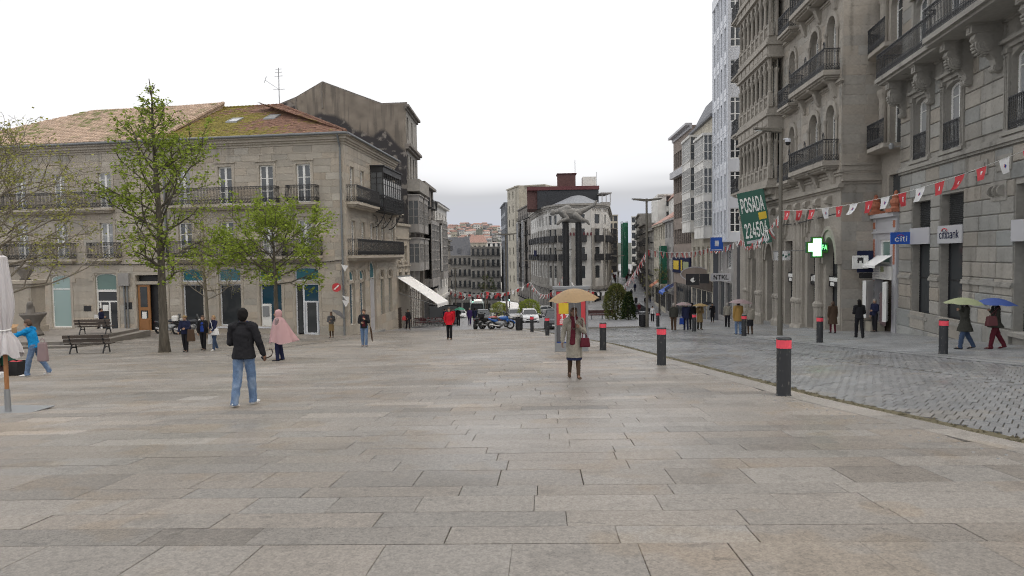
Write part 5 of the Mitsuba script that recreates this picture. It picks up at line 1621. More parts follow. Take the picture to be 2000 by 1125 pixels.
put(part(E, 'attic_wing'), MB(fA_).box(-2, -.01, .5, 10, 10.5, 14.1), 'brown_wall')
put(part(E, 'roof_room'), MB(fA_).box(4.1, 7.6, 1, 5, 14.81, 17.3).box(3.9, 7.8, .8, 5.2, 17.3, 17.45), 'brown_wall', label='dark red rooftop room')
put(part(E, 'roof_room'), MB(fA_).box(9.0, 11.6, 1, 4, 14.81, 16.7), 'plaster_white', label='white rooftop box')
put(part(E, 'roof_aerial'), MB(fA_).tube([(7.5, 1, 17.4), (7.5, 1, 20)], .05, 4).tube([(11.7, 1, 14.9), (11.7, 1, 17.6)], .06, 4), 'grey_metal')
rt = MB(Frame(17.2, 131, 1, .1))
rt.box(.1, 1.9, 0, 12, 10.76, 11.4).box(.0, 2.1, -.3, 6, 13.0, 13.2)
for u in (.2, 1.0, 1.8):
    rt.box(u, u + .12, 0, .12, 11.4, 13.2)
put(part(E, 'roof_terrace'), rt, 'plaster_grey')
le = part(E, 'red_lettering')
f4, L4 = seg[4]
m = MB(f4)
for q in range(9):
    m.box(-1.6 + q * .62, -1.25 + q * .62, -.3, -.24, 4.9, 5.45)
put(le, m, 'maroon', kind='stuff')
put(part(E, 'blue_wall_sign'), MB(seg[1][0]).box(1, 3.4, -1.2, -1.05, 1.2, 2.4), 'cloth_navy')


def street_house(name, label, x, y, dx, dy, L, zb, zt, mat, cols, floors, fg=3.8, ww=1.1, wh=2.0, depth=10, roof=None, roof_h=3, bal=False, frame=None, trim=None, glass='glass', shop='black', galleries=(), cat='building', group=None, setback=0.0):
    """a house in a street row: wall with real window openings, shop floor, cornice, optional balconies, galleries and pitched roof"""
    fr = Frame(x, y, dx, dy)
    K = thing(name, label, cat, group)
    fh = (zt - zb - fg) / floors
    ops = []
    for r in range(floors):
        for q in range(cols):
            u = L * (q + .5) / cols
            z = zb + fg + r * fh + fh * .22
            ops.append((u - ww / 2, u + ww / 2, z, z + min(wh, fh * .72)))
    shops = [(L * q / max(cols // 2, 1) + .3, L * (q + 1) / max(cols // 2, 1) - .3, zb + .3, zb + fg - .7) for q in range(max(cols // 2, 1))]
    wb = wall(MB(fr), 0, L, zb - 3, zt, ops + shops, .3)
    wb.box(0, .3, .3, depth, zb - 3, zt).box(L - .3, L, .3, depth, zb - 3, zt).box(.3, L - .3, depth - .3, depth, zb - 3, zt)
    if not roof:
        wb.box(.3, L - .3, .3, depth - .3, zt - .5, zt - .2)
    put(part(K, 'wall'), wb, mat)
    for o in ops:
        far_window(K, fr, *o, frame=frame, glass=glass)
    for o in shops:
        far_window(K, fr, *o, glass=shop, depth=.25)
    put(part(K, 'cornice'), MB(fr).box(-.1, L + .1, -.4, .02, zt - .3, zt), trim or mat)
    put(part(K, 'string_course'), MB(fr).box(0, L, -.22, .02, zb + fg - .35, zb + fg), trim or mat)
    if bal:
        m = MB(fr)
        for o in ops:
            z = o[2] - .05
            m.box(o[0] - .3, o[1] + .3, -.55, 0, z - .14, z).box(o[0] - .3, o[1] + .3, -.55, -.52, z + .85, z + .92)
            for q in np.linspace(o[0] - .3, o[1] + .26, 8):
                m.box(q, q + .04, -.55, -.52, z, z + .85)
        put(part(K, 'balconies'), m, 'iron', kind='stuff')
    for u0, u1, z0, z1 in galleries:
        g = part(K, 'glazed_gallery')
        m = MB(fr).box(u0, u1, -.9, 0, z0 - .3, z0 + .6).box(u0, u1, -.9, 0, z1 - .4, z1)
        for u in np.linspace(u0, u1 - .12, max(4, int((u1 - u0) / .9))):
            m.box(u, u + .12, -.9, -.8, z0 + .6, z1 - .4)
        for z in np.arange(z0 + 1.5, z1 - .5, 1.1):
            m.box(u0, u1, -.9, -.82, z, z + .12)
        put(g, m, 'plaster_grey')
        put(part(g, 'pane'), MB(fr).box(u0 + .03, u1 - .03, -.84, -.83, z0 + .6, z1 - .4), 'glass_mid')
    if roof:
        m = MB(fr)
        if roof_h > 4.5:
            m.raw([(0, -.2, zt), (L, -.2, zt), (L - .8, 2, zt + roof_h), (.8, 2, zt + roof_h), (L - .8, depth - 2, zt + roof_h), (.8, depth - 2, zt + roof_h), (L, depth, zt), (0, depth, zt)], [[0, 1, 2], [0, 2, 3], [3, 2, 4], [3, 4, 5], [1, 6, 4], [1, 4, 2], [7, 0, 3], [7, 3, 5], [6, 7, 5], [6, 5, 4]], (.5, .2))
            for q in np.linspace(L * .2, L * .8, 4):
                m.box(q - .5, q + .5, -.1, 1.5, zt + .7, zt + 2.3)
        else:
            m.raw([(-.3, -.5, zt), (L + .3, -.5, zt), (L + .3, depth + .3, zt), (-.3, depth + .3, zt), (L * .15, depth / 2, zt + roof_h), (L * .85, depth / 2, zt + roof_h)], [[0, 1, 5], [0, 5, 4], [1, 2, 5], [2, 3, 4], [2, 4, 5], [3, 0, 4], [0, 2, 1], [0, 3, 2]], (.5, .2))
        put(part(K, 'roof'), m, roof)
        put(part(K, 'chimney'), MB(fr).box(L * .3, L * .3 + .7, depth * .45, depth * .6, zt, zt + roof_h + 1.2), 'plaster_grey')
    return K, fr


# left flank of that block, down the left-hand street
street_house('bay_window_house', 'tall grey house with shadowed bays and a balustrade, left of the rounded block', 1.9, 185, 2.7, -25, 25, -14, 13.5, 'stone_dark', 6, 6, bal=True, galleries=((3, 7, -6, 10), (14, 18, -6, 10)), depth=14)
street_house('cream_tower_house', 'tall cream block with a bare side wall, behind the rounded block', -1.0, 200, 3.2, -12, 12.4, -15, 20.5, 'plaster_cream', 3, 8, depth=16)
street_house('glass_office_block', 'narrow blue grey glass office block at the left end of the central row', -3.3, 226, 1.6, -24, 24, -16, 17.0, 'zinc', 8, 8, ww=2.3, wh=2.6, glass='glass_mid', depth=10)
street_house('setback_cream_block', 'cream rooftop block with chimneys behind the rounded block', 1.2, 190, 8, -4, 9, 5, 20.5, 'plaster_cream', 2, 3, depth=14)
# left side of the street beyond the tenement
street_house('shaft_house', 'dark narrow house with an aerial beyond the tall tenement', -9.5, 73.2, .1, 10, 10, -6.5, 9.6, 'stone_dark', 3, 4, bal=True, galleries=((1, 8, -1.5, 5.5),), depth=12)
street_house('white_bay_house', 'white rendered house with an overhanging bay, on the left of the sloping street', -9.3, 84, .1, 14, 14, -7.4, 8.2, 'plaster_pale', 4, 3, galleries=((0.2, 6, -1.0, 6.0),), roof='slate', roof_h=2, depth=12)
street_house('left_street_house', 'grey stone house low on the left of the sloping street', -12, 100, -2, 60, 55, -10, 5, 'stone_far', 14, 4, bal=True, roof='slate', roof_h=4, depth=14)
# houses closing the street
street_house('mansard_palace', 'long grey stone palace with a slate mansard closing the end of the street', -33, 222, 20, 1, 20, -17, 1.5, 'stone_far', 13, 4, ww=.75, roof='slate', roof_h=6.0, bal=True, depth=20)
street_house('stone_palace', 'pale stone house with tall windows right of the mansard palace', -12.8, 214, 9.4, .6, 9.4, -16.8, 4.2, 'stone_far', 6, 5, ww=.8, bal=True, depth=18)
street_house('olive_house', 'olive grey house with a red tiled roof at the foot of the street', -3.4, 232, 5, -1, 5.2, -17, 5.0, 'stone_far', 3, 5, roof='tile_red', roof_h=3, depth=18)
street_house('white_terrace_house', 'white flat roofed house high above the foot of the street', -12, 330, 14, 0, 14, -12, 7.5, 'plaster_white', 6, 5, depth=12)
street_house('red_roof_house', 'small house with an orange red roof behind the stone palace', -19, 300, 8, 0, 8, -14, 7.0, 'plaster_cream', 4, 4, roof='tile_red', roof_h=3.5, depth=10)
# right-hand street
FJ = [('gallery_shop_house', 'low grey house with a white top floor and shops, first along the right-hand street', 23.4, 104, -1.2, -13.5, 13.5, -7.5, 6.4, 'plaster_grey', 4, 3, {}),
      ('red_hipped_house', 'house with a red hipped roof along the right-hand street', 24.8, 119, -1.4, -15, 15, -7.3, 6.2, 'plaster_cream', 5, 3, dict(roof='tile_red', roof_h=3.5)),
      ('balcony_shop_house', 'grey stone house with balconies along the right-hand street', 26.4, 135, -1.6, -16, 16, -6.7, 5.8, 'stone_far', 6, 3, dict(bal=True, roof='slate', roof_h=2)),
      ('ornate_shop_house', 'brown stone house with white frames along the right-hand street', 29.0, 155, -2.4, -20, 20, -6, 7.5, 'stone_dark', 6, 4, dict(frame='plaster_cream', bal=True)),
      ('corner_shop_house', 'tall dark stone house far along the right-hand street', 32.5, 178, -3.4, -23, 23, -5.4, 10.5, 'stone_far', 7, 4, dict(bal=True))]
for nme, lab, x, y, dx, dy, L, zb_, zt_, mat, c, f, kw in FJ:
    street_house(nme, lab, x, y, dx, dy, L, zb_, zt_, mat, c, f, **kw)
street_house('white_gable_block', 'tall white blank walled block rising behind the red hipped roof', 30, 140, 9, -1, 9, -6, 13.5, 'plaster_white', 2, 5, depth=14)
street_house('white_back_block', 'white flat topped block rising at the right behind the shops', 30.5, 128, 7, -1, 7, -6, 12.0, 'plaster_white', 2, 4, roof='tile_red', roof_h=2, depth=12)
street_house('street_end_house', 'grey house closing the far end of the right-hand street', 27.5, 216, 6, 0, 6, -5.5, 9.5, 'stone_dark', 4, 5, bal=True, depth=14)
street_house('street_end_house', 'white panelled house beside the green scaffold at the end of the right-hand street', 36, 205, 5.5, -1, 5.6, -5.5, 12.5, 'plaster_white', 4, 6, depth=14)
street_house('pale_end_house', 'pale tall house at the end of the right-hand street, left of the green scaffold', 31.6, 222, 3, 0, 3, -5.5, 14, 'plaster_cream', 2, 6, depth=12)
SC = thing('green_scaffold', 'tall scaffold wrapped in dark green netting in the right-hand street', 'scaffold')
fsc = Frame(28.7, 176, 1.55, 0)
m = MB(fsc)
for q in range(12):
    z = -5 + q * 1.2
    for u in np.linspace(0, 1.3, 5)[:-1]:
        m.raw([(u, .05 * math.sin(q * 3 + u * 5), z), (u + .325, .05 * math.sin(q * 3 + u * 9), z), (u + .325, .07 * math.sin(q * 5 + u), z + 1.2), (u, .06 * math.sin(q * 2 + u * 3), z + 1.2)], [[0, 1, 2], [0, 2, 3]])
m.box(0, .02, 0, 3, -5, 9.2).box(1.28, 1.3, 0, 3, -5, 9.2)
put(part(SC, 'netting'), m, 'green_net')
m = MB(fsc)
for u in (0, 1.3):
    for v in (.1, 1.5, 3):
        m.tube([(u, v, -5.5), (u, v, 9.8)], .05, 5)
for z in range(-4, 10, 2):
    m.box(-.1, 1.4, .1, 3, z, z + .06)
put(part(SC, 'frame'), m, 'grey_metal')
GN = thing('green_net_hoarding', 'shorter green netting panel hanging on the house beside the red hipped roof', 'scaffold')
fgn = Frame(22.0, 100.5, 1, 0)
put(part(GN, 'netting'), MB(fgn).box(.0, .85, 0, 1.2, -3.0, 2.6), 'green_net')
put(part(GN, 'frame'), MB(fgn).tube([(-.05, -.05, -7), (-.05, -.05, 3)], .05, 5).tube([(.9, -.05, -7), (.9, -.05, 3)], .05, 5), 'grey_metal')
for k, (x, y, w, c, lab) in enumerate(((21.2, 96.5, 5, 'blue_sign', 'dark blue shop awning low on the right-hand street'), (22.2, 108, 4, 'terracotta', 'orange shop awning low on the right-hand street'), (20.9, 91.5, 3.2, 'cloth_navy', 'navy shop sign box beside the brown offices'))):
    a_ = thing('shop_awning', lab, 'awning')
    fr = Frame(x + 1.0, y, -.1, -1)
    z = -3.9 + .3 * k
    put(part(a_, 'cover'), MB(fr).raw([(0, 0, z + 1), (w, 0, z + 1), (w, -1.4, z + .1), (0, -1.4, z + .1), (w, -1.4, z - .2), (0, -1.4, z - .2)], [[0, 1, 2], [0, 2, 3], [3, 2, 4], [3, 4, 5]]), c)
    put(part(a_, 'bracket'), MB(fr).tube([(.1, 0, z), (.1, -1.35, z + .05)], .03, 4).tube([(w - .1, 0, z), (w - .1, -1.35, z + .05)], .03, 4), 'grey_metal')

# ---------------------------------------------------------------- trees and shrubs
M('twig_bark', (0.21, 0.185, 0.15), 0.9, spec=0.1)


def leaf_quads(rng, centers, size, hue, droop=0.5):
    """small folded leaves, one quad each, at the given points"""
    n = len(centers)
    a = rng.uniform(0, 2 * np.pi, n)
    d = np.stack([np.cos(a), np.sin(a), rng.normal(-.15 * droop, .45, n)], 1)
    d /= np.linalg.norm(d, axis=1, keepdims=True)
    s = np.cross(d, rng.normal(0, 1, (n, 3)) * [1, 1, .4] + [0, 0, 1.0])
    s /= np.linalg.norm(s, axis=1, keepdims=True) + 1e-9
    l = (size * rng.uniform(.6, 1.35, n))[:, None]
    c = np.asarray(centers)
    v = np.stack([c, c + d * l * .5 + s * l * .36, c + d * l, c + d * l * .5 - s * l * .36], 1).reshape(-1, 3)
    i = np.arange(n)[:, None] * 4
    f = np.vstack([i + [0, 1, 2], i + [0, 2, 3]])
    t = np.repeat(np.stack([rng.beta(2, 2, n), np.clip(hue + rng.normal(0, .05, n), 0, 1)], 1), 4, 0)
    return v, f, t


def tree(name, label, x, y, H, crown_z, spread, seed, nb, leaves, size, hue, trunk_r=.175, lean=(0, 0), bare=0.3, rise=(.6, 1.1), shape=None, crook=.12, group=None, keep=None, woody='bark'):
    rng = R_(seed)
    K = thing(name, label, 'tree', group)
    z0 = float(gz(x, y))
    tz = np.linspace(0, H, 14)
    wob = np.cumsum(rng.normal(0, .035, (14, 2)), 0) * (tz / H)[:, None] * H * .12
    tp = np.column_stack([x + lean[0] * tz / H + wob[:, 0], y + lean[1] * tz / H + wob[:, 1], z0 - .1 + tz])
    tr = trunk_r * (1 - tz / H) ** .8 + .015
    tr[0] *= 1.35
    put(part(K, 'trunk'), MB().tube(tp, tr, 9), woody, True)
    br, tips = MB(), []

    def limb(p, d, L, r, depth):
        n = 7
        pts, q = [p], np.array(d, float)
        for k in range(n):
            q = q + rng.normal(0, crook, 3) + [0, 0, .05]
            q /= np.linalg.norm(q)
            pts.append(pts[-1] + q * L / n)
        pts = np.array(pts)
        br.tube(pts, np.linspace(r, max(r * .25, .006), n + 1), 5 if depth < 2 else 3, cap=False)
        if depth >= 2:
            for t in np.linspace(.15, 1, 6):
                tips.append((pts[min(int(t * n), n)], L * .16))
            return
        for k in range(5 if depth == 0 else 4):
            t = bare + (1 - bare) * (k + rng.uniform(.1, .9)) / (5 if depth == 0 else 4)
            i = min(int(t * n), n - 1)
            b = pts[i] + (pts[i + 1] - pts[i]) * (t * n - i)
            dd = pts[min(i + 1, n)] - pts[i]
            dd /= np.linalg.norm(dd)
            side = np.cross(dd, rng.normal(0, 1, 3))
            side /= np.linalg.norm(side)
            limb(b, dd * .75 + side * .75, L * rng.uniform(.35, .6) * (1.15 - .5 * t), r * .5, depth + 1)
        tips.append((pts[-1], L * .1))

    for k in range(nb):
        t = (k + rng.uniform(0, 1)) / nb
        h = crown_z + (H * .97 - crown_z) * t ** .9
        i = min(int(h / H * 13), 12)
        p = tp[i] + (tp[i + 1] - tp[i]) * (h / H * 13 - i)
        az = k * 2.4 + rng.uniform(-.5, .5)
        L = spread * (shape(t) if shape else (1 - t) ** .7 + .12) * rng.uniform(.75, 1.2)
        up_ = rng.uniform(*rise) * (.6 + .9 * t)
        limb(p, (math.cos(az), math.sin(az), up_), L, trunk_r * .34 * (1 - .6 * t), 0)
    put(part(K, 'branches'), br, woody, True)
    P = np.array([q[0] for q in tips])
    S = np.array([q[1] for q in tips])
    if keep is not None:
        ok = rng.random(len(P)) < keep
        P, S = P[ok], S[ok]
    idx = rng.choice(len(P), leaves, p=S ** 1.3 / (S ** 1.3).sum())
    c = P[idx] + rng.normal(0, 1, (leaves, 3)) * np.clip(S[idx], .08, .24)[:, None]
    put(part(K, 'crown'), MB().raw(*leaf_quads(rng, c, size, hue)), 'leaf')
    return K


tree('leafing_tree', 'tall young street tree with fresh green leaves, in front of the long left house', -15.65, 30.5, 12.2, 3.0, 3.5, 5, 38, 6000, .14, .10, .19, rise=(.55, .95), shape=lambda t: .52 + 1.3 * t if t < .33 else .95 * (1 - (t - .33) / .67) ** 1.25 + .07, bare=.2)
tree('leafing_tree', 'smaller spreading tree with bright green leaves in front of the corner house shop windows', -13.2, 38.2, 6.8, 3.2, 3.3, 8, 26, 8000, .16, .07, .15, rise=(.2, .6), shape=lambda t: (1 - t) ** .55 * (.75 + .6 * min(t * 3, 1)) + .08, bare=.15)
tree('sparse_tree', 'nearly bare tree with pale tangled twigs and few yellowish leaves at the left edge', -20.6, 27.0, 8.8, 2.4, 4.3, 13, 46, 6500, .11, .5, .15, rise=(.25, 1.1), shape=lambda t: (1 - t) ** .5 + .15, crook=.2, bare=.1, keep=.75, woody='twig_bark')
tree('sparse_tree', 'slim tree with sparse brownish twigs standing between the two green trees', -18.6, 41.5, 8.6, 2.2, 2.9, 17, 30, 1500, .09, .55, .10, rise=(.5, 1.2), crook=.2, bare=.1, keep=.5, woody='twig_bark')
tree('street_tree', 'small bare dark tree far down the left-hand street, before the olive house', -5.5, 150, 9, 3, 3.2, 23, 14, 800, .25, .9, .16, crook=.2)
tree('street_tree', 'leafless tree among the shops of the right-hand street', 21.5, 99.5, 7.5, 2.5, 2.6, 29, 14, 500, .2, .8, .14, crook=.2)


def shrub(name, label, x, y, H, R, seed, n, hue, prof, size=.11, planter=None):
    rng = R_(seed)
    K = thing(name, label, 'shrub')
    z0 = float(gz(x, y))
    t = rng.random(n) ** .8
    a = rng.uniform(0, 2 * np.pi, n)
    lump = .82 + .36 * meshkit.noise(np.stack([np.cos(a) * 2.2, np.sin(a) * 2.2, t * 5], -1), seed)
    r = R * prof(t) * lump * rng.uniform(.35, 1, n) ** .35
    c = np.stack([x + np.cos(a) * r, y + np.sin(a) * r, z0 + .1 + t * H], 1)
    st = MB()
    for k in range(7):
        b = rng.uniform(0, 6.28)
        st.tube([(x + math.cos(b) * .1, y + math.sin(b) * .1, z0 - .05), (x + math.cos(b) * R * .3, y + math.sin(b) * R * .3, z0 + H * .4), (x + math.cos(b) * R * .25, y + math.sin(b) * R * .25, z0 + H * .8)], [.05, .04, .015], 5)
    put(part(K, 'stems'), st, 'bark')
    put(part(K, 'crown'), MB().raw(*leaf_quads(rng, c, size, hue)), 'leaf')


shrub('clipped_shrub', 'taller rounded dark green clipped shrub beside the street junction', 11.75, 77, 4.0, 1.4, 3, 8000, .84, lambda t: np.sqrt(np.clip(1 - (2 * t - .75) ** 2 / 1.6, .02, 1)), .15)
shrub('clipped_shrub', 'smaller cone shaped dark clipped shrub right beside the taller rounded one', 12.75, 74.5, 3.0, .9, 4, 5500, .93, lambda t: (1 - t) ** .6 * .95 + .1, .13)
shrub('light_shrub', 'light green bush by the traffic to the right of the white van', 2.2, 88, 2.6, 1.5, 6, 2600, .3, lambda t: np.sqrt(np.clip(1 - (2 * t - 1) ** 2, .02, 1)), .16)
shrub('light_shrub', 'low yellow green bush between the bus and the white van', -1.9, 101, 2.4, 1.3, 7, 1800, .4, lambda t: np.sqrt(np.clip(1 - (2 * t - 1) ** 2, .02, 1)), .17)

# ---------------------------------------------------------------- people
MF = manifold3d.Manifold
ICO = {k: np.array(trimesh.creation.icosphere(subdivisions=k).vertices) for k in (0, 1, 2)}


def hull(*balls, q=1):
    """convex hull of balls (centre, radius or three radii)"""
    return MF.hull_points(np.vstack([np.asarray(c, float) + ICO[q] * np.asarray(r, float) for c, r in balls]))


def join(ms, fine=0.0, rounds=8, folds=0.0, seed=0):
    m = MF.batch_boolean(ms, manifold3d.OpType.Add) if len(ms) > 1 else ms[0]
    if fine:
        m = m.refine_to_length(fine)
    g = m.to_mesh()
    t = trimesh.Trimesh(g.vert_properties[:, :3], g.tri_verts, process=False)
    if fine:
        trimesh.smoothing.filter_taubin(t, lamb=.5, nu=.52, iterations=rounds)
        if folds:
            w = np.array(t.vertices)
            d = meshkit.fbm(w * [13, 13, 17] + meshkit.fbm(w * 5, 2, seed)[:, None] * 3, 3, seed) - .5
            t.vertices = w + t.vertex_normals * (d * 2 * folds)[:, None]
    return np.array(t.vertices), np.array(t.faces)


def unit(v):
    v = np.asarray(v, float)
    return v / (np.linalg.norm(v) + 1e-9)


ARM = {'down': ((.13, .02, -1), (.02, .18, -1)), 'fwd': ((.12, .42, -.9), (-.05, .75, -.66)), 'back': ((.14, -.42, -.9), (.02, -.12, -1)), 'up': ((.2, .3, -.93), (-.3, .55, .78)),
       'belly': ((.18, .12, -1), (-.55, .8, -.02)), 'chest': ((.22, .3, -.95), (-.55, .62, .55)), 'pocket': ((.32, -.16, -1), (-.25, .32, -.9)), 'reach': ((.15, .9, -.45), (0, .95, .1)), 'side': ((.3, .1, -1), (.15, .35, -.9)), 'book': ((.2, .1, -1), (-.1, .95, -.1))}


def hand(wr, d, side, grip, q):
    """palm, four unequal bent fingers and a thumb from the side of the palm"""
    d = unit(d)
    n = unit(np.cross(d, [0, 0, 1.0]) if abs(d[2]) < .9 else np.array([-side, .25, 0.0]))
    if abs(d[2]) < .9:
        n = unit(np.cross(np.cross(d, [-side * 1.0, 0, .2]), d))
    w = unit(np.cross(d, n))
    if w[1] < 0:
        w = -w
    out = [hull((wr, .026), (wr + d * .07 + w * .026, .015), (wr + d * .075 - w * .026, .014), q=0)]
    for k, (o, l) in enumerate(((.027, .068), (.009, .077), (-.009, .071), (-.026, .055))):
        b = wr + d * .075 + w * o
        c = 1.25 if grip else .35 + .08 * k
        e1 = b + (d * math.cos(c * .6) + n * math.sin(c * .6)) * l * .5
        e2 = e1 + (d * math.cos(c * 1.7) + n * math.sin(c * 1.7)) * l * .5
        out += [hull((b, .0095), (e1, .009), q=0), hull((e1, .009), (e2, .0078), q=0)]
    t0 = wr + d * .025 + w * .026
    t1 = t0 + unit(d * .7 + w * .7 + n * .3) * .035
    t2 = t1 + unit(d * .8 + w * (.1 if grip else .35) + n * (.8 if grip else .3)) * .03
    out += [hull((t0, .012), (t1, .0105), q=0), hull((t1, .0105), (t2, .009), q=0)]
    return out


def person(label, x, y, face, H=1.7, stride=0.0, arms=('down', 'down'), top='cloth_black', top_len=.86, flare=1.0, legs='cloth_jeans', skin='skin', hair='hair_black', hair_len=0, hat=None, hood=None, shoe='black', bulk=1.0, lean=0, scarf=None, skirt=None, bare_leg=None, fine=False, turn=0, group=None, shoulder_w=1.0, z=None, sleeves=None, grip=(False, False), z_add=0.0, look_down=0):
    s = H / 1.72
    K = thing('person', label, 'person', group)
    zz = (float(gz(x, y)) if z is None else z) + z_add
    W = at_place(x, y, face, zz, s)
    qn = 2 if fine else 1
    A = math.radians(lean)

    def up(p):
        p = np.asarray(p, float)
        q = p - [0, 0, .95]
        return np.array([q[0], q[1] * math.cos(A) + q[2] * math.sin(A), -q[1] * math.sin(A) + q[2] * math.cos(A) + .95])
    # legs
    st = stride
    pose = [(st, st * .25 + 4), (-st * .9, max(st * .75, 3))] if st >= 0 else [(st * .9, max(-st * .75, 3)), (-st, -st * .25 + 4)]
    J = []
    for sx, (h, k) in zip((-1, 1), pose):
        h, k = math.radians(h), math.radians(k)
        hip = np.array([sx * .088, 0, .90])
        kn = hip + .42 * np.array([0, math.sin(h), -math.cos(h)])
        an = kn + .41 * np.array([-sx * .012, math.sin(h - k), -math.cos(h - k)])
        f = (h - k) * .55 if h - k < 0 else (h - k) * .4
        fd = np.array([0, math.cos(f), math.sin(f)])
        fn_ = np.array([0, -math.sin(f), math.cos(f)])
        J.append((hip, kn, an, fd, fn_))
    low = min(min((an - fn_ * .075 - fd * .05)[2], (an - fn_ * .075 + fd * .16)[2]) for _, _, an, fd, fn_ in J)
    for j in J:
        for q in j[:3]:
            q[2] -= low
    drop = -low
    D = np.array([0, 0, drop])
    U = lambda *p: up(p) + D
    body = [hull((U(0, 0, .95), (.11, .08, .09)), (U(0, .0, 1.1), (.1, .075, .08)), q=qn), hull((U(0, 0, 1.1), (.1, .075, .08)), (U(0, .01, 1.32), (.13, .085, .1)), q=qn), hull((U(0, 0, 1.36), (.13, .06, .05)), (U(0, 0, 1.47), .05), q=qn)]
    tr = math.radians(turn)
    ld = math.radians(look_down)

    def HD(px, py, pz):
        py, pz = py * math.cos(ld) + pz * math.sin(ld), pz * math.cos(ld) - py * math.sin(ld)
        return U(px * math.cos(tr) + py * math.sin(tr), .02 - px * math.sin(tr) + py * math.cos(tr), 1.595 + pz)
    body += [hull((U(0, 0, 1.44), .052), (HD(0, -.01, -.03), .05), q=qn), hull((HD(0, -.012, .025), (.074, .088, .088)), (HD(0, .03, -.03), (.058, .055, .055)), (HD(0, .055, -.085), (.03, .026, .024)), q=qn),
             hull((HD(0, .092, .012), .012), (HD(0, .112, -.022), .013), (HD(0, .085, -.03), .018), q=0)]
    for sx in (-1, 1):
        body.append(hull((HD(sx * .074, -.01, .01), (.012, .02, .03)), (HD(sx * .07, .0, -.02), (.01, .012, .014)), q=0))
    for hip, kn, an, fd, fn_ in J:
        body += [hull((hip, .07), (kn, .048), q=qn), hull((kn, .048), (kn + (an - kn) * .3, .05), q=qn), hull((kn + (an - kn) * .3, .05), (an, .033), q=qn), hull((an, .032), (an + fd * .1 - fn_ * .045, .025), q=0)]
    hands, sleeve = [], []
    sw = .172 * shoulder_w
    for i, sx in enumerate((-1, 1)):
        a = ARM[arms[i]] if isinstance(arms[i], str) else arms[i]
        sh = U(sx * sw, 0, 1.395)
        d1, d2 = unit(np.array(a[0]) * [sx, 1, 1]), unit(np.array(a[1]) * [sx, 1, 1])
        el = sh + d1 * .29
        wr = el + d2 * .25
        body += [hull((sh, .045), (el, .036), q=qn), hull((el, .036), (wr, .025), q=qn)]
        body += hand(wr, d2, sx, grip[i], qn)
        hands.append(wr + d2 * .075)
        b = bulk
        sleeve += [hull((sh - [sx * .05, 0, 0], .08 * b), (sh, .066 * b), q=qn), hull((sh, .068 * b), (el, .055 * b), q=qn), hull((el, .055 * b), (wr - d2 * .02, .043 * b), q=qn)]
    F_ = .02 if fine else 0
    put_ = lambda name, ms, mat, rounds=8, folds=0.0: put(part(K, name), (lambda vf: (W(vf[0]), vf[1]))(join(ms, F_, rounds, folds, int(abs(x) * 9))), mat, True)
    put_('body', body, skin, 3)
    # trousers or bare legs
    if legs:
        t = [hull((D + [0, 0, .97], (.135, .1, .05)), (D + [0, -.01, .88], (.14, .11, .06)), q=qn)]
        for hip, kn, an, fd, fn_ in J:
            t += [hull((hip + [0, -.005, .02], (.098, .094, .08)), (kn, .075), q=qn), hull((kn, .077), (an + [0, 0, .03], .064), q=qn), hull((an + [0, 0, .03], .064), (an + [0, -.01, -.035], (.068, .074, .012)), q=qn)]
        put_('trousers', t, legs, 8, .016)
    if skirt:
        mat, hem = skirt
        k = (J[0][1] + J[1][1]) / 2
        c = np.array([0, k[1] * .5, hem + drop])
        put_('skirt', [hull((D + [0, 0, 1.0], (.14, .105, .03)), (D + [0, -.01, .88], (.165, .13, .05)), (c, (.19, .16 + abs(J[0][1][1] - J[1][1][1]) * .35, .01)), q=qn)], mat)
    if bare_leg:
        t = []
        for hip, kn, an, fd, fn_ in J:
            t += [hull((kn, .056), (kn + (an - kn) * .35, .057), q=qn), hull((kn + (an - kn) * .35, .057), (an, .043), q=qn)]
            put_('boot', t[-2:], bare_leg)
    for (hip, kn, an, fd, fn_), sx in zip(J, (-1, 1)):
        o = np.array([sx * .02, 0, 0])
        put_('shoe', [hull((an - fd * .035 - fn_ * .035, (.036, .04, .038)), (an + fd * .1 - fn_ * .048 + o, (.044, .05, .026)), (an + fd * .165 - fn_ * .056 + o, (.034, .03, .018)), q=qn)], shoe)
    # jacket or coat
    b = bulk
    t = list(sleeve)
    t += [hull((U(0, .005, 1.38), (sw * .72, .085 * b, .05)), (U(0, .012, 1.27), (.168 * b, .118 * b, .1)), q=qn), hull((U(0, .012, 1.27), (.168 * b, .118 * b, .1)), (U(0, .005, 1.06), (.15 * b, .115 * b, .08)), q=qn), hull((U(0, 0, 1.40), (.09, .07, .04)), (U(0, 0, 1.475), (.066, .066, .015)), q=qn)]
    if top_len > .8:
        t.append(hull((U(0, .005, 1.06), (.15 * b, .115 * b, .06)), (D + [0, 0, top_len], (.165 * b * flare, .13 * b * flare, .02)), q=qn))
    else:
        sp = abs(J[0][1][1] - J[1][1][1]) * .3
        my = (J[0][1][1] + J[1][1][1]) / 2 * .5
        t.append(hull((U(0, .005, 1.06), (.15 * b, .115 * b, .06)), (D + [0, 0, .92], (.165 * b, .13 * b, .05)), q=qn))
        t.append(hull((D + [0, 0, .92], (.165 * b, .13 * b, .05)), (D + [0, my, top_len], (.175 * b * flare, (.145 + sp) * b * flare, .015)), q=qn))
    put_('coat' if top_len < .8 else 'jacket', t, top, 10, .017)
    if fine:
        put_('collar', [hull((U(sx * .075, -.02, 1.455), .022), (U(0, -.065, 1.48), .024), q=1) for sx in (-1, 1)] + [hull((U(sx * .075, -.02, 1.455), .022), (U(sx * .045, .075, 1.42), .02), q=1) for sx in (-1, 1)], top, 2)
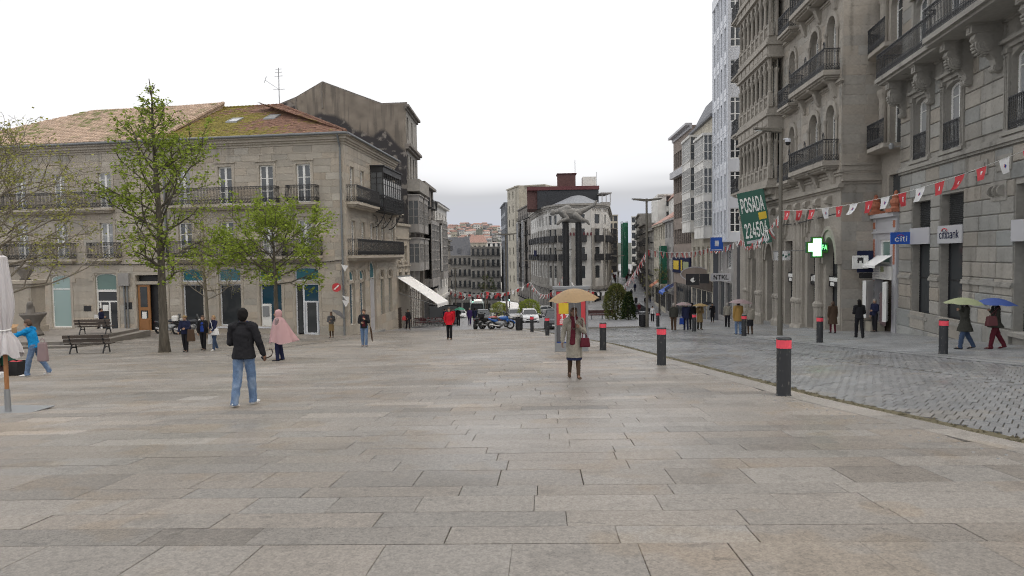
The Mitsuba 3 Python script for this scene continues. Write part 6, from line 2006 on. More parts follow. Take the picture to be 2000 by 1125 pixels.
    if hair:
        h = [hull((HD(0, -.022, .042), (.088, .095, .09)), (HD(0, -.055, -.025), (.082, .066, .075)), q=qn)]
        if hair_len:
            h.append(hull((HD(0, -.05, 0), (.085, .065, .07)), (HD(0, -.06, -hair_len), (.09, .045, .04)), q=qn))
        put_('hair', h, hair, 4, .014)
    if hat:
        put_('hat', [hull((HD(0, -.01, .06), (.092, .1, .07)), q=qn), hull((HD(0, .0, .045), (.13, .14, .012)), q=qn)], hat)
    if hood:
        put_('hood', [hull((HD(0, -.03, .03), (.105, .105, .105)), (HD(0, -.03, -.06), (.11, .10, .09)), (U(0, -.03, 1.43), (.12, .1, .04)), q=qn) - hull((HD(0, .09, -.01), (.066, .1, .09)), (HD(0, .16, -.01), (.075, .1, .1)), q=qn)], hood, 3)
    if scarf:
        c = [hull((U(-.055, .04, 1.46), .045), (U(.055, .04, 1.46), .045), (U(0, .085, 1.43), .05), q=qn), hull((U(.02, .1, 1.42), .05), (U(.035, .155, 1.2), (.05, .03, .05)), q=qn), hull((U(.035, .155, 1.2), (.055, .03, .05)), (U(.06, .17, .86), (.065, .025, .03)), q=qn)]
        put_('scarf', c, scarf, 6, .012)
    fd_ = -math.cos(math.radians(face + turn))
    if fd_ > .3 and y < 50:
        for sx in (-1, 1):
            put(part(K, 'eye'), (lambda vf: (W(vf[0]), vf[1]))(join([hull((HD(sx * .031, .082, .014), (.013, .008, .008)), q=0)])), 'hair_black', True)
        put(part(K, 'mouth'), (lambda vf: (W(vf[0]), vf[1]))(join([hull((HD(-.02, .086, -.058), .006), (HD(.02, .086, -.058), .006), (HD(0, .094, -.058), .007), q=0)])), 'maroon', True)
    return dict(key=K, hands=[W(h) for h in hands], W=W, drop=drop, s=s)


def umbrella(label, tip, R, mat, tilt=(0, 0), length=.85, group=None, hook=True, n=8, dome=.42):
    """an open umbrella: tip is the top of the shaft; tilt leans the canopy (metres of sideways shift per metre)"""
    K = thing('umbrella', label, 'umbrella', group)
    ax_ = unit([tilt[0], tilt[1], 1])
    e1 = unit(np.cross(ax_, [0, 1, .001]))
    e2 = np.cross(ax_, e1)
    tip = np.asarray(tip, float)
    P = lambda r, a, h: tip + e1 * r * math.cos(a) + e2 * r * math.sin(a) + ax_ * h
    top, und = MB(), MB()
    rows = 6
    cols = n * 4
    pts = []
    for i in range(rows + 1):
        t = i / rows
        for j in range(cols):
            a = j * 2 * math.pi / cols
            between = abs(((j % 4) / 4) - .5) * 2      # 1 on a rib, 0 midway
            r = R * t * (1 - .07 * (1 - between) * t)
            h = -R * dome * (1 - math.cos(t * 1.35)) / (1 - math.cos(1.35)) + .02 * (1 - between) * t * t
            pts.append(P(r, a, h))
    pts = np.array(pts)
    i, j = np.meshgrid(np.arange(rows), np.arange(cols), indexing='ij')
    q = np.stack([i * cols + j, i * cols + (j + 1) % cols, (i + 1) * cols + (j + 1) % cols, (i + 1) * cols + j], -1).reshape(-1, 4)
    put(part(K, 'canopy'), MB().raw(pts, np.vstack([q[:, [0, 1, 2]], q[:, [0, 2, 3]]])), mat)
    rb = MB()
    for k in range(n):
        a = k * 2 * math.pi / n
        rb.tube([P(R * t, a, -R * dome * (1 - math.cos(t * 1.35)) / (1 - math.cos(1.35)) - .008) for t in np.linspace(0, 1.01, 5)], .004, 3)
        rb.tube([P(.02, a, -R * dome - .05), P(R * .5, a, -R * dome * .2 - .01)], .004, 3)
    put(part(K, 'ribs'), rb, 'grey_metal')
    sh = MB().tube([P(0, 0, .06), P(0, 0, -length)], .009, 6)
    put(part(K, 'shaft'), sh, 'steel')
    hd = MB()
    if hook:
        hd.tube([P(0, 0, -length + .05), P(0, 0, -length - .04), P(.02, 0, -length - .08), P(.055, 0, -length - .085), P(.075, 0, -length - .05)], .013, 6)
    else:
        hd.tube([P(0, 0, -length + .06), P(0, 0, -length - .05)], .015, 6)
    put(part(K, 'handle'), hd, 'wood_dark')
    return K


def over(p, i, up_=.62, dx=0.0, dy=0.0):
    """where the umbrella tip stands above hand i"""
    h = p['hands'][i]
    return np.array([h[0] + dx, h[1] + dy, h[2] + up_])


def bag(name, label, p, mat, size, at=None, strap=None, cat='bag'):
    K = thing(name, label, cat)
    c = np.asarray(at, float)
    w, d, h = size
    put(part(K, 'body'), join([hull((c + [-w / 2, 0, -h], (.02, d / 2, .02)), (c + [w / 2, 0, -h], (.02, d / 2, .02)), (c + [-w * .4, 0, 0], (.02, d / 3, .02)), (c + [w * .4, 0, 0], (.02, d / 3, .02)))], .05, 3), mat, True)
    m = MB()
    if strap is None:
        m.tube([c + [-w * .3, 0, 0], c + [-w * .2, 0, .1], c + [0, 0, .14], c + [w * .2, 0, .1], c + [w * .3, 0, 0]], .01, 5)
    else:
        m.tube([c + [-w * .3, 0, 0], np.asarray(strap[0]), np.asarray(strap[1]), c + [w * .3, 0, 0]], .012, 5)
    put(part(K, 'strap'), m, mat)


# the man walking away in the foreground
p = person('man seen from behind in black jacket and pale blue jeans, walking away across the square', -4.86, 12.25, 4, 1.77, -12, ('book', 'side'), 'cloth_black', .85, 1.1, legs='cloth_jeans', hair='hair_black', skin='skin_dark', shoe='cloth_white', bulk=1.16, fine=True, shoulder_w=1.08, turn=-18)
h = p['hands'][0]
pk = thing('papers', 'white and lilac papers tucked under the arm of the man in black', 'papers')
for k in range(3):
    fp_ = at_place(h[0] + .04, h[1] - .12, 8, h[2] - .13)
    put(part(pk, 'sheet'), MB(fp_).raw([(.0 + .02 * k, -.1, .0), (.02 * k, .16, .02), (.03 + .02 * k, .16, .24), (.02 + .02 * k, -.1, .22)], [[0, 1, 2], [0, 2, 3]]), ['cloth_white', 'umbrella_mauve', 'cloth_white'][k])
h = p['hands'][1]
fu = thing('folded_umbrella', 'folded dark umbrella with a hooked handle in the hand of the man in black', 'umbrella')
put(part(fu, 'handle'), MB().tube([h + [.0, -.02, .0], h + [.08, -.03, .02], h + [.13, -.03, .05], h + [.155, -.03, .11], h + [.135, -.03, .165], h + [.09, -.03, .17]], .012, 6), 'wood_dark')
put(part(fu, 'rolled_cloth'), MB().tube([h + [0, -.02, 0], h + [-.06, .1, -.02], h + [-.2, .42, -.05], h + [-.3, .62, -.07]], [.012, .03, .026, .008], 8), 'cloth_black')
person('person half hidden behind the man in black jacket, only a dark shoe and sleeve showing', -9.32, 23.6, 200, 1.66, 10, ('belly', 'belly'), 'cloth_navy', .8, legs='cloth_darkjeans', hair='hair_brown')
# the woman under the golden umbrella
p = person('woman in pale grey coat and long wine red scarf under the golden umbrella', 1.42, 15.75, 178, 1.66, 13, ('chest', 'side'), 'cloth_beige', .52, 1.0, legs=None, skirt=('cloth_navy', .46), bare_leg='cloth_brown', skin='skin_dark', hair='hair_brown', hair_len=.12, shoe='cloth_brown', bulk=1.13, scarf='cloth_wine', hood=None, fine=True, grip=(True, False))
t = over(p, 0, .84, -.10, -.05)
umbrella('wide golden tan umbrella held by the woman in the pale coat', t, .58, 'umbrella_gold', (-.06, -.05), .84, dome=.44)
h = p['hands'][0]
bag('handbag', 'small wine red shoulder bag at the hip of the woman under the golden umbrella', p, 'cloth_wine', (.2, .12, .17), np.array([1.66, 15.6, float(gz(1.6, 15.6)) + .92]), ((1.60, 15.62, float(gz(1.6, 15.6)) + 1.36), (1.58, 15.8, float(gz(1.6, 15.6)) + 1.38)))
# pink poncho
p = person('person in a translucent pink rain poncho with hood up, in dark leggings', -8.1, 23.5, 262, 1.74, 5, (((.0, .2, -1), (-.3, .5, -.8)), ((.0, .2, -1), (-.3, .5, -.8))), 'umbrella_mauve', .84, legs='cloth_navy', hair=None, shoe='black', fine=False)
W = p['W']
rows, cols = 14, 40
v = []
for i in range(rows):
    t = i / (rows - 1)
    zz = 1.50 - t * .86
    for j in range(cols):
        a = j * 2 * math.pi / cols
        fold = 1 + .10 * math.sin(a * 9 + 3 * t) * t + .07 * math.sin(a * 5 + 1 + t) * t + .03 * math.sin(a * 17 - 4 * t)
        rx = (.09 + .225 * t ** .45 + .04 * t) * fold
        ry = (.09 + .20 * t ** .5 + .26 * t * max(0, -math.sin(a)) + .04 * t) * fold
        v.append((rx * math.cos(a), ry * math.sin(a) - .02, zz + .05 * t * math.sin(a * 3 + .6) + p['drop']))
i, j = np.meshgrid(np.arange(rows - 1), np.arange(cols), indexing='ij')
q = np.stack([i * cols + j, i * cols + (j + 1) % cols, (i + 1) * cols + (j + 1) % cols, (i + 1) * cols + j], -1).reshape(-1, 4)
put(part(p['key'], 'poncho'), (W(np.array(v)), np.vstack([q[:, [0, 1, 2]], q[:, [0, 2, 3]]])), 'poncho', True)
hdv = join([hull(((0, -.02, 1.645), (.11, .125, .115)), ((0, -.02, 1.52), (.105, .11, .07)), q=2) - hull(((0, .1, 1.60), (.07, .1, .09)), ((0, .2, 1.60), (.08, .1, .1)), q=2)], .04, 3)
put(part(p['key'], 'poncho_hood'), (W(hdv[0] + [0, 0, p['drop']]), hdv[1]), 'poncho', True)
# people in front of the corner house
p = person('person in a tan skirt under a dark tilted umbrella by the corner house', -11.35, 42.6, 176, 1.62, 0, ('chest', 'belly'), 'cloth_grey', .95, legs=None, skirt=('cloth_tan', .48), bare_leg='cloth_brown', hair='hair_brown', hair_len=.1, bulk=1.1, grip=(True, False))
umbrella('dark grey umbrella tilted back over the person by the house corner', over(p, 0, .42, .55, .1), .5, 'cloth_grey', (.75, .1), .6)
p = person('man facing us in dark open jacket, wine red sweater and jeans near the corner house', -6.9, 31.6, 176, 1.74, 4, ('chest', 'belly'), 'cloth_black', .86, legs='cloth_jeans', hair='hair_brown', shoe='cloth_grey', bulk=1.1)
put(part(p['key'], 'sweater'), (lambda vf: (p['W'](vf[0]), vf[1]))(join([hull(((0, .10 + .0, 1.36 + p['drop']), (.05, .03, .05)), ((0, .105, .96 + p['drop']), (.085, .04, .05)))])), 'cloth_wine', True)
h = p['hands'][0]
fu = thing('folded_umbrella', 'folded brown umbrella hanging beside the man in the wine red sweater', 'umbrella')
b = np.array([-6.62, 31.6, float(gz(-6.6, 31.6))])
put(part(fu, 'rolled_cloth'), MB().tube([b + [0, 0, .95], b + [.03, 0, .8], b + [.08, 0, .35], b + [.1, 0, .22]], [.012, .045, .035, .008], 8), 'cloth_brown')
put(part(fu, 'handle'), MB().tube([b + [0, 0, .95], b + [-.03, 0, 1.05], b + [-.07, 0, 1.07]], .014, 6), 'wood_dark')
person('woman in a bright red jacket and dark trousers walking up the square', -3.45, 37.1, 180, 1.74, 8, ('pocket', 'pocket'), 'cloth_red', .8, 1.08, legs='cloth_black', hair='hair_brown', shoe='cloth_brown', bulk=1.16)
person('person in black with a red bag, walking past the end of the corner house', -8.9, 58.0, 150, 1.72, 12, ('down', 'fwd'), 'cloth_black', .86, legs='cloth_black')
bag('handbag', 'red bag carried by the person in black at the corner house end', None, 'red', (.32, .14, .3), np.array([-9.2, 57.8, float(gz(-9.2, 57.8)) + 1.1]))
# walkers by the trees
p = person('person in cap and dark jacket walking towards us by the tall tree trunk', -14.6, 30.3, 172, 1.64, 9, ('belly', 'fwd'), 'cloth_navy', .86, legs='cloth_black', hair='hair_brown', hat='cloth_tan', bulk=1.12)
bag('shopping_bag', 'brown bag hanging from the arm of the person in a cap', None, 'cloth_brown', (.3, .16, .5), np.array([-14.25, 30.1, float(gz(-14.25, 30.1)) + 1.0]))
p = person('woman in dark coat open over a bright blue top, carrying a white bag', -14.35, 31.5, 176, 1.62, 9, ('down', 'down'), 'cloth_black', .86, legs='cloth_black', hair='hair_brown', hair_len=.06, bulk=1.1)
put(part(p['key'], 'blouse'), (lambda vf: (p['W'](vf[0]), vf[1]))(join([hull(((0, .10, 1.34 + p['drop']), (.07, .035, .05)), ((0, .105, .95 + p['drop']), (.1, .045, .05)))])), 'cloth_cobalt', True)
bag('carrier_bag', 'white plastic carrier bag hanging from a hand beside the blue top', None, 'cloth_white', (.24, .12, .42), np.array([-13.95, 31.4, float(gz(-13.95, 31.4)) + .72]))
p = person('fair haired woman in dark jacket and jeans with a cream shoulder bag', -13.75, 31.3, 205, 1.62, 12, ('fwd', 'belly'), 'cloth_navy', .87, legs='cloth_darkjeans', hair='hair_fair', shoe='cloth_white')
bag('shoulder_bag', 'cream shoulder bag worn by the fair haired woman', None, 'cloth_white', (.34, .12, .26), np.array([-13.62, 31.1, float(gz(-13.62, 31.1)) + .98]), ((-13.85, 31.2, float(gz(-13.7, 31.1)) + 1.38), (-13.8, 31.3, float(gz(-13.7, 31.1)) + 1.4)))
person('person in dark clothes carrying white papers past the arched doorway on the left', -27.2, 45.0, 92, 1.68, 16, ('belly', 'belly'), 'cloth_navy', .86, legs='cloth_black')
tag(key_of('paper_bundle'), 'bundle of white papers held by the person passing the arched doorway', 'papers')
hh = np.array([-27.35, 44.75, float(gz(-27.2, 45)) + 1.15])
put(part('paper_bundle', 'sheet'), MB().raw([hh + [-.16, 0, -.12], hh + [.14, -.02, -.1], hh + [.12, -.02, .1], hh + [-.12, 0, .12]], [[0, 1, 2], [0, 2, 3]]), 'cloth_white')
p = person('woman in a bright blue fleece and pale jeans leaning over crates at the left edge', -13.8, 19.6, 262, 1.68, 18, ('reach', 'reach'), 'cloth_blue', .88, legs='cloth_jeans', hair='hair_brown', hair_len=.05, shoe='cloth_white', bulk=1.1, lean=13, fine=True)
bag('sling_bag', 'pale folded jacket hanging at the hip of the woman in blue fleece', None, 'umbrella_mauve', (.26, .12, .5), np.array([-13.4, 19.35, float(gz(-13.4, 19.35)) + .95]))
# right-hand pavement
p = person('woman in long olive quilted coat and jeans walking under the pale green umbrella', 14.65, 22.0, 285, 1.66, 15, ('up', 'down'), 'cloth_olive', .62, 1.06, legs='cloth_darkjeans', hair='hair_brown', hair_len=.12, bulk=1.14, grip=(True, False), fine=True)
umbrella('pale green umbrella over the woman in the olive coat', over(p, 0, .36, .22, 0), .62, 'umbrella_green', (0.06, 0), .5, dome=.36)
p = person('woman in dark green jacket and wine red trousers walking under the blue umbrella', 15.5, 21.8, 285, 1.62, 16, ('up', 'down'), 'cloth_olive', .76, 1.05, legs='cloth_wine', hair='hair_brown', hair_len=.06, bulk=1.14, shoe='cloth_wine', grip=(True, False), fine=True)
umbrella('blue umbrella held above the woman in wine red trousers', over(p, 0, .36, .2, 0), .62, 'umbrella_blue', (.04, 0), .5, dome=.36)
bag('handbag', 'pink and wine red handbag at the hip of the woman under the blue umbrella', p, 'maroon', (.32, .16, .28), np.array([15.15, 21.5, float(gz(15.15, 21.5)) + 1.05]), ((15.45, 21.55, float(gz(15.3, 21.6)) + 1.38), (15.5, 21.7, float(gz(15.3, 21.6)) + 1.36)))
person('long haired woman in black jacket and black trousers walking away by the lottery shopfront', 15.2, 29.8, 12, 1.7, 14, ('belly', 'belly'), 'cloth_black', .9, legs='cloth_black', hair='hair_black', hair_len=.22, bulk=1.12)
person('woman with reddish hair in a long dark coat walking away by the pharmacy', 16.3, 34.6, 0, 1.62, 6, ('down', 'down'), 'cloth_brown', .5, 1.18, legs=None, bare_leg='cloth_wine', hair='hair_brown', hair_len=.08, bulk=1.25)
person('man in a dark suit standing inside the open lottery shopfront', 18.75, 35.2, 250, 1.7, 2, ('belly', 'down'), 'cloth_navy', .86, legs='cloth_black', hair='hair_grey')
p = person('person in mustard coat and jeans walking away under the mauve umbrella', 11.75, 35.4, -2, 1.74, 6, ('down', 'up'), 'cloth_mustard', .7, 1.05, legs='cloth_jeans', hair='hair_black', bulk=1.3, grip=(False, True))
umbrella('dusty mauve umbrella over the couple walking away behind the bollard', over(p, 1, .42, .1, 0), .62, 'umbrella_mauve', (.05, 0), .6, dome=.34)
person('short woman in beige jacket and dark skirt walking under the mauve umbrella', 12.3, 35.2, 0, 1.56, 6, ('belly', 'down'), 'cloth_beige', .86, legs=None, skirt=('cloth_black', .5), bare_leg='cloth_brown', hair='hair_grey', bulk=1.25)
person('grey haired person in beige jacket and black trousers on the right pavement', 14.6, 46.2, 10, 1.66, 8, ('down', 'down'), 'cloth_beige', .86, legs='cloth_black', hair='hair_grey', bulk=1.2)
person('person in black walking just right of the grey haired one in beige jacket', 14.9, 45.0, 0, 1.68, 8, ('down', 'down'), 'cloth_black', .86, legs='cloth_black')
p = person('person in a long black dress and coat under a black umbrella', 17.2, 58.5, 200, 1.66, 4, ('down', 'up'), 'cloth_black', .45, 1.15, legs=None, bare_leg='cloth_black', hair='hair_black', grip=(False, True))
umbrella('black umbrella tilted to the left over the person in the long black dress', over(p, 1, .4, -.6, 0), .62, 'cloth_black', (-.45, 0), .6)
p = person('person in beige coat at the right of the huddled group in the road', 11.9, 43.2, 170, 1.66, 5, ('belly', 'up'), 'cloth_tan', .5, 1.1, legs='cloth_olive', hair='hair_brown', hat='cloth_tan', bulk=1.15, grip=(False, True))
umbrella('beige umbrella low over the person at the right of the huddled group', over(p, 1, .34, .05, 0), .5, 'cloth_tan', (0, 0), .5, dome=.3)
person('stocky person in dark green jacket and brown trousers at the left of the huddled group', 10.1, 42.6, 8, 1.72, 6, ('down', 'down'), 'cloth_olive', .84, legs='cloth_brown', hair='hair_grey', bulk=1.25)
p = person('person in navy coat in the middle of the huddled group', 10.95, 42.9, 0, 1.72, 6, ('down', 'up'), 'cloth_navy', .74, legs='cloth_navy', hair='hair_grey', bulk=1.25, grip=(False, True))
umbrella('pinkish grey umbrella above the middle of the huddled group', over(p, 1, .36, -.2, 0), .52, 'umbrella_mauve', (0, 0), .5, dome=.34)
person('person in black coat between the navy coat and the bollard', 11.45, 43.4, 0, 1.72, 5, ('down', 'down'), 'cloth_black', .7, legs='cloth_black', hair='hair_black', bulk=1.2)
bag('shopping_bag', 'blue shopping bag carried in the huddled group in the road', None, 'cloth_cobalt', (.25, .16, .36), np.array([10.62, 42.7, float(gz(10.6, 42.7)) + .75]))
person('child sized figure in a white top far down the pavement', 13.6, 66, 180, 1.5, 8, ('down', 'down'), 'cloth_white', .86, legs='cloth_black')
# down the left street
p = person('person under the teal green umbrella walking away beyond the red jacket', -5.2, 65.5, 0, 1.7, 8, ('down', 'up'), 'cloth_black', .7, legs='cloth_black', grip=(False, True))
umbrella('teal green umbrella far down by the cafe terrace', over(p, 1, .4, 0, 0), .55, 'umbrella_teal', (0, 0), .55)
person('person in a purple jacket walking beyond the cafe terrace', -4.3, 68.5, 175, 1.72, 8, ('down', 'down'), 'cloth_purple', .7, legs='cloth_purple', hair='hair_grey', bulk=1.2)
person('person in dark clothes right behind the purple jacket', -3.9, 70.5, 0, 1.7, 8, ('down', 'down'), 'cloth_navy', .7, legs='cloth_black')
for k, (x, y, t, l) in enumerate(((-6.6, 66.5, 'cloth_navy', 'navy'), (-6.0, 68.5, 'cloth_red', 'red'), (-7.0, 70, 'cloth_grey', 'grey'))):
    person(f'small figure in {l} standing at the cafe terrace under the awning end', x, y, 120 + 50 * k, 1.68, 6, ('down', 'belly'), t, .84, legs='cloth_black')
rng = R_(77)
tops = ['cloth_black', 'cloth_navy', 'cloth_brown', 'cloth_grey', 'cloth_black', 'cloth_wine', 'cloth_tan', 'cloth_olive']
for k in range(26):
    y = 100 + 95 * rng.random() ** 1.2
    x = 19.3 + (y - 105) * .125 + rng.uniform(-1.6, 3.2) * (1 + .003 * y)
    person(f'small figure in {tops[k % 8][6:]} top in the crowd filling the climbing right-hand street', x, y, rng.choice([0, 180]), rng.uniform(1.6, 1.78), rng.uniform(4, 12), ('down', 'down'), tops[k % 8], rng.choice([.7, .86]), legs=tops[(k * 3) % 5], hair=['hair_black', 'hair_brown', 'hair_grey'][k % 3], group='crowd in the right-hand street')

# ---------------------------------------------------------------- street furniture
BOL = [(4.82, 12.07, 'nearest and largest dark bollard with a glowing red band, at the plaza edge'), (4.08, 18.63, 'second nearest red banded bollard along the plaza edge'), (3.37, 25.36, 'red banded bollard just right of the woman with the golden umbrella'),
       (2.02, 39.58, 'red banded bollard just left of the advertising panel'), (1.31, 45.84, 'red banded bollard in front of the white car'), (12.9, 20.33, 'red banded bollard at the right kerb beside the green umbrella'),
       (12.27, 27.14, 'red banded bollard at the right kerb below the pharmacy'), (11.54, 33.88, 'red banded bollard before the couple under the mauve umbrella'), (10.91, 40.82, 'red banded bollard in front of the huddled group'), (10.83, 50.65, 'farthest red banded bollard beside the double armed lamp post')]
for x, y, lab in BOL:
    K = thing('bollard', lab, 'bollard', 'dark bollards with red bands along the road')
    f = at_place(x, y, 0)
    put(part(K, 'post'), MB(f).lathe([(0, -.05), (.135, -.05), (.135, .012), (.122, .02), (.122, .835), (.128, .84), (.128, .85), (0, .85)], n=28), 'bollard_grey', 30)
    put(part(K, 'red_band'), MB(f).lathe([(0, .851), (.1285, .851), (.1285, 1.0), (0, 1.0)], n=28), 'bollard_red', 30)
    put(part(K, 'cap'), MB(f).lathe([(0, 1.001), (.130, 1.001), (.130, 1.018), (.118, 1.038), (.05, 1.045), (0, 1.046)], n=28), 'bollard_grey', 30)


def bin_(x, y, lab):
    K = thing('litter_bin', lab, 'bin')
    f = at_place(x, y, 0)
    put(part(K, 'drum'), MB(f).lathe([(0, 0), (.2, 0), (.24, .06), (.25, .9), (.235, .92), (.235, .85), (0, .85)], n=20), 'black', 30)
    m = MB(f)
    for k in range(20):
        a = k * math.pi / 10
        m.tube([(.255 * math.cos(a), .255 * math.sin(a), .06), (.262 * math.cos(a), .262 * math.sin(a), .9)], .012, 4)
    put(part(K, 'slats'), m, 'iron', kind='stuff')
    m = MB(f).lathe([(0, 1.16), (.26, 1.14), (.26, 1.11), (0, 1.12)], n=20)
    for a in (0, 2.1, 4.2):
        m.tube([(.22 * math.cos(a), .22 * math.sin(a), .9), (.22 * math.cos(a), .22 * math.sin(a), 1.13)], .015, 4)
    put(part(K, 'lid'), m, 'grey_metal')


bin_(.48, 49.4, 'fat black litter bin beside the parked motorcycles')
bin_(9.85, 51.5, 'dark litter bin at the foot of the double armed lamp post')


def lamp(x, y, lab, h, arms, az=0, cam=False):
    K = thing('street_lamp', lab, 'street lamp', 'tall street lamps with flat arms')
    f = at_place(x, y, az)
    put(part(K, 'pole'), MB(f).tube([(0, 0, -.1), (0, 0, 1.0), (0, 0, 1.02), (0, 0, h)], [.13, .13, .105, .08], 14), 'lamp_paint', True)
    for a in arms:
        L = part(K, 'arm')
        s = 1 if a > 0 else -1
        prof = Polygon([(0, h - .22), (0, h - .06), (a * .5, h), (a, h + .02), (a, h - .03), (a * .8, h - .1)])
        m = MB()
        g = trimesh.creation.extrude_polygon(prof, .3, engine='earcut')
        v = np.array(g.vertices)
        m.raw(np.stack([v[:, 0], v[:, 2] - .15, v[:, 1]], 1), g.faces, None, f)
        put(L, m, 'lamp_paint')
        put(part(L, 'lens'), MB(f).box(min(a * .6, a * .92), max(a * .6, a * .92), -.12, .12, h - .115, h - .085), 'light_clear')
    if cam:
        c = part(K, 'dome_camera')
        put(c, MB(f).tube([(.1, 0, h - .55), (.32, 0, h - .5)], .03, 6).lathe([(0, h - .5), (.13, h - .52), (.13, h - .68), (0, h - .68)], .34, 0, 12), 'white_metal')
        put(part(c, 'dome'), MB(f).lathe([(.125, h - .68), (.11, h - .77), (.06, h - .83), (0, h - .84)], .34, 0, 12), 'black', True)


lamp(13.22, 33.6, 'single armed lamp post with a dome camera, on the right kerb before the carved tenement', 10.15, (-1.3,), cam=True)
lamp(10.14, 51.2, 'double armed lamp post rising beside the clipped shrubs', 9.6, (-1.1, 1.15))
lamp(-.6, 73, 'double armed lamp post rising behind the motorcycles', 9.6, (-1.35, 1.2))
lamp(7.0, 92.5, 'double armed lamp post standing before the statue columns', 9.4, (-1.2, 1.2))
lamp(3.1, 115, 'double armed lamp post in front of the left curve of the rounded block', 9.4, (-1.2, 1.2))
lamp(-4.4, 112, 'double armed lamp post behind the bus', 9.8, (-1.3, 1.1))
lamp(-10.6, 128, 'farthest double armed lamp post on the left of the sloping street', 9.4, (-1.2, 1.2))
lamp(16.0, 103, 'double armed lamp post at the right of the rounded block', 9.0, (-1.1, 1.0))


def bench(x, y, deg, lab, z=None, L=2.0):
    K = thing('bench', lab, 'bench', 'dark slatted benches on the left')
    f = at_place(x, y, deg, z)
    for k, v in enumerate((-.22, -.07, .08)):
        put(part(K, 'seat_slat'), MB(f).box(-L / 2, L / 2, v, v + .12, .43, .47), 'wood_dark')
    for k, (v, z_) in enumerate(((.26, .56), (.32, .74))):
        put(part(K, 'back_slat'), MB(f).raw([(sx, v + a * .045 - b * .02, z_ + b * .14 - a * .01) for sx in (-L / 2, L / 2) for a in (0, 1) for b in (0, 1)], CUBE_F[:, ::-1]), 'wood_dark')
    for sx in (-L * .36, L * .36):
        m = MB(f)
        for o in (0,):
            m.tube([(sx, -.30, 0), (sx, -.24, .2), (sx, -.2, .42), (sx, .1, .42), (sx, .24, .5), (sx, .37, .86)], .032, 6)
            m.tube([(sx, .36, 0), (sx, .26, .2), (sx, .12, .42)], .032, 6).tube([(sx, -.2, .25), (sx, .05, .3), (sx, .24, .22)], .024, 5)
        put(part(K, 'leg'), m, 'iron', True)


bench(-19.3, 31.0, 175, 'nearer dark bench standing on the open square left of the tall tree')
# stepped plinth, pillar and basin of the fountain
K = thing('fountain', 'stone fountain with a corniced pillar and broad bowl on a stepped base', 'fountain')
zf = -2.62
m = MB()
put(part(K, 'step'), m.box(-46, -22.9, 35.5, 43.0, -4.2, zf - .17), 'stone_dark')
put(part(K, 'step'), MB().box(-46, -23.4, 36.0, 42.6, zf - .17, zf), 'stone_dark')
fr = Frame(-30.1, 40.6, 1, 0)
put(part(K, 'pillar'), MB(fr).box(0, 1.45, 0, 1.2, zf, zf + 2.35).box(.12, 1.33, -.06, 0, zf + .3, zf + 2.1).box(-.1, 1.55, -.1, 1.3, zf, zf + .35), 'stone_beige')
put(part(K, 'pillar_cornice'), MB(fr).box(-.25, 1.7, -.25, 1.45, zf + 2.95, zf + 3.15).box(-.12, 1.57, -.12, 1.32, zf + 2.75, zf + 2.95).box(-.02, 1.47, -.02, 1.22, zf + 2.35, zf + 2.75), 'stone_beige')
put(part(K, 'urn'), MB(fr).lathe([(0, zf + 3.15), (.3, zf + 3.15), (.2, zf + 3.3), (.45, zf + 3.7), (.5, zf + 3.95), (.3, zf + 4.0), (0, zf + 4.1)], .72, .6, 14), 'stone_dark', True)
put(part(K, 'bowl'), MB().lathe([(0, zf), (.5, zf), (.45, zf + .15), (.3, zf + .4), (.32, zf + .7), (.5, zf + 1.0), (.66, zf + 1.2), (.67, zf + 1.3), (.58, zf + 1.3), (.5, zf + 1.15), (0, zf + 1.1)], -27.6, 39.2, 22), 'stone_dark', True)
put(part(K, 'carved_figure'), join([hull(((-27.9, 39.4, zf + 1.2), .26), ((-27.85, 39.4, zf + 1.6), .2)), hull(((-27.85, 39.3, zf + 1.65), .17), ((-27.75, 39.2, zf + 1.85), .15))], .1, 4), 'stone_dark', True)
bench(-24.3, 39.6, 175, 'farther dark bench up on the fountain steps', zf)

# closed parasol
K = thing('parasol', 'closed pale canvas parasol on a wooden pole with a steel foot, at the left edge', 'parasol')
x, y = -9.05, 12.1
z0 = float(gz(x, y))
put(part(K, 'base_plate'), MB(at_place(x, y, 6)).box(-.5, .5, -.5, .5, .0, .014), 'grey_metal')
put(part(K, 'foot'), MB(at_place(x, y, 0)).lathe([(0, .014), (.055, .014), (.05, .06), (.046, .42), (0, .42)], n=16), 'grey_metal', 30)
put(part(K, 'pole'), MB(at_place(x, y, 0)).lathe([(0, .42), (.036, .42), (.036, 2.6), (0, 2.6)], n=14), 'wood_pole', 30)
prof = [(2.80, .05), (2.77, .10), (2.6, .115), (2.2, .15), (1.95, .165), (1.75, .15), (1.55, .105), (1.48, .085), (1.42, .1), (1.3, .17), (1.15, .22), (1.02, .24)]
n = 96
v = []
for k, (h, r) in enumerate(prof):
    for j in range(n):
        a = j * 2 * math.pi / n
        w = min(k / 4, 1) * (1 if k < 6 else 1.4)
        rr = r * (1 + .12 * w * math.sin(8 * a + .25 * k) + .05 * w * math.sin(19 * a + k * .4))
        v.append((rr * math.cos(a), rr * math.sin(a), h + (.05 * math.sin(5 * a) if k > 9 else 0)))
i, j = np.meshgrid(np.arange(len(prof) - 1), np.arange(n), indexing='ij')
q = np.stack([i * n + j, (i + 1) * n + j, (i + 1) * n + (j + 1) % n, i * n + (j + 1) % n], -1).reshape(-1, 4)
cv = part(K, 'canvas')
put(cv, (at_place(x, y, 0)(np.array(v)), np.vstack([q[:, [0, 1, 2]], q[:, [0, 2, 3]], [[0, a, a + 1] for a in range(1, n - 1)]])), 'canvas_grey', 50)
put(part(cv, 'tie'), MB(at_place(x, y, 0)).tube([(.098 * math.cos(a), .098 * math.sin(a), 1.48 + .01 * math.sin(a)) for a in np.linspace(0, 6.3, 24)], .014, 5), 'canvas_white', True)

